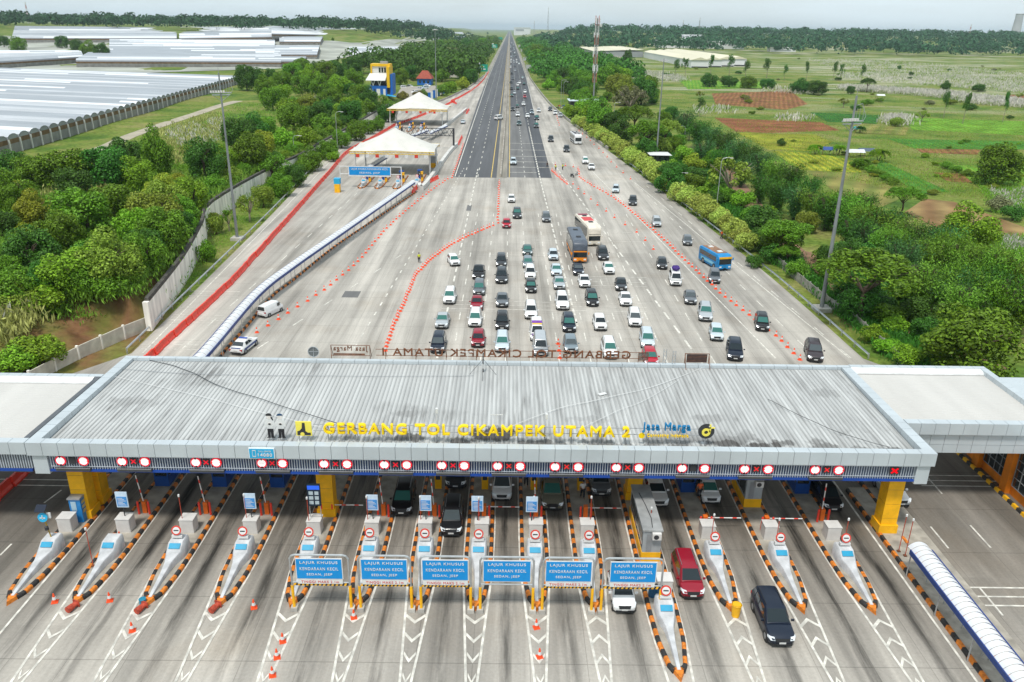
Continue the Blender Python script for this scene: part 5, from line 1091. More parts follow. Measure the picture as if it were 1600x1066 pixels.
p=P(928,382.4,.4); T=bus('double_decker_bus','cream bus with red roof panels right behind the slate grey bus',11.6,3.75,(p.x-.75,p.y+5.8,.012),.14,BC,BC,BR,BC,BC); MB().bx(-.95,.95,-1.2,1.9,3.785,3.8).build('red_roof_panel',BR,T); MB().bx(-.95,.95,3.6,5.0,3.785,3.8).build('dark_red_roof_panel',mat('bus_dark_red',(.2,.02,.04),.5),T)
p=P(903.5,224.5,.4); bus('coach_bus','white coach with dark windows on the right shoulder beyond the plaza',11,3.4,(p.x-.5,p.y+5.5,.012),.09,BW,BW,DARK,BW,mat('bus_dark_roof',(.06,.05,.055),.5),None,False)
p=P(1132,420.5,.4); T=bus('minibus','light blue minibus with wood coloured roof on right roadway',7.2,2.75,(p.x-.85,p.y+3.55,.012),.24,BB,BB,mat('bus_pale_blue',(.2,.5,.65),.4),BB,mat('bus_roof_brown',(.25,.13,.07),.6,var=.4,scale=1.5),None,False); MB().bx(-1.12,1.12,-3.68,-3.62,2.1,2.42).build('yellow_visor',YELLOW,T)
# far traffic on the highway
FARC=[(802,257,'mpv','pale'),(915.4,255.6,'mpv','white'),(925,265,'sedan','white'),(885.8,237,'suv','dark'),(861,221,'suv','dark'),(838,199,'pickup','dark'),(839,187,'suv','navy'),(811,195.6,'mpv','teal'),(809,181.6,'mpv','white'),(824.4,184,'mpv','white'),(831,178,'suv','steel'),(842,175,'mpv','white'),(860,173,'suv','dark'),(868,179,'mpv','white'),(876,182.7,'mpv','silver'),(801,173,'mpv','dark'),(808.5,168,'hatch','dark'),(818,165,'mpv','white'),(820,153,'mpv','red'),(799.6,151,'sedan','dark'),(804,146.7,'mpv','silver'),(820.4,145,'mpv','white'),(809,140,'hatch','dark'),(809,134,'van','white'),(799,140,'mpv','dark'),(819,132.7,'hatch','dark'),(812,130.7,'mpv','white'),(816.6,123,'mpv','silver'),(798.4,130,'hatch','dark'),(801,124,'mpv','grey'),(799.6,116,'mpv','dark'),(805,111,'mpv','silver'),(797.8,106,'van','white'),(804,103.6,'mpv','grey'),(811,100.6,'mpv','white'),(807,97,'mpv','grey'),(797.8,96,'mpv','silver')]
def far_cars():
    L=[]
    for px,py,k,c in FARC: p=P(px,py,.3); L.append((p.x,p.y,k,c))
    r=random.Random(3)
    for lane in (2.3,5.6,8.9):
        y=980
        while y<2600: L.append((lane+r.uniform(-.3,.3),y,r.choice(['mpv','mpv','hatch','suv','van']),r.choice(['white','white','silver','grey','dark','dark','pale']))); y*=r.uniform(1.05,1.14)
    bins={}
    for x,y,k,c in L:
        key='lane beside the median' if x<3.2 else 'middle lane' if x<7.2 else 'outer lane' if x<12.5 else 'right shoulder'
        bins.setdefault(key,[]).append((y,x,k,c))
    for key,v in bins.items():
        for i,(y,x,k,c) in enumerate(sorted(v)):
            near=y<500; kn=dict(mpv='family van',suv='sport utility car',sedan='saloon',hatch='hatchback',van='boxy van',pickup='pickup')[k]
            car(k,c,(x,y+2.2,.03),-.05 if x>12 else 0,f"{c} {kn} {nth(i)} along far highway, {key}".replace('teal','dark green').replace('steel','blue grey').replace('pale','pale silver'),'cars far up the highway',near,1.08)
far_cars()
p=P(779,187,.3); car('van','white',(p.x,p.y+2,.03),PI-.5,'white van turning across the median gap on left carriageway',None,True,1.1)
p=P(723,193,.3); car('sedan','pale',(p.x,p.y+2,.012),PI,'pale green and white saloon on left shoulder by second parapet',None,True,1.1)
# ---------------------------------------------------------------- masts, lamps, signs
MAST=mat('mast_steel',(.25,.265,.265),.5,.4,var=.25,scale=1.2,stretch=(1,1,.3))
def mast(px,py,h,r,label,top,base=True):
    p=PG(px,py); T=thing('light_mast',label,'mast',p); MB().tube((0,0,0),(0,0,h),r,r*.45,8).build('pole',MAST,T)
    if base: MB().bx(-r*3.4,r*3.4,-r*3.4,r*3.4,-.1,.55).build('plinth',CONC,T)
    if top=='arms':
        for z,w in ((h-3.2,1.7),(h-3.55,1.5)): MB().box((0,0,z),(w*2,.16,.16),.35).build('cross_arm',STEEL,T)
        for k in range(6):
            a=-1.5+k*.42; 
            MB().box((a*math.cos(.35),a*math.sin(.35)-.3,h-3.0),(.3,.26,.34),.35).build('floodlight',CABW,T)
        b=MB()
        for s in (1,-1): b.tube((0,0,h-4.6),(s*1.5*math.cos(.35),s*1.5*math.sin(.35),h-3.5),.045,n=5)
        for s in (.5,.9,1.4): b.tube((s,.3,h-3.2),(s,.3,h-1.6),.03,n=5)
        b.path([Vector((.2,0,h-1.2)),Vector((1.2,.6,h-1.0)),Vector((1.9,.6,h-2.6)),Vector((1.6,.6,h-3.4))],.035,5); b.build('brace',GREY,T)
        MB().tube((0,0,h),(0,0,h+1.0),.03,n=5).build('lightning_rod',GREY,T)
    else:
        c=MB(); n=10
        for k in range(n): a,b=2*PI*k/n,2*PI*(k+1)/n; c.tube((1.1*math.cos(a),1.1*math.sin(a),h-.4),(1.1*math.cos(b),1.1*math.sin(b),h-.4),.06,n=5)
        for k in range(4): a=PI/2*k; c.tube((0,0,h-.3),(1.1*math.cos(a),1.1*math.sin(a),h-.4),.05,n=5)
        c.build('head_ring',STEEL,T)
        for k in range(6): a=PI/3*k; MB().box((1.2*math.cos(a),1.2*math.sin(a),h-.62),(.4,.4,.25),a).build('floodlight',CABW,T)
    return T
mast(1283,485,29.6,.33,'tall steel floodlight mast with crossed arms beside the right guardrail','arms'); mast(371,375,29.2,.29,'tall steel floodlight mast with crossed arms beside left retaining wall','arms')
mast(1025,250,29.5,.28,'tall light mast with ring head between shrubs and trees, right','ring'); mast(682,165,36.5,.28,'tall light mast with ring head beside the blue and white panels','ring')
TR=[mat('tower_red',(.46,.17,.14),.6,var=.2),mat('tower_white',(.62,.60,.58),.6,var=.2)]
def tower():
    p=PG(926,182); h=43; T=thing('telecom_tower','red and white telecom tower with antennas rising from a steel pole','tower',p); MB().tube((0,0,0),(0,0,h-1),.42,.24,8).build('pole',MAST,T)
    m=MB(); n=14; z0=15
    for k in range(n):
        za,zb=z0+(h-z0)*k/n,z0+(h-z0)*(k+1)/n; w=.75; c=(k//2)%2
        Q_=[(w,w),(-w,w),(-w,-w),(w,-w)]
        for i in range(4):
            a,b=Q_[i],Q_[(i+1)%4]; m.tube((*a,za),(*a,zb),.075,n=5,m=c); m.tube((*a,za),(*b,zb),.045,n=4,m=c); m.tube((*a,za),(*b,za),.045,n=4,m=c)
    m.build('lattice',TR,T)
    for z,a in ((h-2,0),(h-2,2.1),(h-2,4.2),(h-8,.6),(h-8,2.7),(h-8,4.8),(h-22,.2),(h-22,2.3),(h-22,4.4),(h-16,1),(h-16,3.3)): MB().box((1.15*math.cos(a),1.15*math.sin(a),z),(.35,.4,2.6 if z<h-10 else 2.0),a).build('panel_antenna',WHITE,T)
    MB().disc((1.5,-.3,h-4),.75,(1,-1,0),14,0,.3).build('dish_antenna',WHITE,T)
tower()
def lamp(px,py,pyt,side,label,arm=1.8):
    p=PG(px,py); z=3.
    from_top=[h for h in np.arange(3,16,.25)]
    d=(p-Vector((0,0,CAM_H))); h=next((h for h in from_top if (lambda c:533-FPX*c.y/-c.z)(CM.transposed()@(d+Vector((0,0,h))))<pyt),9)
    T=thing('street_lamp',label,'street lamp',p); MB().tube((0,0,0),(0,0,h-.7),.10,.06,7).build('pole',STEEL,T); MB().path([Vector((0,0,h-.75)),Vector((side*.3,0,h-.2)),Vector((side*arm*.6,0,h)),Vector((side*arm,0,h-.02))],.05,6).build('arm',STEEL,T); MB().box((side*(arm+.25),0,h-.08),(.7,.26,.14)).build('lamp_head',CABW,T)
for a in ((528,239,175,1,'grey street lamp before the white retaining wall, farther of two'),(461,253,212,1,'grey street lamp before the white retaining wall, nearer of two'),(876,171,125,1,'green grey street lamp on right verge beside the parked motorcycles'),(880,160,128,1,'second street lamp just behind the one at right verge'),(958,201,160,1,'slim street lamp standing behind pale shrub row'),(1118,338,247,1,'slim street lamp standing among the nearer pale shrubs'),(1069,224,198,-1,'short curved street lamp beside the dirt track'),(1057,300,270,1,'small curved lamp near the olive tree')): lamp(*a)
GSIGN=mat('sign_green',(.005,.3,.19),.45,var=.05)
def road_sign(px0,py0,px1,py1,pyb,label,m,wr):
    b=PG((px0+px1)/2,pyb); sc=math.hypot(b.y*.93+CAM_H*.36,0)/FPX; w,h=abs(px1-px0)*sc/2,abs(py1-py0)*sc; z0=(pyb-py1)*sc
    T=thing('direction_sign' if m is GSIGN else 'billboard',label,'road sign' if m is GSIGN else 'billboard',b)
    MB().bx(-w,w,-.08,.08,z0,z0+h).build('panel',m,T); 
    for s in (-.8,.8): MB().bx(s*w-.15,s*w+.15,.1,.4,0,z0+h*.8).build('post',STEEL,T)
    if wr:
        g=MB(); g.bx(-w*.7,w*.3,-.11,-.09,z0+h*.6,z0+h*.75).bx(-w*.7,w*.6,-.11,-.09,z0+h*.25,z0+h*.4); g.build('white_bars',WHITE,T)
        MB().bx(-w*1.0,-w*.3,-.06,.06,z0+h+.05,z0+h*1.25).build('exit_plate',WHITE,T)
road_sign(746,102,762,112.5,125,'nearest green direction sign left of the far highway',GSIGN,True); road_sign(768.5,70.5,777,76,86,'second green direction sign up the left of far highway',GSIGN,True); road_sign(779,59,785,62.5,68,'farthest green direction sign, left of the highway near horizon',GSIGN,False)
BILL=mat('board_back',(.42,.43,.42),.7,var=.15)
for a in ((822,102,831,108,114,'nearest of four pale boards right of the far highway'),(817.5,90,823.5,95,101,'second nearest of four pale boards right of far highway'),(813.5,77,818,81,86,'third of four pale boards right of the far highway'),(810,71,814,74,79,'farthest of four pale boards right of the far highway')): road_sign(*a,BILL,False)
# dark truss gantry behind the first tent
p=P(709,233); q=P(632,228); T=thing('truss_gantry','dark steel truss sign gantry seen from behind, between the two tents','gantry',(p.x,p.y,0)); L=p.x-q.x
for x in (0,-L): MB().bx(x-.3,x+.3,-.3,.3,0,6.6).build('leg',DARK,T)
m=MB(); n=12
for z in (4.1,6.4): m.bx(-L,0,-.12,.12,z,z+.2)
for k in range(n): a=-L+L*k/n; m.tube((a,0,4.2),(a+L/n,0,6.5),.07,n=5); m.tube((a,0,6.5),(a+L/n,0,4.2),.07,n=5)
m.build('truss',DARK,T)
# ---------------------------------------------------------------- white tent toll plazas
TENT=mat('tent_membrane',(.6,.58,.53),.6,var=.08,scale=.4); TRUSS=mat('tent_truss_yellow',(.62,.42,.03),.5)
def tent(posts,X0,X1,Y0,Y1,eave,apex,label,islands_,tag_):
    T=thing('tent_canopy',label,'tent canopy',((X0+X1)/2,(Y0+Y1)/2,0)); ox,oy=(X0+X1)/2,(Y0+Y1)/2; w,d=(X1-X0)/2,(Y1-Y0)/2
    n=20; m=12; V=[]
    for j in range(m+1):
        for i in range(n+1):
            u,v=-1+2*i/n,-1+2*j/m; r=max(abs(u)*.98,abs(v)*.9); k=max(0,1-math.hypot(u*1.0,v*.85)); z=eave+(apex-eave)*(k**1.35)+ .9*(1-abs(v)**2)*(1-abs(u)**6)-.35*(u*u)*(1-v*v)*0
            V.append((u*w*(1-.03*(1-v*v)*abs(u)),v*d-.0,z))
    MB().add(V,[(j*(n+1)+i,j*(n+1)+i+1,(j+1)*(n+1)+i+1,(j+1)*(n+1)+i) for j in range(m) for i in range(n)]).build('membrane',TENT,T,180)
    for sy in (-1,1):
        b=MB(); y=sy*d
        b.tube((-w,y,eave-.05),(w,y,eave-.05),.1,n=6).tube((-w,y,eave-.7),(w,y,eave-.7),.1,n=6)
        for k in range(24): a=-w+2*w*k/24; b.tube((a,y,eave-.7),(a+w/24,y,eave-.05),.06,n=4); b.tube((a+w/24,y,eave-.05),(a+w/12,y,eave-.7),.06,n=4)
        b.build('edge_truss',TRUSS,T)
    for (x,y) in posts: MB().tube((x-ox,y-oy,0),(x-ox,y-oy,eave+.3),.22,n=8).build('column',WHITE,T)
    for k in range(8): x=-w*.8+k*w*1.6/7; MB().bx(x-.45,x+.45,-d-.1,-d+.1,eave-1.6,eave-.75).build('lane_light',[REDW,DARK,WHITE][(0,2)[k%2]],T)
    return T
b0,b1,b2,b3=P(556,269),P(566,267),P(672,274),P(679,271)
T1=tent([(b0.x,b0.y),(b1.x,b1.y+6),(b2.x,b2.y),(b3.x,b3.y+6)],P(545,236,6.4).x,P(668,241,6.4).x+1.5,P(545,236,6.4).y,P(545,236,6.4).y+17,6.4,10.6,'nearer white tent canopy with yellow edge truss over left toll lanes',None,'')
c0,c1,c2,c3=P(610,195.5),P(616,197),P(691,196.5),P(696,195)
T2=tent([(c0.x,c0.y),(c0.x+1.5,c0.y+8),(c2.x,c2.y),(c2.x+1.5,c2.y+8)],P(604,170,6.6).x,P(694,168,6.6).x+2,P(604,170,6.6).y,P(604,170,6.6).y+20,6.6,11.6,'farther white tent canopy with yellow edge over left toll lanes',None,'')
def tent_island(px,py,lab,sc):
    p=P(px,py); o=[]
    for k,(dy,nm,g) in dict(isl=(0,'short orange kerbed toll island','tent toll islands'),crash=(0,'small white crash block','tent crash blocks'),ne=(5.9,'small no entry sign','tent no entry signs'),booth=(12.5,'pale blue toll booth','tent booths'),mach=(9.2,'small yellow card machine','tent card machines')).items():
        r=dup(PR[k],(p.x+(1.0*0 if k!='mach' else .9),p.y+dy,0),0,f'{nm} {lab}',g)
        if k=='isl': r.scale=(1,.55,1)
        if k=='booth': r.scale=(.8,.7,.9)
for a in ((562.6,295,'leftmost under the nearer tent',1),(589,295.5,'second from left under the nearer tent',1),(617.6,296,'third from left under the nearer tent',1),(648,294,'rightmost under the nearer tent',1),(616.5,206,'leftmost under the farther tent',1),(637.5,206,'middle under the farther tent',1),(655.5,207,'rightmost under the farther tent',1)): tent_island(*a)
for pts,lab in (((( 636,215),(668,203)),'white walkway roof end past the dark truss gantry'),((( 668,209),(697,196)),'white walkway roof right of the farther tent'),(((575,262),(605,243)),'grey walkway roof under left of the nearer tent')):
    a,b=P(*pts[0],2.4),P(*pts[1],2.4); walkway('covered_walkway',lab,V2((a.x,a.y),(b.x,b.y)),2.4,1.6,1,1.3)
p,q=P(526,299),P(632,288); p.y=q.y=(p.y+q.y)/2
T=thing('height_gantry','wide blue lane sign on white frame before the nearer tent','height gantry',((p.x+q.x)/2,p.y,0)); w=(q.x-p.x)/2
for s in (-w,w): MB().tube((s,0,0),(s,0,5.2),.12,n=7).build('leg',WHITE,T)
for z in (5.1,3.3): MB().tube((-w,0,z),(w,0,z),.09,n=6).build('cross_bar',WHITE,T)
cx=-w*.0-.2; MB().bx(cx-5.2,cx+5.2,-.25,-.12,2.75,5.2).build('sign_edge',WHITE,T); MB().bx(cx-5.0,cx+5.0,-.28,-.26,3.1,5.05).build('sign_panel',BLUE,T); text('lettering','LAJUR KHUSUS KENDARAAN KECIL',9,.6,WHITE,T,(cx,-.3,4.5),FRONT,.01,.02); text('lettering','SEDAN, JEEP',5,.55,WHITE,T,(cx,-.3,3.6),FRONT,.01,.02)
p=P(526,299); T=thing('toll_machine','yellow and blue machine box at left leg of the wide blue sign','machine',(p.x+.5,p.y-1,0)); MB().bx(-.6,.6,-.8,.8,0,2.0).build('body',YELLOW,T); MB().bx(-.7,.7,-.6,.9,2.0,3.3).build('head',LIGHTBLUE,T)
MB().bx(-.62,-.6,-.3,.5,.3,1.6).build('door',DARK,T)
p=P(677,262); T=thing('toll_booth','grey and yellow booth at right end under the nearer tent','toll booth',(p.x,p.y+2,0)); MB().bx(-.9,.9,-2.2,2.2,0,1.3).build('base',YELLOW,T); MB().bx(-.8,.8,-2.1,2.1,1.3,3).build('cabin',GREY,T); MB().bx(-1,1,-2.4,2.4,3,3.25).build('roof',GREY,T)
# ---------------------------------------------------------------- buildings
BBL=mat('building_blue',(.008,.12,.45),.5,var=.08,scale=.3); BYE=mat('building_yellow',(.78,.46,.01),.5,var=.06,scale=.3); BWH=mat('building_white',(.72,.7,.66),.6,var=.08,scale=.3)
a,b=PG(568,153),PG(612,154); X0,X1,Y0=a.x,b.x,(a.y+b.y)/2; g0=min(a.z,b.z); print('BLD',a,b); W_=X1-X0; U=W_/44*1.0   # U: metres per photo pixel there
T=thing('office_building','blue and yellow office building with white awning beyond the hillside trees','building',(X0,Y0,g0)); D=14; T.scale=(1,1,1.42)
MB().bx(0,W_,0,D,-1,25*U).build('lower_block',BBL,T)
for x0,x1 in ((.05,.2),(.43,.63),(.8,.93)): MB().bx(W_*x0,W_*x1,-.12,-.01,3*U,20*U).build('white_panel',BWH,T)
MB().bx(W_*.3,W_*.37,-.14,-.01,4*U,20*U).build('window',GLASS,T)
MB().bx(.6,W_*.8,4,D-.3,25*U+.01,34*U).build('terrace_recess',DARK,T)
for x in (.14,.5):
    m=MB(); 
    for s in (-1,1): m.tube((W_*x+W_*.11,.2,25*U),(W_*x+W_*.11+s*W_*.1,.2,34*U),.22,n=6)
    m.build('v_column',WHITE,T)
MB().add([(-W_*.13,-1.2,33.5*U),(W_*.95,-1.2,33.5*U),(W_*.98,6,44*U),(-W_*.0,6,44*U),(-W_*.13,-1.2,34.3*U),(W_*.95,-1.2,34.3*U),(W_*.98,6,44.8*U),(-W_*.0,6,44.8*U)],[(0,3,2,1),(4,5,6,7),(0,1,5,4),(1,2,6,5),(2,3,7,6),(3,0,4,7)]).build('awning',WHITE,T)
MB().bx(W_*.1,W_*.98,6.2,D,34*U,58*U).build('upper_wall',BWH,T)
f=MB(); f.bx(W_*.05,W_*1.14,5.6,D+.3,56*U,60*U).bx(W_*.05,W_*.13,5.6,D+.3,34*U,56*U-.01).bx(W_*1.0,W_*1.16,1,D+.3,22*U,56*U-.01); f.build('yellow_frame',BYE,T)
for k in range(3): MB().bx(W_*(.5+.15*k),W_*(.6+.15*k),6.05,6.18,46*U,54*U).build('window',GLASS,T)
MB().bx(W_*1.17,W_*1.3,2,D,10*U,44*U).build('stair_tower',BBL,T); MB().bx(W_*.55,W_*.95,8,12,60*U+.01,64*U).build('roof_tank',GREY,T)
MB().add([(W_*1.0,-3,10*U),(W_*1.5,-3,8*U),(W_*1.5,2,8*U),(W_*1.0,2,11*U)],[(0,1,2,3),(3,2,1,0)]).build('porch_roof',LIGHTBLUE,T)
def house(px0,px1,py,h,rh,label,wallm,roofm,depth,name='house'):
    a,b=PG(px0,py),PG(px1,py); W_=b.x-a.x; T=thing(name,label,'house' if name=='house' else 'shed',(a.x,a.y,min(a.z,b.z))); MB().bx(0,W_,0,depth,-1,h).build('wall',wallm,T)
    o=.8; z=h; r=MB(); r.add([(-o,-o,z),(W_+o,-o,z),(W_+o,depth+o,z),(-o,depth+o,z),(W_*.3,depth/2,z+rh),(W_*.7,depth/2,z+rh)],[(0,1,5,4),(1,2,5),(2,3,4,5),(3,0,4),(0,3,2,1)]); r.build('roof',roofm,T)
    for k in range(3): MB().bx(W_*(.12+.3*k),W_*(.27+.3*k),-.08,-.01,h*.35,h*.75).build('window',GLASS,T)
TILE=mat('red_tile',(.28,.055,.03),.7,var=.25,scale=1); PINKT=mat('pink_tile',(.5,.3,.25),.7,var=.4,scale=.5)
house(652,674,133,4.2,5,'house with dark red tiled roof and blue wall by the car park',BBL,TILE,16); house(699,729,121,4.5,6.5,'house with faded pink and red roof near nearest green sign',BWH,PINKT,18)
house(891,936,171,4,.8,'dark shed with pale blue flat roof on right verge',DARK,mat('shed_roof',(.5,.58,.62),.5),14,'shed'); house(1018,1044,256,2.6,.3,'small white roofed hut half hidden behind pale shrubs',DARK,WHITE,6,'shed')
house(570,598,176,3,.6,'small low building behind the wall beside the farther tent',BWH,mat('grey_roof',(.3,.3,.3),.7),8,'shed')
for k in range(9):
    p=PG(671+k*3.6,158-k*1.9); T=thing('banner_panel',f'blue and white upright panel, {nth(k)} from left in the row by the car park','banner',p,0,'upright panels by the car park'); MB().bx(-.75,.75,-.05,.05,.2,4.4).build('panel',[BBL,WHITE][k%2],T); MB().bx(-.06,.06,.06,.18,0,4.4).build('post',STEEL,T)
for i,(px,py,k,c,lab) in enumerate(((629,139,'van','white','white van leftmost in the car park by the blue building'),(641,137,'mpv','white','white car second from left in the car park'),(648,146,'mpv','white','white car nearest in the car park'),(656,140,'sedan','silver','silver saloon in middle of the car park'),(664,139,'van','pale','pale van right of the silver saloon in car park'),(668,136,'mpv','white','white car rightmost in the car park'))): p=PG(px,py); car(k,c,(p.x,p.y,p.z+.03),.9 if i%2 else -.8,lab,'cars in the car park',False,1.1)
pk=[PG(*q) for q in ((618,150),(628,136),(680,134),(684,142),(660,152),(640,160))]; struct(MB().add([(v.x,v.y,v.z+.12) for v in pk],[(5,4,3,2,1,0)]).build('car_park_pavement',mat('car_park_gravel',(.32,.29,.25),.9,var=.2)))
WHR=mat('warehouse_roof',(.62,.58,.42),.6,var=.12,scale=.05,stretch=(1,.1,1)); WHW=mat('warehouse_wall',(.7,.7,.7),.6,var=.05)
def warehouse():
    a,b=P(1079,106),P(1187,107); T=thing('warehouse','wide cream roofed warehouse with white walls in the far right field','warehouse',(a.x,a.y,0)); W_=b.x-a.x; n=4
    m=MB(); r=MB(); w=W_/n
    for k in range(n):
        y0=k*22; x=k*w; h=8
        MB().bx(x,x+w-.5,y0,330+k*40,0,h).build('wall',WHW,T); q=MB(); q.add([(x-.5,y0-1,h),(x+w*.5,y0-1,h+3),(x+w,y0-1,h),(x-.5,331+k*40,h),(x+w*.5,331+k*40,h+3),(x+w,331+k*40,h)],[(0,1,4,3),(1,2,5,4),(0,2,1),(3,4,5)]); q.build('roof',WHR,T); MB().bx(x+1,x+w-1,y0-.3,y0-.05,.2,1.4).build('base_strip',DARK,T)
    q=MB(); q.add([(-75,330,8),(0,330,11),(0,620,11),(-75,620,8)],[(0,1,2,3)]); q.build('roof',WHR,T); MB().bx(-74,-.5,331,619,0,8).build('wall',GREY,T)
    c,d=P(1031,80),P(1121,78); T=thing('warehouse','tall plain white warehouse block behind the cream roofs','warehouse',(c.x,c.y,0)); MB().bx(0,d.x-c.x,0,120,0,19).build('wall',WHW,T); MB().bx(-1,d.x-c.x+1,-1,121,19,19.8).build('roof',WHW,T)
    for k in range(5): x=(d.x-c.x)*(.05+.19*k); MB().bx(x,x+8,-.4,-.05,12,15).build('window',GREY,T)
warehouse()
p=PG(1586,52); p=Vector((p.x*.6,p.y*.6,20)) if p.y>6000 else p
d=CM@Vector(((1586-800)/FPX,(533-56)/FPX,-1)); t=3000/d.y; T=thing('cooling_stack','pale tapering chimney stack above the treeline at far right','chimney',(d.x*t,3000,20)); MB().lathe([(20,0),(15,40),(12.5,75),(12.5,92)],20).build('shell',mat('stack_concrete',(.42,.43,.44),.8,var=.1,scale=.02),T,60); MB().lathe([(12.6,90),(13.2,92),(12.6,93)],20).build('rim',GREY,T)
d=CM@Vector(((798-800)/FPX,(533-50)/FPX,-1)); t=5200/d.y; T=thing('far_building','pale building block straddling the end of the highway at horizon','building',(d.x*t+60,5200,0)); MB().bx(-40,60,0,40,0,42).build('wall',WHW,T); MB().bx(-42,62,-2,42,42,45).build('roof',WHW,T); MB().bx(-30,20,-1,0,25,35).build('window',GREY,T)
for px,pyt,dist,lab in ((835,33,3000,'thin lattice mast right of the far highway end'),(857,12,2800,'taller lattice mast right of the far highway end'),(1068,32,2600,'thin lattice mast above treeline behind the warehouse'),(1094,28,2600,'lattice mast above treeline right of warehouse'),(1518,38,2600,'red white lattice mast above the treeline left of chimney'),(39,3,2300,'red and white lattice mast above the treeline at far left'),(548,28,2600,'lattice mast above left treeline, near the highway'),(588,27,2700,'second lattice mast above left treeline, near the highway')):
    d=CM@Vector(((px-800)/FPX,(533-pyt)/FPX,-1)); t=dist/d.y; h=CAM_H+d.z*t; T=thing('lattice_mast',lab,'mast',(d.x*t,dist,0)); m=MB()
    for k in range(10):
        w0,w1=3.2*(1-k/10)+.5,3.2*(1-(k+1)/10)+.5; z0,z1=h*k/10,h*(k+1)/10
        for sx,sy in ((1,1),(1,-1),(-1,1),(-1,-1)): m.tube((sx*w0,sy*w0,z0),(sx*w1,sy*w1,z1),.3,n=4,m=k%2); m.tube((sx*w0,sy*w0,z0),(-sx*w1,sy*w1,z1),.18,n=4,m=k%2)
    m.build('lattice',TR if 'red' in lab else [GREY,GREY],T); MB().bx(-1,1,-1,1,h-6,h-2).build('antenna',WHITE,T)
# white roofed rows far right at the wood edge, tarpaulin huts in the fields
for px0,px1,py,lab in ((1088,1150,59,'long white building at edge of the far right wood'),(1068,1082,61,'small white building left of the long one by the wood'),(1203,1238,81,'pair of pale low roofs at the wood edge right of warehouse')):
    d=CM@Vector(((px0-800)/FPX,(533-py)/FPX,-1)); a=PG(px0,py); b=PG(px1,py); T=thing('far_building',lab,'building',a); w=(b-a).length; MB().bx(0,w,0,20,-2,7).build('wall',WHW,T); MB().bx(-1,w+1,-1,21,7,8.5).build('roof',WHW,T); MB().bx(w*.2,w*.8,-.3,-.05,2,4).build('window',GREY,T)
for px,py,c,w,lab in ((1293,242,(.03,.07,.25),5,'dark blue tarpaulin hut among the yellow crop plots'),(1335,246,(.6,.62,.64),5.5,'white tarpaulin hut right of blue tarpaulin hut'),(1352,244,(.08,.11,.15),5,'dark tarpaulin hut beside the round palm'),(1339,208,(.02,.4,.4),3,'turquoise tarpaulin hut below the dark palm in the fields'),(1375,154,(.65,.66,.66),5,'small white tarpaulin alone in the far green field')):
    p=PG(px,py); T=thing('tarpaulin_hut',lab,'hut',p); m=mat('tarp_%d'%px,c,.5,var=.15); MB().add([(-w/2,-1.6,1.7),(w/2,-1.6,1.7),(w/2,1.6,1.7),(-w/2,1.6,1.7),(-w/2,0,2.6),(w/2,0,2.6)],[(0,1,5,4),(2,3,4,5),(0,4,3),(1,2,5),(0,3,2,1)]).build('tarpaulin',m,T)
    for sx in (-1,1):
        for sy in (-1,1): MB().tube((sx*w*.45,sy*1.4,0),(sx*w*.45,sy*1.4,1.7),.07,n=5).build('pole',RUST,T)
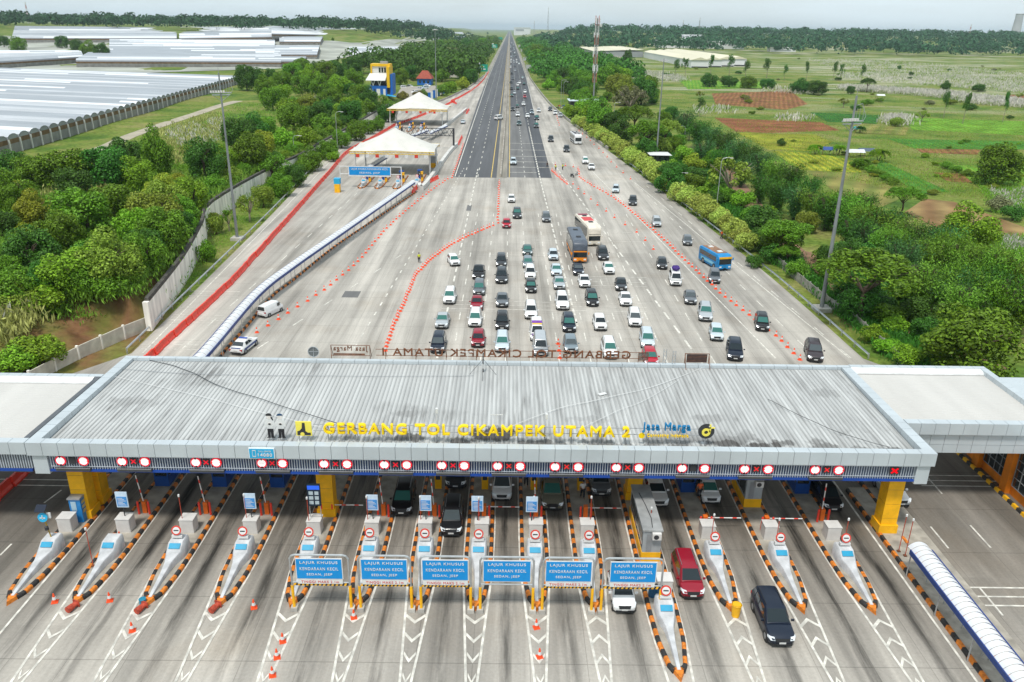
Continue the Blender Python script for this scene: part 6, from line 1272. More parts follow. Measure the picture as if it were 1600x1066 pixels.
# ---------------------------------------------------------------- greenhouses
GUT=mat('greenhouse_gutter',(.16,.17,.18),.7)
FILM=[mat('film_grey',(.30,.325,.35),.4,var=.12,scale=.08,stretch=(.3,1,1),spec=.5),mat('film_white',(.72,.73,.74),.4,var=.06,scale=.1),mat('film_pale',(.44,.46,.48),.4,var=.14,scale=.08,stretch=(.3,1,1))]
BROWNS=mat('greenhouse_brown_mesh',(.30,.19,.10),.8,var=.25,scale=.6); NETG=mat('greenhouse_grey_net',(.44,.43,.40),.8,var=.2,scale=.3)
rg=random.Random(11)
def greenhouse(NL,NR,FR,FL,n,h,ah,label,posts=True,whites=.12):
    """multi span tunnel house: spans run from the left edge to the right edge"""
    T=thing('greenhouse',label,'greenhouse',(NR.x,NR.y,0)); o=Vector((NR.x,NR.y,0)); mb=MB(); seg=6
    for k in range(n):
        a0,a1,b0,b1=[v-o for v in (NL.lerp(FL,k/n),NL.lerp(FL,(k+1)/n),NR.lerp(FR,k/n),NR.lerp(FR,(k+1)/n))]; cuts=[0,1] 
        c=sorted(rg.random() for _ in range(2)); cuts=[0]+c+[1]; V=[]; M0=0 if rg.random()<.6 else 2
        for ci in range(3):
            t0,t1=cuts[ci],cuts[ci+1]; V=[]
            for t in (t0,t1):
                p,q=a0.lerp(b0,t),a1.lerp(b1,t)
                for s in range(seg+1): u=s/seg; r=p.lerp(q,.5-.5*math.cos(PI*u)); V.append((r.x,r.y,r.z+h+ah*math.sin(PI*u)))
            m=1 if rg.random()<whites else M0
            mb.add(V,[(s,seg+1+s,seg+2+s,s+1) for s in range(1,seg)],m); mb.add([V[0],V[seg+1],V[seg+2],V[1]],[(0,1,2,3)],3)
        for (p,q) in ((b0,b1),(a0,a1)): mb.add([(lambda r,u:(r.x,r.y,r.z+h+ah*math.sin(PI*u)))(p.lerp(q,.5-.5*math.cos(PI*s/seg)),s/seg) for s in range(seg+1)],[tuple(range(seg+1)),tuple(range(seg+1))[::-1]],2)
    mb.build('roof',FILM+[GUT],T,60)
    w=MB(); 
    for A,B_ in ((NR,FR),(NL,NR),(NL,FL)):
        a,b=A-o,B_-o
        for z0,z1,m in ((0,h*.68,1),(h*.68,h,0)):
            v=[a+Vector((0,0,z0)),b+Vector((0,0,z0)),b+Vector((0,0,z1)),a+Vector((0,0,z1))]; w.add(v,[(0,1,2,3),(3,2,1,0)],m)
    w.build('side_wall',[BROWNS,NETG],T)
    if posts:
        d=(FR-NR).normalized(); s=Vector((d.y,-d.x,0))*.25
        for k in range(min(n+1,95)): p=NR.lerp(FR,k/n)-o+s; MB().bx(p.x-.2,p.x+.2,p.y-.2,p.y+.2,p.z-.4,p.z+h).build('post',CABW,T)
yd=MB(); QL=((-60,124),(452,107),(735,63),(735,50),(0,49),(-60,49)); nU,nV=30,14
for j in range(nV+1):
    for i in range(nU+1):
        u,v=i/nU,j/nV; bx_,by_=-60+(452+60)*u,124+(107-124)*u; tx_,ty_=-20+(740+20)*u,49.5+(2.5*u); p=PG(bx_+(tx_-bx_)*v**.7,by_+(ty_-by_)*v**.7); yd.V.append((p.x,p.y,gz(p.x,p.y)+.25))
yd.F=[(j*(nU+1)+i,j*(nU+1)+i+1,(j+1)*(nU+1)+i+1,(j+1)*(nU+1)+i) for j in range(nV) for i in range(nU)]; yd.M=[0]*len(yd.F)
struct(yd.build('greenhouse_yard',mat('yard_pale',(.34,.35,.30),.9,var=.35,scale=.02)))
def GQ(L,dz=0): return [PG(*q) for q in L]
a=PG(-2,246); b=PG(376,131); dd=(P(0,166,8)-P(146,173,8)); dd.z=0; dd.normalize(); a.z=b.z=3.6
greenhouse(a+dd*190,a,b,b+dd*190,46,3.8,1.35,'nearest greenhouse, long grey film tunnels behind the left hillside trees',True,.16)
for (L,n,h,ah,lab) in ((((-60,112),(132,98),(128,88),(-60,88)),8,4,2,'greenhouse with arched ends at far left edge beyond nearest tunnels'),
    (((120,105),(440,106),(440,91),(140,91)),7,4,2,'greenhouse just beyond the back of nearest tunnels'),
    (((172,90),(430,90),(430,69),(172,68)),16,4,2,'greenhouse with fine pale tunnels right of a dark tree clump'),
    (((20,67),(277,67),(277,48),(25,48)),8,5,2,'far white greenhouse at left below the wooded hill'),
    (((281,67),(440,64),(430,47),(281,47)),6,5,2,'far white greenhouse right of a narrow gap, below the wooded hill'),
    (((400,93),(496,93),(500,78),(400,78)),10,4,2,'pale greenhouse left of the tall round tree'),
    (((400,105),(475,105),(480,98),(400,98)),4,4,2,'small white greenhouse left of the tall round tree, nearer'),
    (((437,71),(501,71),(505,63),(437,63)),4,4,2,'small greenhouse beside a dark tree behind the pale one'),
    (((545,94),(640,92),(665,79),(546,80)),10,4,2,'pale greenhouse between the round tree and the roadside wood'),
    (((425,61),(728,63),(722,51),(425,48)),6,6,2.5,'very long white greenhouse below the far left treeline')):
    q=GQ(L); greenhouse(*q,n,h,ah,lab,False,.35)
trk=smooth_poly([PG(*q) for q in ((110,247),(160,232),(200,214),(260,193),(330,170),(372,158))],3); tk=MB()
for i in range(len(trk)-1):
    a_,b_=trk[i],trk[i+1]; d_=(b_-a_).normalized(); n_=Vector((-d_.y,d_.x,0))*2.5; tk.add([(v.x,v.y,gz(v.x,v.y)+.05) for v in (a_-n_,b_-n_,b_+n_,a_+n_)],[(0,1,2,3)])
struct(tk.build('dirt_track',mat('dirt_pale',(.36,.32,.24),.95,var=.2,scale=.3)))
# ---------------------------------------------------------------- fields on the right
FZ=[0]
def field(name,pts,m,z=.03):
    FZ[0]+=1; z+=.006*FZ[0]; q=[PG(*p) for p in pts]; struct(MB().add([(v.x,v.y,v.z+z) for v in q],[tuple(range(len(q)))[::-1] if False else tuple(range(len(q)))]).build(name,m))
def crop(name,c1,c2,sc,ang,c3=None):
    m=bpy.data.materials.new(name); m.use_nodes=True; n=m.node_tree.nodes; l=m.node_tree.links; b=n['Principled BSDF']; b.inputs['Roughness'].default_value=.95; b.inputs['Specular IOR Level'].default_value=.1
    g=n.new('ShaderNodeNewGeometry'); mp=n.new('ShaderNodeMapping'); mp.inputs['Rotation'].default_value=(0,0,ang); l.new(g.outputs['Position'],mp.inputs['Vector'])
    w=n.new('ShaderNodeTexWave'); w.inputs['Scale'].default_value=sc; w.inputs['Distortion'].default_value=2; w.inputs['Detail'].default_value=3; w.inputs['Detail Scale'].default_value=.3; l.new(mp.outputs['Vector'],w.inputs['Vector'])
    z=n.new('ShaderNodeTexNoise'); z.inputs['Scale'].default_value=.12; z.inputs['Detail'].default_value=8; l.new(g.outputs['Position'],z.inputs['Vector'])
    mx=n.new('ShaderNodeMix'); mx.data_type='RGBA'; mx.inputs['A'].default_value=(*c1,1); mx.inputs['B'].default_value=(*c2,1); l.new(w.outputs['Color'],mx.inputs['Factor'])
    r=n.new('ShaderNodeMapRange'); r.inputs['From Min'].default_value=.3; r.inputs['From Max'].default_value=.7; r.inputs['To Min'].default_value=.6; r.inputs['To Max'].default_value=1.35; l.new(z.outputs['Fac'],r.inputs['Value'])
    s=n.new('ShaderNodeVectorMath'); s.operation='SCALE'; l.new(mx.outputs['Result'],s.inputs[0]); l.new(r.outputs['Result'],s.inputs['Scale']); l.new(s.outputs['Vector'],b.inputs['Base Color']); return m
SOIL=crop('bare_soil',(.17,.075,.035),(.26,.12,.055),.12,.3); SOILR=crop('ridged_red_soil',(.1,.04,.02),(.33,.12,.06),.1,1.2); YROW=crop('yellow_crop_rows',(.33,.3,.03),(.10,.15,.02),.1,1.2); YCROP=crop('yellow_green_crop',(.34,.33,.03),(.17,.22,.025),.14,.1); TAN=crop('dry_grass_field',(.22,.2,.06),(.14,.17,.04),.05,.5); DGR=crop('dark_green_crop',(.02,.10,.015),(.035,.13,.02),.15,.2); BGR=crop('bright_green_crop',(.09,.24,.02),(.16,.28,.03),.12,.2); MGR=crop('mid_green_crop',(.04,.16,.02),(.07,.2,.025),.15,.2)
for nm,pts,m in (('soil_plot',((1112,146),(1235,142),(1262,163),(1228,172),(1118,163)),SOIL),('ridged_soil_plot',((1116,184),(1200,188),(1282,191),(1312,204),(1200,208),(1150,206)),SOILR),('yellow_row_plot',((1150,207),(1200,209),(1273,210),(1300,222),(1268,237),(1200,234)),YROW),('yellow_crop_plot',((1205,236),(1280,240),(1340,253),(1346,270),(1250,266)),YCROP),('dry_field',((1262,268),(1346,270),(1420,305),(1375,325),(1310,304)),TAN),('dark_green_plot',((1266,176),(1375,180),(1370,194),(1293,191)),DGR),('bright_green_plot',((1414,184),(1640,191),(1640,214),(1425,203)),BGR),('mid_green_plot',((1386,217),(1640,222),(1640,234),(1431,233)),MGR),('soil_plot',((1431,232.5),(1532,234.5),(1527,242),(1440,239)),SOIL),('soil_plot',((1459,270),(1532,273),(1535,287),(1480,284)),SOIL),('mid_green_plot',((1375,250),(1482,300),(1440,303),(1368,265)),MGR),('dry_soil_field',((1414,332),(1445,311),(1490,316),(1640,370),(1557,376),(1467,358)),crop('dry_soil',(.22,.13,.06),(.27,.19,.08),.05,.4)),('mid_green_plot',((1482,258),(1640,262),(1640,300),(1540,300)),BGR),('dry_field',((1320,192),(1420,200),(1415,212),(1340,208)),TAN),('soil_plot',((1570,148),(1640,150),(1640,162),(1590,158)),SOIL),('bright_green_plot',((1060,125),(1190,128),(1200,138),(1075,140)),BGR),('dry_field',((880,95),(960,90),(1000,120),(900,125)),TAN)): field(nm,pts,m,.03)
tr2=smooth_poly([P(*q) for q in ((1120,245),(1150,285),(1225,378),(1262,400),(1300,445),(1335,475),(1380,493),(1420,516),(1460,540),(1560,580))],4); struct(MB().strip([(p.x,p.y) for p in tr2],4.2,-.03).build('dirt_track',mat('dirt_brown',(.22,.13,.075),.95,var=.35,scale=.35)))
# ---------------------------------------------------------------- vegetation
def leafmat(name,c,tr=.22,var=.5):
    m=bpy.data.materials.new(name); m.use_nodes=True; n=m.node_tree.nodes; l=m.node_tree.links; b=n['Principled BSDF']; b.inputs['Roughness'].default_value=.55; b.inputs['Specular IOR Level'].default_value=.25
    g=n.new('ShaderNodeNewGeometry'); oi=n.new('ShaderNodeObjectInfo')
    h=n.new('ShaderNodeHueSaturation'); h.inputs['Color'].default_value=(*c,1)
    def mr(f,d,e):
        q=n.new('ShaderNodeMapRange'); q.inputs['To Min'].default_value=d; q.inputs['To Max'].default_value=e; l.new(f,q.inputs['Value']); return q.outputs['Result']
    a=n.new('ShaderNodeMath'); a.operation='MULTIPLY'; l.new(mr(g.outputs['Random Per Island'],1-var,1+var),a.inputs[0]); l.new(mr(oi.outputs['Random'],.8,1.25),a.inputs[1]); l.new(a.outputs[0],h.inputs['Value'])
    l.new(mr(oi.outputs['Random'],.475,.51),h.inputs['Hue']); l.new(h.outputs['Color'],b.inputs['Base Color'])
    t=n.new('ShaderNodeBsdfTranslucent'); l.new(h.outputs['Color'],t.inputs['Color']); mx=n.new('ShaderNodeMixShader'); mx.inputs['Fac'].default_value=tr; l.new(b.outputs[0],mx.inputs[1]); l.new(t.outputs[0],mx.inputs[2]); l.new(mx.outputs[0],n['Material Output'].inputs['Surface']); return m
LEAF=dict(mid=leafmat('leaf_mid',(.115,.25,.014)),dark=leafmat('leaf_dark',(.055,.165,.017)),bright=leafmat('leaf_bright',(.175,.36,.018)),olive=leafmat('leaf_olive',(.20,.285,.03)),yellow=leafmat('leaf_yellow',(.27,.34,.025)),pale=leafmat('leaf_pale',(.34,.44,.075)),bamboo=leafmat('leaf_bamboo',(.15,.33,.03)),rust=leafmat('leaf_rust',(.22,.2,.04)),grey=leafmat('leaf_grey',(.2,.22,.10)),blue=leafmat('leaf_blue',(.06,.18,.045)))
BARK=mat('bark',(.09,.065,.045),.9,var=.35,scale=3); BARKP=mat('bark_pale',(.26,.22,.17),.9,var=.3,scale=3)
def quads(pts,nrm,size,rng,aspect=.55,name='crown'):
    """leaf blades: one small pointed face per point, facing roughly along the given normals"""
    n=len(pts); t=rng.normal(size=(n,3)); t-=nrm*(t*nrm).sum(1)[:,None]; t/=np.linalg.norm(t,axis=1)[:,None]+1e-9; b=np.cross(nrm,t); s=(size*(.65+.7*rng.random(n)))[:,None] if np.ndim(size) else size*(.65+.7*rng.random(n))[:,None]
    droop=nrm*s*.25
    v=np.stack([pts-t*s-droop,pts+b*s*aspect,pts+t*s-droop,pts-b*s*aspect],1).reshape(-1,3)
    me=bpy.data.meshes.new(name); me.vertices.add(n*4); me.vertices.foreach_set('co',v.astype(np.float32).ravel()); me.loops.add(n*4); me.loops.foreach_set('vertex_index',np.arange(n*4,dtype=np.int32)); me.polygons.add(n); me.polygons.foreach_set('loop_start',np.arange(0,n*4,4,dtype=np.int32)); me.update(calc_edges=True); return me
def clumps(rng,cs,rs,per,up=.25,inner=.12,jit=.5):
    P_,N_=[],[]
    for c,r in zip(cs,rs):
        k=int(per*(r/np.mean(rs))**2); d=rng.normal(size=(k,3)); d[:,2]+=up*1.2; d/=np.linalg.norm(d,axis=1)[:,None]; rad=r*(1-inner*2*rng.random(k)**2)*(.9+.18*rng.random(k)); P_.append(c+d*rad[:,None]); nn=d+rng.normal(size=(k,3))*jit; nn[:,2]+=.25; N_.append(nn/np.linalg.norm(nn,axis=1)[:,None])
    return np.concatenate(P_),np.concatenate(N_)
def crown(kind,seed):
    """crown meshes are built for a plant of unit height and unit width standing at the origin"""
    r=np.random.default_rng(seed)
    if kind=='round':
        cs,rs=[],[]
        for k in range(32):
            d=r.normal(size=3); d[2]=abs(d[2])*1.0-.42; d/=np.linalg.norm(d); q=.30*(.75+.4*r.random()); cs.append(np.array([d[0]*q*1.1,d[1]*q*1.1,.50+d[2]*q*1.25])); rs.append(.105+.09*r.random())
        for k in range(11): a=2*PI*k/11+r.random(); q=.2+.14*r.random(); cs.append(np.array([math.cos(a)*q,math.sin(a)*q,.13+.16*r.random()])); rs.append(.09+.05*r.random())
        p,n=clumps(r,cs,rs,190); me=quads(p,n,.024,r)
    elif kind=='bush':
        cs,rs=[],[]
        for k in range(18): a=r.random()*2*PI; q=.34*math.sqrt(r.random()); cs.append(np.array([math.cos(a)*q,math.sin(a)*q,.25+.45*r.random()*(1-q*1.5)])); rs.append(.14+.1*r.random())
        p,n=clumps(r,cs,rs,200); p[:,2]=np.maximum(p[:,2],.02); me=quads(p,n,.032,r)
    elif kind=='umbrella':     # layered flat crown
        cs,rs=[],[]
        for k in range(34): a=r.random()*2*PI; q=.42*math.sqrt(r.random()); cs.append(np.array([math.cos(a)*q,math.sin(a)*q,.78-.95*q*q+.08*r.random()])); rs.append(.075+.05*r.random())
        p,n=clumps(r,cs,rs,190,.5); z=p[:,2]; me=quads(p,n*np.array([.6,.6,1.]),.021,r)
    elif kind=='bamboo':       # arching feathery culms
        P_,N_=[],[]
        for k in range(46):
            a=r.random()*2*PI; q=.10*r.random(); lean=.16+.3*r.random(); h=.62+.38*r.random(); t=r.random(90)**.7*.88+.12; x=q+lean*t**2.2; sp=.03+.075*(1-abs(t-.6)); c=np.stack([math.cos(a)*x,math.sin(a)*x,h*(t-.12*t**4)],1); P_.append(c+r.normal(size=(90,3))*sp[:,None]*np.array([.7,.7,.8])); nn=r.normal(size=(90,3)); nn[:,2]+=.6; N_.append(nn/np.linalg.norm(nn,axis=1)[:,None])
        me=quads(np.concatenate(P_),np.concatenate(N_),.03,r,.3)
    elif kind=='slender':
        cs,rs=[],[]
        for k in range(13): t=r.random(); cs.append(np.array([r.normal()*.17,r.normal()*.17,.48+.44*t])); rs.append(.13*(.6+.7*r.random()))
        p,n=clumps(r,cs,rs,85); me=quads(p,n,.03,r)
    elif kind=='sparse':
        cs,rs=[],[]
        for k in range(30):
            d=r.normal(size=3); d[2]=abs(d[2]); d/=np.linalg.norm(d); q=.40*(.8+.25*r.random()); cs.append(np.array([d[0]*q,d[1]*q,.48+d[2]*q])); rs.append(.06+.05*r.random())
        p,n=clumps(r,cs,rs,75); me=quads(p,n,.024,r)
    elif kind=='palm':
        P_,N_=[],[]
        for k in range(22):
            a=2*PI*k/22+r.random()*.3; e=.2+.9*r.random(); t=np.linspace(.08,1,34); x=.5*t*math.cos(e)**.3; z=.42+.5*t*math.sin(e)-.42*t**2.4
            for s in (-1,1): c=np.stack([math.cos(a)*x-math.sin(a)*s*.035*(1-t*.6),math.sin(a)*x+math.cos(a)*s*.035*(1-t*.6),z],1); P_.append(c); nn=np.tile([0,0,1.],(34,1))+r.normal(size=(34,3))*.35; N_.append(nn/np.linalg.norm(nn,axis=1)[:,None])
        me=quads(np.concatenate(P_),np.concatenate(N_),.05,r,.35)
    me.name='crown'; me.materials.append(LEAF['mid']); return me
CROWN={k:[crown(k,100*i+j) for j in range(n)] for i,(k,n) in enumerate((('round',5),('bush',4),('umbrella',2),('bamboo',4),('slender',3),('sparse',2),('palm',2)))}
def trunk(kind,seed):
    r=random.Random(seed); mb=MB()
    if kind in('bush','palm'):
        for k in range(3): a=r.random()*6.3; mb.tube((0,0,-.05),(.12*math.cos(a),.12*math.sin(a),.4),.02,.008,5)
    elif kind=='bamboo':
        for k in range(14): a=r.random()*6.3; q=.06*r.random(); mb.path([Vector((q*math.cos(a),q*math.sin(a),-.03)),Vector(((q+.05)*math.cos(a),(q+.05)*math.sin(a),.45)),Vector(((q+.18)*math.cos(a),(q+.18)*math.sin(a),.8))],.006,4)
    else:
        top={'umbrella':.5,'round':.45,'slender':.6,'sparse':.35}[kind]; w={'umbrella':.022,'round':.028,'slender':.022,'sparse':.03}[kind]; mb.tube((0,0,-.08),(.015,0,top*.6),w*1.3,w,7); mb.tube((.015,0,top*.58),(.0,.01,top),w,w*.75,7)
        for k in range(7 if kind!='sparse' else 13):
            a=k*.9+r.random(); e={'umbrella':.34,'round':.24,'slender':.1,'sparse':.33}[kind]; z1={'umbrella':.74,'round':.68,'slender':.85,'sparse':.75}[kind]+.08*r.random(); m_=Vector((e*.55*math.cos(a),e*.55*math.sin(a),top+(z1-top)*.6)); mb.tube((0,.01,top*(.75+.2*r.random())),m_,w*.55,w*.35,5); mb.tube(m_,(e*1.15*math.cos(a+.2),e*1.15*math.sin(a+.2),z1),w*.35,w*.12,5)
    return mb.mesh('trunk',BARKP if kind in('sparse','slender') else BARK,60)
TRUNK={k:[trunk(k,i) for i in range(2)] for k in CROWN}
CROWNH={'round':.52,'bush':.4,'umbrella':.7,'bamboo':.55,'slender':.6,'sparse':.6,'palm':.5}
NAMES=dict(round='broadleaf_tree',bush='shrub',umbrella='spreading_tree',bamboo='bamboo_clump',slender='slender_tree',sparse='sparse_tree',palm='palm')
CATS=dict(round='tree',bush='shrub',umbrella='tree',bamboo='bamboo',slender='tree',sparse='tree',palm='palm')
TREES=[]
def tree(px,py,wpx,kind,leaf,hr=1.0,where='',label=None,base=False,w=None):
    """px,py: middle of the crown in the photograph (or foot of the plant if base), wpx: its width there"""
    p=PG(px,py) if not isinstance(base,tuple) else Vector((*base,gz(*base)))
    for _ in range(4):
        dist=math.hypot(p.y,CAM_H-p.z); ww=w or wpx*dist/FPX; h=ww*hr
        if base: break
        q=P(px,py,gz(p.x,p.y)+h*CROWNH[kind]); q.z=gz(q.x,q.y); p=q
    i=len(TREES); T=thing(NAMES[kind],label,CATS[kind],p,random.random()*6.28,where or None); T.scale=(ww,ww,h)
    o=link('crown',CROWN[kind][i%len(CROWN[kind])],T); setmat(o,LEAF[leaf]); link('trunk',TRUNK[kind][i%2],T); TREES.append((T,where,leaf,kind,label)); return T
WORD=dict(mid='mid green',dark='dark green',bright='bright green',olive='olive green',yellow='yellow green',pale='pale yellow green',bamboo='feathery green',rust='rusty green',grey='greyish',blue='deep green')
def batch(where,L):
    for a in L: tree(a[0],a[1],a[2],a[3],a[4],a[5] if len(a)>5 else .9,where)
L1='trees on the left hillside'
batch(L1,[(132,333,110,'round','mid',.8),(53,328,62,'round','yellow'),(45,392,92,'round','dark',.9),(242,333,92,'round','olive',.85),(253,358,80,'round','mid'),(175,318,80,'round','mid'),(169,407,104,'round','olive',.85),(225,392,76,'round','mid'),(118,463,118,'round','bright',.75),(183,452,68,'round','dark'),(60,550,92,'bush','bright',.7),(14,565,80,'bush','bright',.7),(259,308,70,'round','olive'),(284,376,60,'round','bright'),(208,272,62,'round','bright'),(160,262,82,'round','dark'),(245,238,50,'round','mid',1.5),(321,272,76,'round','dark',1.),(93,262,90,'round','mid',.8),(17,262,60,'round','dark'),(50,268,60,'round','mid'),(253,296,60,'round','yellow',.7),(197,238,60,'round','dark'),(374,206,58,'round','dark'),(391,234,60,'round','mid'),(384,120,34,'round','dark',1.2),(394,202,50,'round','dark'),(425,262,56,'round','mid'),(459,182,52,'round','mid'),(496,180,44,'round','dark'),(412,200,44,'round','mid'),(440,236,50,'bush','bright'),(475,232,50,'bush','bright'),(505,210,44,'bush','mid'),(540,190,42,'bush','bright'),(350,240,40,'bush','bright'),(300,235,36,'bush','olive'),(8,420,60,'round','mid'),(5,345,50,'round','dark'),(90,365,80,'round','mid'),(120,290,70,'round','dark'),(20,300,70,'round','mid'),(215,350,70,'round','bright'),(140,440,60,'round','mid'),(280,330,60,'round','mid'),(20,470,70,'bush','olive'),(62,440,60,'round','dark'),(300,300,60,'round','bright'),(355,275,50,'round','bright'),(410,225,46,'round','yellow')])
L2='trees in the wood before the blue building'
batch(L2,[(456,112,34,'round','mid'),(484,118,34,'round','bright'),(507,110,36,'round','mid'),(527,107,34,'round','dark'),(552,104,34,'round','dark'),(470,132,36,'round','mid'),(501,135,36,'round','mid'),(530,132,38,'round','bright'),(442,124,34,'round','mid'),(552,124,36,'round','mid'),(563,146,36,'round','mid'),(575,152,34,'round','dark'),(479,163,38,'round','olive'),(504,168,34,'round','dark'),(448,166,40,'bush','bright'),(425,152,40,'round','mid'),(521,78,48,'round','mid',1.),(569,66,26,'palm','dark',1.),(438,145,34,'round','bright'),(520,152,34,'round','mid'),(545,160,34,'bush','bright'),(415,135,34,'round','mid'),(400,118,30,'round','dark'),(470,102,30,'round','mid'),(120,54+18,26,'round','dark'),(96,68,28,'round','dark'),(138,76,26,'round','mid'),(156,78,26,'round','dark'),(5,66,36,'round','dark'),(27,70,30,'round','mid'),(433,52,8,'slender','dark',1.5),(409,68,10,'slender','dark',1.5)])
L3='trees left of the far highway'
batch(L3,[(618,92,28,'round','mid'),(638,94,30,'round','bright'),(658,95,30,'round','mid'),(682,94,30,'round','mid'),(608,100,26,'round','dark'),(692,88,28,'round','mid'),(712,87,34,'round','grey',.9),(730,72,28,'round','dark'),(752,68,24,'round','mid'),(738,92,28,'round','dark'),(745,57,22,'round','dark'),(704,71,26,'round','mid'),(762,52,18,'round','dark'),(724,57,22,'round','dark'),(690,74,24,'round','mid'),(625,118,28,'round','mid'),(640,114,26,'round','dark'),(722,107,30,'round','mid'),(735,118,26,'round','dark'),(690,118,26,'bush','mid'),(705,135,26,'bush','bright'),(722,130,26,'bush','yellow'),(690,140,26,'bush','mid'),(630,150,20,'bush','rust'),(652,148,18,'bush','rust'),(662,146,18,'bush','mid'),(755,80,24,'round','dark'),(750,97,22,'round','mid'),(765,64,18,'round','mid'),(600,160,30,'bush','mid'),(606,175,32,'round','dark'),(738,106,22,'bush','mid')])
L4='small trees before the retaining wall'
batch(L4,[(336,350,34,'bush','olive',1.2),(320,392,34,'bush','mid',1.3),(356,340,30,'sparse','mid',1.2),(388,320,44,'sparse','olive',1.),(410,304,38,'round','olive',1.),(437,288,40,'round','mid'),(459,273,40,'round','dark'),(485,248,40,'round','mid'),(511,232,36,'round','mid'),(533,215,34,'round','mid'),(556,203,34,'round','mid'),(575,197,26,'round','mid'),(590,193,24,'round','mid'),(424,290,34,'bush','mid'),(470,258,36,'bush','mid'),(500,228,30,'bush','dark'),(520,244,24,'bush','bright')])
L5='wood right of the far highway'
batch(L5,[(817,60,22,'round','mid'),(828,70,24,'round','dark'),(842,79,28,'round','mid'),(837,90,28,'round','mid'),(856,85,28,'round','dark'),(850,99,28,'round','mid'),(870,93,28,'round','dark'),(865,107,30,'round','mid'),(884,107,30,'round','mid'),(879,118,30,'round','dark'),(896,118,30,'round','mid'),(893,132,30,'round','dark'),(912,121,32,'round','mid'),(909,141,34,'round','dark'),(884,132,28,'round','mid'),(865,124,26,'round','mid'),(856,132,22,'bush','bright'),(850,112,24,'bush','mid'),(826,80,20,'bush','mid'),(921,132,34,'round','mid'),(815,50,16,'round','dark'),(822,55,18,'round','dark'),(900,150,28,'round','dark')])
L6='trees between right guardrail and bamboo'
batch(L6,[(952,118,42,'round','mid'),(970,120,42,'round','bright',.8),(978,142,46,'round','olive'),(985,152,62,'sparse','grey',.8),(966,132,44,'round','olive'),(1003,141,46,'round','dark'),(1015,136,44,'round','mid'),(992,176,62,'umbrella','mid',.8),(940,186,50,'round','mid'),(958,184,48,'umbrella','dark',.8),(1012,203,66,'umbrella','mid',.85),(1040,198,56,'umbrella','olive',.9),(972,205,44,'round','dark'),(933,170,44,'round','mid'),(912,164,34,'bush','bright'),(920,178,36,'bush','bright'),(895,174,32,'bush','bright'),(1052,263,50,'umbrella','dark',.8),(1046,279,48,'round','dark'),(1142,272,86,'sparse','olive',.85),(1088,284,40,'bush','mid'),(1108,296,40,'bush','bright'),(1130,305,38,'bush','bright'),(1030,228,40,'bush','olive'),(1068,240,36,'bush','bright'),(1084,252,36,'bush','yellow'),(1160,310,44,'bush','bright'),(1175,336,40,'bush','mid'),(1190,372,44,'round','dark'),(1231,360,90,'umbrella','mid',.75),(1358,424,172,'umbrella','mid',.72),(1524,536,160,'round','mid',.75),(1395,508,50,'bush','bright',.8),(1208,395,44,'bush','dark'),(1250,420,44,'bush','mid'),(1416,555,60,'bush','bright',.7),(1385,540,46,'bush','bright',.7),(1366,520,44,'bush','bright'),(1180,408,30,'bush','dark'),(1022,215,40,'bush','dark'),(1010,232,36,'round','dark'),(1262,345,40,'round','olive')])
L7='bamboo clumps along the field edge'
batch(L7,[(x,y,w,'bamboo',c,1.1) for x,y,w,c in ((1072,190,40,'blue'),(1092,205,42,'dark'),(1110,214,42,'blue'),(1130,223,44,'dark'),(1150,235,46,'blue'),(1170,243,46,'dark'),(1190,256,48,'blue'),(1212,268,50,'bamboo'),(1236,276,50,'dark'),(1216,302,54,'dark'),(1244,312,54,'blue'),(1272,318,56,'bamboo'),(1296,326,58,'dark'),(1327,330,62,'bamboo'),(1354,344,60,'bamboo'),(1380,350,60,'dark'),(1412,364,62,'bamboo'),(1440,374,64,'dark'),(1456,398,66,'bamboo'),(1482,396,66,'bamboo'),(1506,402,70,'bamboo'),(1538,410,72,'bamboo'),(1568,420,74,'bamboo'),(1592,424,74,'bamboo'),(1470,440,66,'dark'),(1508,450,70,'blue'),(1495,470,64,'dark'),(1552,460,72,'bamboo'),(1584,478,76,'blue'),(1446,460,60,'mid'),(1424,432,60,'blue'),(1530,486,66,'dark'),(1100,236,40,'blue'),(1128,250,42,'dark'),(1160,266,44,'blue'),(1190,290,46,'dark'))])
L8='pale shrubs along the right guardrail'
batch(L8,[(x,y,w,'bush','pale',.95) for x,y,w in ((904,188,24),(914,193,26),(924,199,28),(934,205,28),(944,211,30),(955,219,32),(968,227,34),(980,236,34),(992,244,36),(1005,254,38),(1018,263,40),(1032,274,42),(1060,298,40),(1076,306,42),(1094,318,44),(1112,328,46),(1130,340,46),(1150,358,46),(1166,376,44))])
batch(L8,[(x,y,w,'bush','pale',.85) for x,y,w in ((909,190,24),(919,196,26),(939,208,28),(949,215,28),(961,223,30),(974,231,32),(986,240,34),(998,249,34),(1011,258,36),(1025,268,38),(1040,280,36),(1050,290,34),(1068,302,38),(1085,312,40),(1103,323,42),(1121,334,44),(1140,349,44),(1158,367,42))])
L9='trees scattered in the right fields'
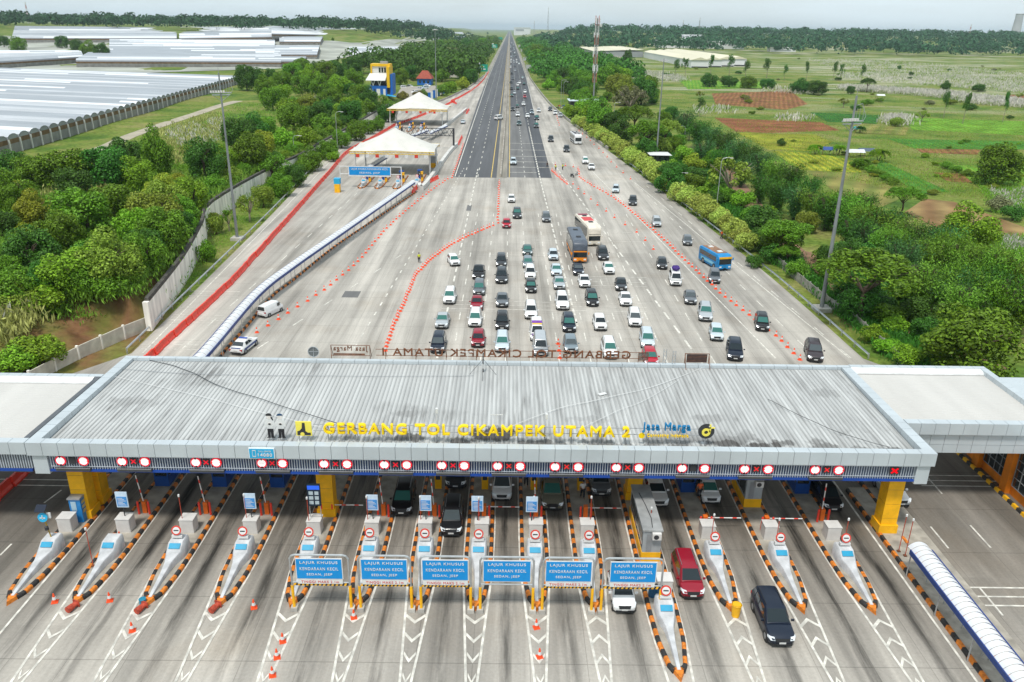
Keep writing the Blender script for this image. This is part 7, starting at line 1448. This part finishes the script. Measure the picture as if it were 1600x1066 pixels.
batch(L9,[(1563,255,76,'round','mid',.85),(1414,304,62,'umbrella','mid',.8),(1515,358,88,'round','bright',.85),(1275,228,26,'palm','bright',1.),(1312,228,28,'palm','bright',1.),(1375,236,36,'palm','bright',.9),(1345,198,18,'palm','dark',1.1),(1347,250,30,'palm','mid',.9),(980,88,16,'round','dark',1.4),(990,108,14,'round','dark',1.3),(1112,98,14,'slender','dark',2),(1141,100,16,'slender','dark',2),(1056,104,14,'slender','dark',1.8),(1072,102,14,'slender','dark',1.8),(1166,107,14,'slender','dark',1.8),(1200,104,16,'slender','dark',1.8),(1262,108,11,'slender','dark',2.4),(1227,112,10,'slender','dark',2.2),(1304,108,12,'slender','dark',2.2),(1315,110,11,'slender','dark',2.),(1348,113,11,'slender','dark',2.4),(1357,128,24,'umbrella','dark',.9),(1478,134,16,'round','dark',.9),(1479,160,15,'slender','dark',2.6),(1510,165,18,'slender','dark',2.5),(1573,163,15,'slender','dark',3.),(1280,136,36,'round','dark',.6),(1250,134,34,'round','dark',.6),(1110,124,30,'round','dark',.7),(1140,126,30,'round','dark',.6),(1170,128,30,'round','mid',.6),(1200,130,26,'round','dark',.6),(1094,165,18,'slender','dark',1.5),(1405,105,7,'round','dark',.9),(1424,115,8,'round','dark',.9),(1530,137,22,'round','dark',.5),(1355,160,20,'bush','mid',.6),(1400,190,26,'bush','olive',.7),(1220,222,18,'bush','dark',.8),(1586,332,40,'bush','dark',.8),(1560,318,40,'bush','grey',.8),(1330,140,14,'round','dark')])
# hedge-like field rows
batch('bushes in a dark row between the plots',[(x,y,24,'bush','mid',.6) for x,y in ((1337,255),(1350,259),(1362,264),(1374,270),(1386,276),(1396,283),(1478,258),(1495,264),(1510,270))])
def fill(where,poly,n,kinds,seed,wmin,wmax):
    r=random.Random(seed); xs=[p[0] for p in poly]; ys=[p[1] for p in poly]; c=0
    while c<n:
        x,y=r.uniform(min(xs),max(xs)),r.uniform(min(ys),max(ys))
        if not inpoly(x,y,poly): continue
        k,l,h=r.choice(kinds); tree(x,y,0,k,l,h,where,None,False,r.uniform(wmin,wmax)); c+=1
def inpoly(x,y,p):
    c=False
    for i in range(len(p)):
        a,b=p[i],p[i-1]
        if (a[1]>y)!=(b[1]>y) and x<(b[0]-a[0])*(y-a[1])/(b[1]-a[1])+a[0]: c=not c
    return c
fill(L1,((0,300),(90,262),(160,255),(330,262),(430,215),(545,165),(585,190),(470,258),(335,335),(285,420),(200,455),(60,480),(0,470)),46,[('bush','bright',.7),('bush','mid',.75),('bush','mid',.8),('round','mid',.85),('bush','yellow',.65),('round','dark',.85)],31,3.5,7)
fill(L2,((400,125),(470,98),(555,96),(567,150),(600,165),(585,185),(480,175),(410,165)),26,[('round','mid',.9),('bush','bright',.75),('round','dark',.9),('bush','mid',.8)],32,6,10)
fill(L6,((945,150),(1010,120),(1060,185),(1130,255),(1200,330),(1270,420),(1225,390),(1165,345),(1050,275),(985,225),(900,180)),44,[('bush','mid',.8),('round','mid',.85),('bush','dark',.8),('round','dark',.85),('bush','bright',.75),('umbrella','mid',.75)],33,4.5,8)
fill(L6,((1262,390),(1420,380),(1480,480),(1460,520),(1380,490),(1320,455)),34,[('bush','dark',.7),('bush','mid',.7),('round','dark',.8)],34,4,7)
fill(L7,((1180,262),(1330,315),(1480,380),(1600,410),(1600,500),(1480,480),(1400,420),(1290,345),(1180,290)),30,[('bamboo','bamboo',1.1),('bamboo','dark',1.1),('bamboo','blue',1.1),('bamboo','mid',1.1)],35,5.5,8)
fill(L5,((812,58),(840,60),(900,100),(945,150),(900,160),(868,125),(830,85)),22,[('round','mid',.9),('round','dark',.95),('bush','bright',.8)],36,8,13)
for k in range(34):
    a,d=interp(WALL,4+k*6.6); r=random.Random(k); tree(0,0,0,'bush',r.choice(['mid','bright','olive','mid','dark']),r.uniform(.7,1.0),L1,None,(a.x-r.uniform(2.2,4.2),a.y),r.uniform(3,5))
fill(L9,((840,85),(1000,100),(1060,150),(1120,180),(1250,170),(1640,195),(1640,110),(1300,88),(1000,70),(860,68)),46,[('bush','olive',.5),('bush','mid',.5),('bush','dark',.55),('bush','grey',.5),('sparse','olive',.8)],41,3,8)
fill(L9,((1200,215),(1300,225),(1640,215),(1640,320),(1500,310),(1330,290)),22,[('bush','olive',.5),('bush','mid',.5),('bush','yellow',.4),('bush','bright',.5)],42,2,4)
WHERE={L1:'on the left hillside',L2:'in wood left of blue building',L3:'in wood left of far highway',L4:'before the retaining wall',L5:'in wood right of far highway',L6:'between right guardrail and bamboo',L7:'in the bamboo row by the fields',L8:'in the row along right guardrail',L9:'out in the right fields','bushes in a dark row between the plots':'in the dark row between plots'}
def label_trees():
    g={}
    for T,wh,leaf,kind,lab in TREES:
        if not lab: g.setdefault((wh,leaf,kind),[]).append(T)
    for (wh,leaf,kind),v in g.items():
        v.sort(key=lambda t:t.location.y)
        for i,T in enumerate(v):
            T['label']=f"{WORD[leaf]} {dict(round='rounded tree',bush='shrub',umbrella='flat spreading tree',bamboo='bamboo clump',slender='slender tree',sparse='open branched tree',palm='palm')[kind]} {WHERE[wh]}"+(f", {nth(i)} nearest of these" if len(v)>1 else '')
label_trees()
# far woods: thousands of crowns that read as one mass
def forest(name,label,region,n,hmin,hmax,seed,leaf='blue',big=1.,ls=.10):
    r=np.random.default_rng(seed); P_,N_,S_=[],[],[]
    c=0
    while c<n:
        x,y=region(r); z=gz(x,y); h=hmin+(hmax-hmin)*r.random()**1.5; w=h*(.45+.25*r.random()); k=int(80*big); d=r.normal(size=(k,3)); d[:,2]=np.abs(d[:,2])*1.1-.25; d/=np.linalg.norm(d,axis=1)[:,None]; lump=1+.22*np.sin(d[:,0]*5+c)*np.cos(d[:,1]*4+c*2)
        P_.append(np.array([x,y,z+h*.55])+d*np.array([w,w,h*.45])*lump[:,None]); nn=d+r.normal(size=(k,3))*.35; N_.append(nn/np.linalg.norm(nn,axis=1)[:,None]); S_.append(np.full(k,h*ls)); c+=1
    me=quads(np.concatenate(P_),np.concatenate(N_),np.concatenate(S_),r,.8,name); me.materials.append(LEAF[leaf]); tag(link(name,me),label,'wood',None,'stuff')
def reg(x0,x1,y0,y1,pw=1.,lim=None):
    def f(r):
        while True:
            t=r.random()**pw; y=y0+(y1-y0)*t; x=(x0+(x1-x0)*r.random())
            if lim is None or lim(x,y): return x,y
    return f
LEAF['far']=leafmat('leaf_far',(.03,.10,.038))
forest('far_wood','bluish far wood along the horizon at left',reg(-2600,-120,1480,2600,1.3,lambda x,y:x>-y*.95-300),1500,13,26,1,'far')
forest('far_wood','bluish far wood along the horizon at right',reg(75,2600,1500,2900,1.3,lambda x,y:x<y*.95+300),2100,13,26,2,'far')
forest('roadside_wood','dense wood lining left side of the far highway',reg(-115,-27,620,2600,1.8),460,9,19,3,'dark',3,.055)
forest('roadside_wood','dense wood lining right side of the far highway',reg(24,95,620,2600,1.8),460,9,18,4,'dark',3,.055)
# grasses: blades and plumes nobody could count
def tufts(name,label,pts,h,w,leaf,seed,per=10,bs=1.):
    r=np.random.default_rng(seed); P_,N_,S_=[],[],[]
    for x,y,s in pts:
        z=gz(x,y); hh=h*s; P_.append(np.stack([x+r.normal(size=per)*w*s,y+r.normal(size=per)*w*s,z+hh*(.1+.8*r.random(per))],1)); nn=r.normal(size=(per,3)); nn[:,2]*=.25; N_.append(nn/np.linalg.norm(nn,axis=1)[:,None]); S_.append(np.full(per,(.19*hh+.05)*bs))
    n=np.concatenate(N_); p=np.concatenate(P_); s=np.concatenate(S_)
    # blades stand upright
    k=len(p); t=np.tile([0,0,1.],(k,1))+r.normal(size=(k,3))*.35; t/=np.linalg.norm(t,axis=1)[:,None]; b=np.cross(n,t); b/=np.linalg.norm(b,axis=1)[:,None]+1e-9
    v=np.stack([p-t*s[:,None],p+b*s[:,None]*.22,p+t*s[:,None],p-b*s[:,None]*.22],1).reshape(-1,3); me=bpy.data.meshes.new(name); me.vertices.add(k*4); me.vertices.foreach_set('co',v.astype(np.float32).ravel()); me.loops.add(k*4); me.loops.foreach_set('vertex_index',np.arange(k*4,dtype=np.int32)); me.polygons.add(k); me.polygons.foreach_set('loop_start',np.arange(0,k*4,4,dtype=np.int32)); me.update(calc_edges=True); me.materials.append(LEAF[leaf]); tag(link(name,me),label,'grass',None,'stuff')
LEAF['plume']=leafmat('plume_white',(.55,.52,.45),.3,.2); LEAF['grass']=leafmat('grass_green',(.16,.31,.03)); LEAF['reed']=leafmat('reed_tan',(.33,.33,.10))
def inpoly(x,y,p):
    c=False
    for i in range(len(p)):
        a,b=p[i],p[i-1]
        if (a[1]>y)!=(b[1]>y) and x<(b[0]-a[0])*(y-a[1])/(b[1]-a[1])+a[0]: c=not c
    return c
def scatter_px(polys,n,seed,smin=.6,smax=1.3):
    r=random.Random(seed); o=[]
    for poly,k in polys:
        xs=[p[0] for p in poly]; ys=[p[1] for p in poly]; c=0
        while c<k*n:
            x,y=r.uniform(min(xs),max(xs)),r.uniform(min(ys),max(ys))
            if inpoly(x,y,poly): p=PG(x,y); o.append((p.x,p.y,r.uniform(smin,smax))); c+=1
    return o
HILL=((0,300),(90,260),(250,215),(380,165),(560,140),(640,160),(585,190),(470,258),(330,340),(285,430),(225,455),(150,478),(60,500),(0,490))
tufts('tall_grass','tall green grass covering the left hillside between trees',scatter_px([(HILL,1)],5200,5),1.5,1.0,'grass',21,22)
tufts('reed_plumes','pale plumed reeds on the left hillside',scatter_px([(((250,210),(330,180),(370,200),(300,260),(255,262)),.42),(((0,460),(45,450),(60,500),(20,540),(0,540)),.35),(((470,150),(560,150),(610,165),(480,175)),.35),(((90,290),(200,285),(160,310),(60,320)),.2)],900,6),2.2,.8,'reed',22,22)
tufts('reed_plumes','white reed plumes on the left hillside',scatter_px([(((255,210),(340,190),(370,205),(300,250)),.4),(((120,295),(190,280),(200,290),(120,305)),.15),(((0,470),(40,460),(50,500),(0,520)),.1),(((480,150),(560,150),(600,160),(490,165)),.2)],600,7),2.2,.6,'plume',23,8)
tufts('tall_grass','tall green grass along foot of the right fence and track',scatter_px([(((1200,405),(1260,440),(1340,510),(1420,575),(1480,575),(1400,530),(1300,470),(1230,395)),1),(((1020,240),(1080,245),(1180,360),(1150,365)),.7),(((1430,480),(1480,500),(1500,560),(1440,540)),.3)],2200,8),1.2,.8,'dark',24,22)
tufts('verge_grass','short green grass on the strip below the left retaining wall',scatter_px([(((245,505),(300,440),(370,365),(440,312),(520,245),(590,193),(580,190),(490,255),(400,310),(330,375),(280,450)),1)],900,9),.5,.5,'grass',25,10)
BANDS=[(((1315,135),(1400,140),(1505,148),(1500,156),(1400,147),(1315,142)),1.),(((1500,150),(1640,162),(1640,172),(1510,162)),.8),(((1190,136),(1240,138),(1275,146),(1250,148),(1195,144)),.04),(((1260,92),(1400,96),(1640,120),(1640,140),(1450,118),(1300,108)),.55),(((1310,112),(1500,120),(1640,142),(1640,150),(1480,136),(1310,124)),.5),(((870,66),(960,66),(1000,84),(960,100),(930,84)),.3),(((1000,110),(1060,120),(1080,128),(990,126)),.3),(((1215,183),(1270,183),(1268,190),(1220,190)),.012),(((1080,168),(1140,170),(1150,178),(1090,180)),.012),(((1385,186),(1415,184),(1412,196),(1388,196)),.2),]
tufts('reed_plumes','white reed plumes in bands across the right fields',scatter_px(BANDS,2400,10,.6,1.3),2.2,1.8,'plume',26,5,2.2)
tufts('reed_plumes','white reed plumes at right edge beside the dry soil field',scatter_px([(((1545,300),(1640,300),(1640,345),(1560,330)),.7),(((1562,375),(1640,380),(1640,400),(1570,395)),.5)],500,14,.6,1.2),1.6,.6,'plume',29,6)
tufts('reed_stems','green reeds at right edge beside the dry soil field',scatter_px([(((1530,298),(1640,295),(1640,350),(1550,335)),1),(((1555,370),(1640,378),(1640,405),(1565,400)),.7)],700,15,.6,1.2),1.3,.6,'grass',30,9)
tufts('field_grass','bright green grass tufts over the right fields',scatter_px([(((830,75),(1000,66),(1640,85),(1640,320),(1400,300),(1240,260),(1060,170),(900,110)),1)],3500,51,.5,1.2),.9,1.8,'bright',52,9)
tufts('field_grass','yellowed grass tufts over the right fields',scatter_px([(((830,75),(1000,66),(1640,85),(1640,320),(1400,300),(1240,260),(1060,170),(900,110)),1)],2500,53,.5,1.2),.9,1.8,'reed',54,9)
tufts('field_grass','rough green grass tufts over the right fields',scatter_px([(((830,75),(1000,66),(1640,85),(1640,320),(1400,300),(1240,260),(1060,170),(900,110)),1)],6500,11,.5,1.2),1.1,1.8,'olive',27,10)
tufts('reed_stems','green stems beneath the plumes in the right fields',scatter_px(BANDS,1900,12,.7,1.3),1.6,1.6,'olive',28,7,1.6)
# ---------------------------------------------------------------- people
SKN=mat('skin',(.28,.15,.09),.6,var=0); VEST=mat('vest_lime',(.55,.6,.02),.6); VORG=mat('vest_orange',(.75,.12,.02),.6); TROU=mat('trousers_dark',(.02,.022,.03),.8); SHW=mat('shirt_white',(.6,.6,.6),.7); HELM=mat('cap_dark',(.02,.02,.025),.5)
def skin_mesh(name,joints,edges,m,lv=2):
    me=bpy.data.meshes.new(name); me.from_pydata([j[0] for j in joints],edges,[]); o=bpy.data.objects.new(name,me); C.objects.link(o); md=o.modifiers.new('s','SKIN')
    for v,(c,r) in zip(me.skin_vertices[0].data,joints): v.radius=(r,r) if not isinstance(r,tuple) else r
    me.skin_vertices[0].data[0].use_root=True; s=o.modifiers.new('u','SUBSURF'); s.levels=lv
    dg=bpy.context.evaluated_depsgraph_get(); out=bpy.data.meshes.new_from_object(o.evaluated_get(dg)); bpy.data.objects.remove(o); out.materials.clear(); out.materials.append(m); out.polygons.foreach_set('use_smooth',[True]*len(out.polygons)); return out
def person(loc,rz,label,top,arm_up=False,cap=True,step=.12):
    T=thing('person',label,'person',loc,rz)
    hx=[(.0,.0)]; J=[((0,0,.95),(.15,.11)),((0,0,1.12),(.14,.10)),((0,-.01,1.34),(.17,.11)),((0,0,1.46),(.10,.08)),((0,0,1.53),.055),((0,-.015,1.60),(.075,.085)),((0,-.01,1.69),(.08,.095)),((0,.0,1.76),(.05,.06))]; E=[(i,i+1) for i in range(7)]
    for s in (-1,1):
        b=len(J); J+=[((s*.1,0,.90),.095),((s*.11,-step*s*.5,.5),.062),((s*.11,-step*s+.03,.1),.042),((s*.115,-step*s-.12,.04),.035)]; E+=[(0,b),(b,b+1),(b+1,b+2),(b+2,b+3)]
        b=len(J); el=(s*.27,.02,1.12) if not(arm_up and s>0) else (s*.36,-.12,1.40); ha=(s*.27,-.1,.86) if not(arm_up and s>0) else (s*.42,-.2,1.68); h2=(ha[0],ha[1]-.02,ha[2]-.08) if not(arm_up and s>0) else (ha[0]+.02,ha[1]-.03,ha[2]+.08)
        J+=[((s*.19,0,1.40),.06),(el,.043),(ha,.028),(h2,.03)]; E+=[(2,b),(b,b+1),(b+1,b+2),(b+2,b+3)]
        d=(Vector(h2)-Vector(ha)).normalized()
        for k in range(4):
            q=Vector(h2)+d*.035+Vector((0,(k-1.5)*.02,0)); e=q+d*(.05+.01*(k in(1,2)))+Vector((0,-.012,0)); c=len(J); J+=[(tuple(q),.009),(tuple(e),.008)]; E+=[(b+3,c),(c,c+1)]
        q=Vector(ha)+d*.03+Vector((0,-.035,0)); c=len(J); J+=[(tuple(q),.010),(tuple(q+d*.04+Vector((0,-.02,0))),.009)]; E+=[(b+2,c),(c,c+1)]
    link('body',skin_mesh('body',J,E,SKN,1),T)
    S_=[((0,0,.92),(.165,.125)),((0,0,1.12),(.16,.118)),((0,-.01,1.34),(.185,.125)),((0,0,1.45),(.12,.09))]; e=[(0,1),(1,2),(2,3)]
    for s in (-1,1): b=len(S_); el=(s*.245,.01,1.2) if not(arm_up and s>0) else (s*.30,-.08,1.40); S_+=[((s*.19,0,1.40),.075),(el,.062)]; e+=[(2,b),(b,b+1)]
    link('shirt',skin_mesh('shirt',S_,e,top,1),T)
    S_=[((0,0,.96),(.165,.125))]; e=[]
    for s in (-1,1): b=len(S_); S_+=[((s*.1,0,.88),.11),((s*.11,-step*s*.5,.5),.08),((s*.11,-step*s+.03,.12),.062)]; e+=[(0,b),(b,b+1),(b+1,b+2)]
    link('trousers',skin_mesh('trousers',S_,e,TROU,1),T)
    MB().lathe([(.105,1.68),(.108,1.74),(.085,1.80),(.03,1.825)],12,(0,0,0)).build('cap' if cap else 'hair',HELM,T,60)
    f=MB(); f.box((0,-.105,1.655),(.025,.03,.045)); f.build('nose',SKN,T); g=MB()
    for s in (-1,1): MB().box((s*.032,-.098,1.68),(.02,.012,.012)).build('eye',HELM,T)
    MB().box((0,-.094,1.61),(.045,.012,.01)).build('mouth',mat('lips',(.2,.07,.05),.6,var=0),T)
    return T
def at_(px,py,z=0.): return P(px,py,z)
person(at_(655,411),.3,'person in lime vest standing alone on the empty left plaza',VEST); person(at_(855,262),.6,'person in dark clothes leftmost of three by the asphalt edge',TROU); person(at_(868,267),-.2,'person in dark vest in middle of three by the asphalt edge',VEST); person(at_(879,266),2.6,'person raising an arm, rightmost of three by the asphalt edge',VEST,True); person(at_(1127,374),.5,'person in orange vest walking on the right shoulder before the blue minibus',VORG)
person(at_(910,779,.2)+Vector((0,0,0)),.2,'person in white shirt standing on the island left of the long grey booth',SHW); person(at_(1092,779,.2),.1,'person in red and white shirt beside closed gate right of grey booth',VORG); person(at_(822,760,.2),.1,'person in red and white shirt behind the yellow card machine near centre',VORG)
def moto(px,py,rz,label,col):
    T=thing('motorcycle',label,'motorcycle',P(px,py),rz)
    for y in (-.62,.62):
        w=MB(); w.tube((-.06,y,.3),(.06,y,.3),.3,.3,14); o=w.build('wheel',BLACK,T,40); MB().tube((-.065,y,.3),(.065,y,.3),.14,.14,10).build('rim',RIM,o)
    MB().add([(-.13,-.45,.45),(.13,-.45,.45),(.16,.1,.38),(-.16,.1,.38),(-.1,-.55,.95),(.1,-.55,.95),(.14,.1,.7),(-.14,.1,.7),(-.1,.75,.7),(.1,.75,.7),(.08,.7,.5),(-.08,.7,.5)],[(0,3,2,1),(4,5,6,7),(0,1,5,4),(1,2,6,5),(3,0,4,7),(7,6,9,8),(2,10,9,6),(3,7,8,11),(8,9,10,11),(2,3,11,10)]).build('body',col,T); MB().box((0,.35,.78),(.26,.75,.09)).build('seat',BLACK,T); MB().tube((-.36,-.42,1.02),(.36,-.42,1.02),.025,n=6).build('handlebar',DARK,T); MB().tube((0,-.62,.3),(0,-.45,1.0),.04,n=6).build('fork',STEEL,T); MB().disc((0,-.6,.88),.09,(0,-1,0),10).build('headlight',LAMP,T)
moto(894,277,.5,'dark motorcycle parked inside the little cone row, left one',DARK); moto(901,274,-.4,'white motorcycle parked inside the little cone row, right one',WHITE)
RM=[DARK,REDW,WHITE,BBL,GREY]
for k in range(6): moto(871+k*3.2,170-(k%2)*3,1.2+.2*k,f'small motorcycle, {nth(k)} from left in the cluster on the right verge',RM[k%5])
# ---------------------------------------------------------------- air
def haze():
    m=bpy.data.materials.new('haze'); m.use_nodes=True; n=m.node_tree.nodes; n.remove(n['Principled BSDF']); v=n.new('ShaderNodeVolumePrincipled'); v.inputs['Color'].default_value=(.78,.92,1,1); v.inputs['Density'].default_value=.00006; v.inputs['Anisotropy'].default_value=.2; m.node_tree.links.new(v.outputs[0],n['Material Output'].inputs['Volume'])
    o=MB().bx(-9500,9500,-120,31500,-3,150).build('haze',m); o['kind']='stuff'; o['label']='thin pale air haze over the whole landscape'; o['category']='haze'
haze()
for o in C.objects:
    if o.parent is None and 'label' in o and len(o['label'].split())>16: print('LONG',o['label'])
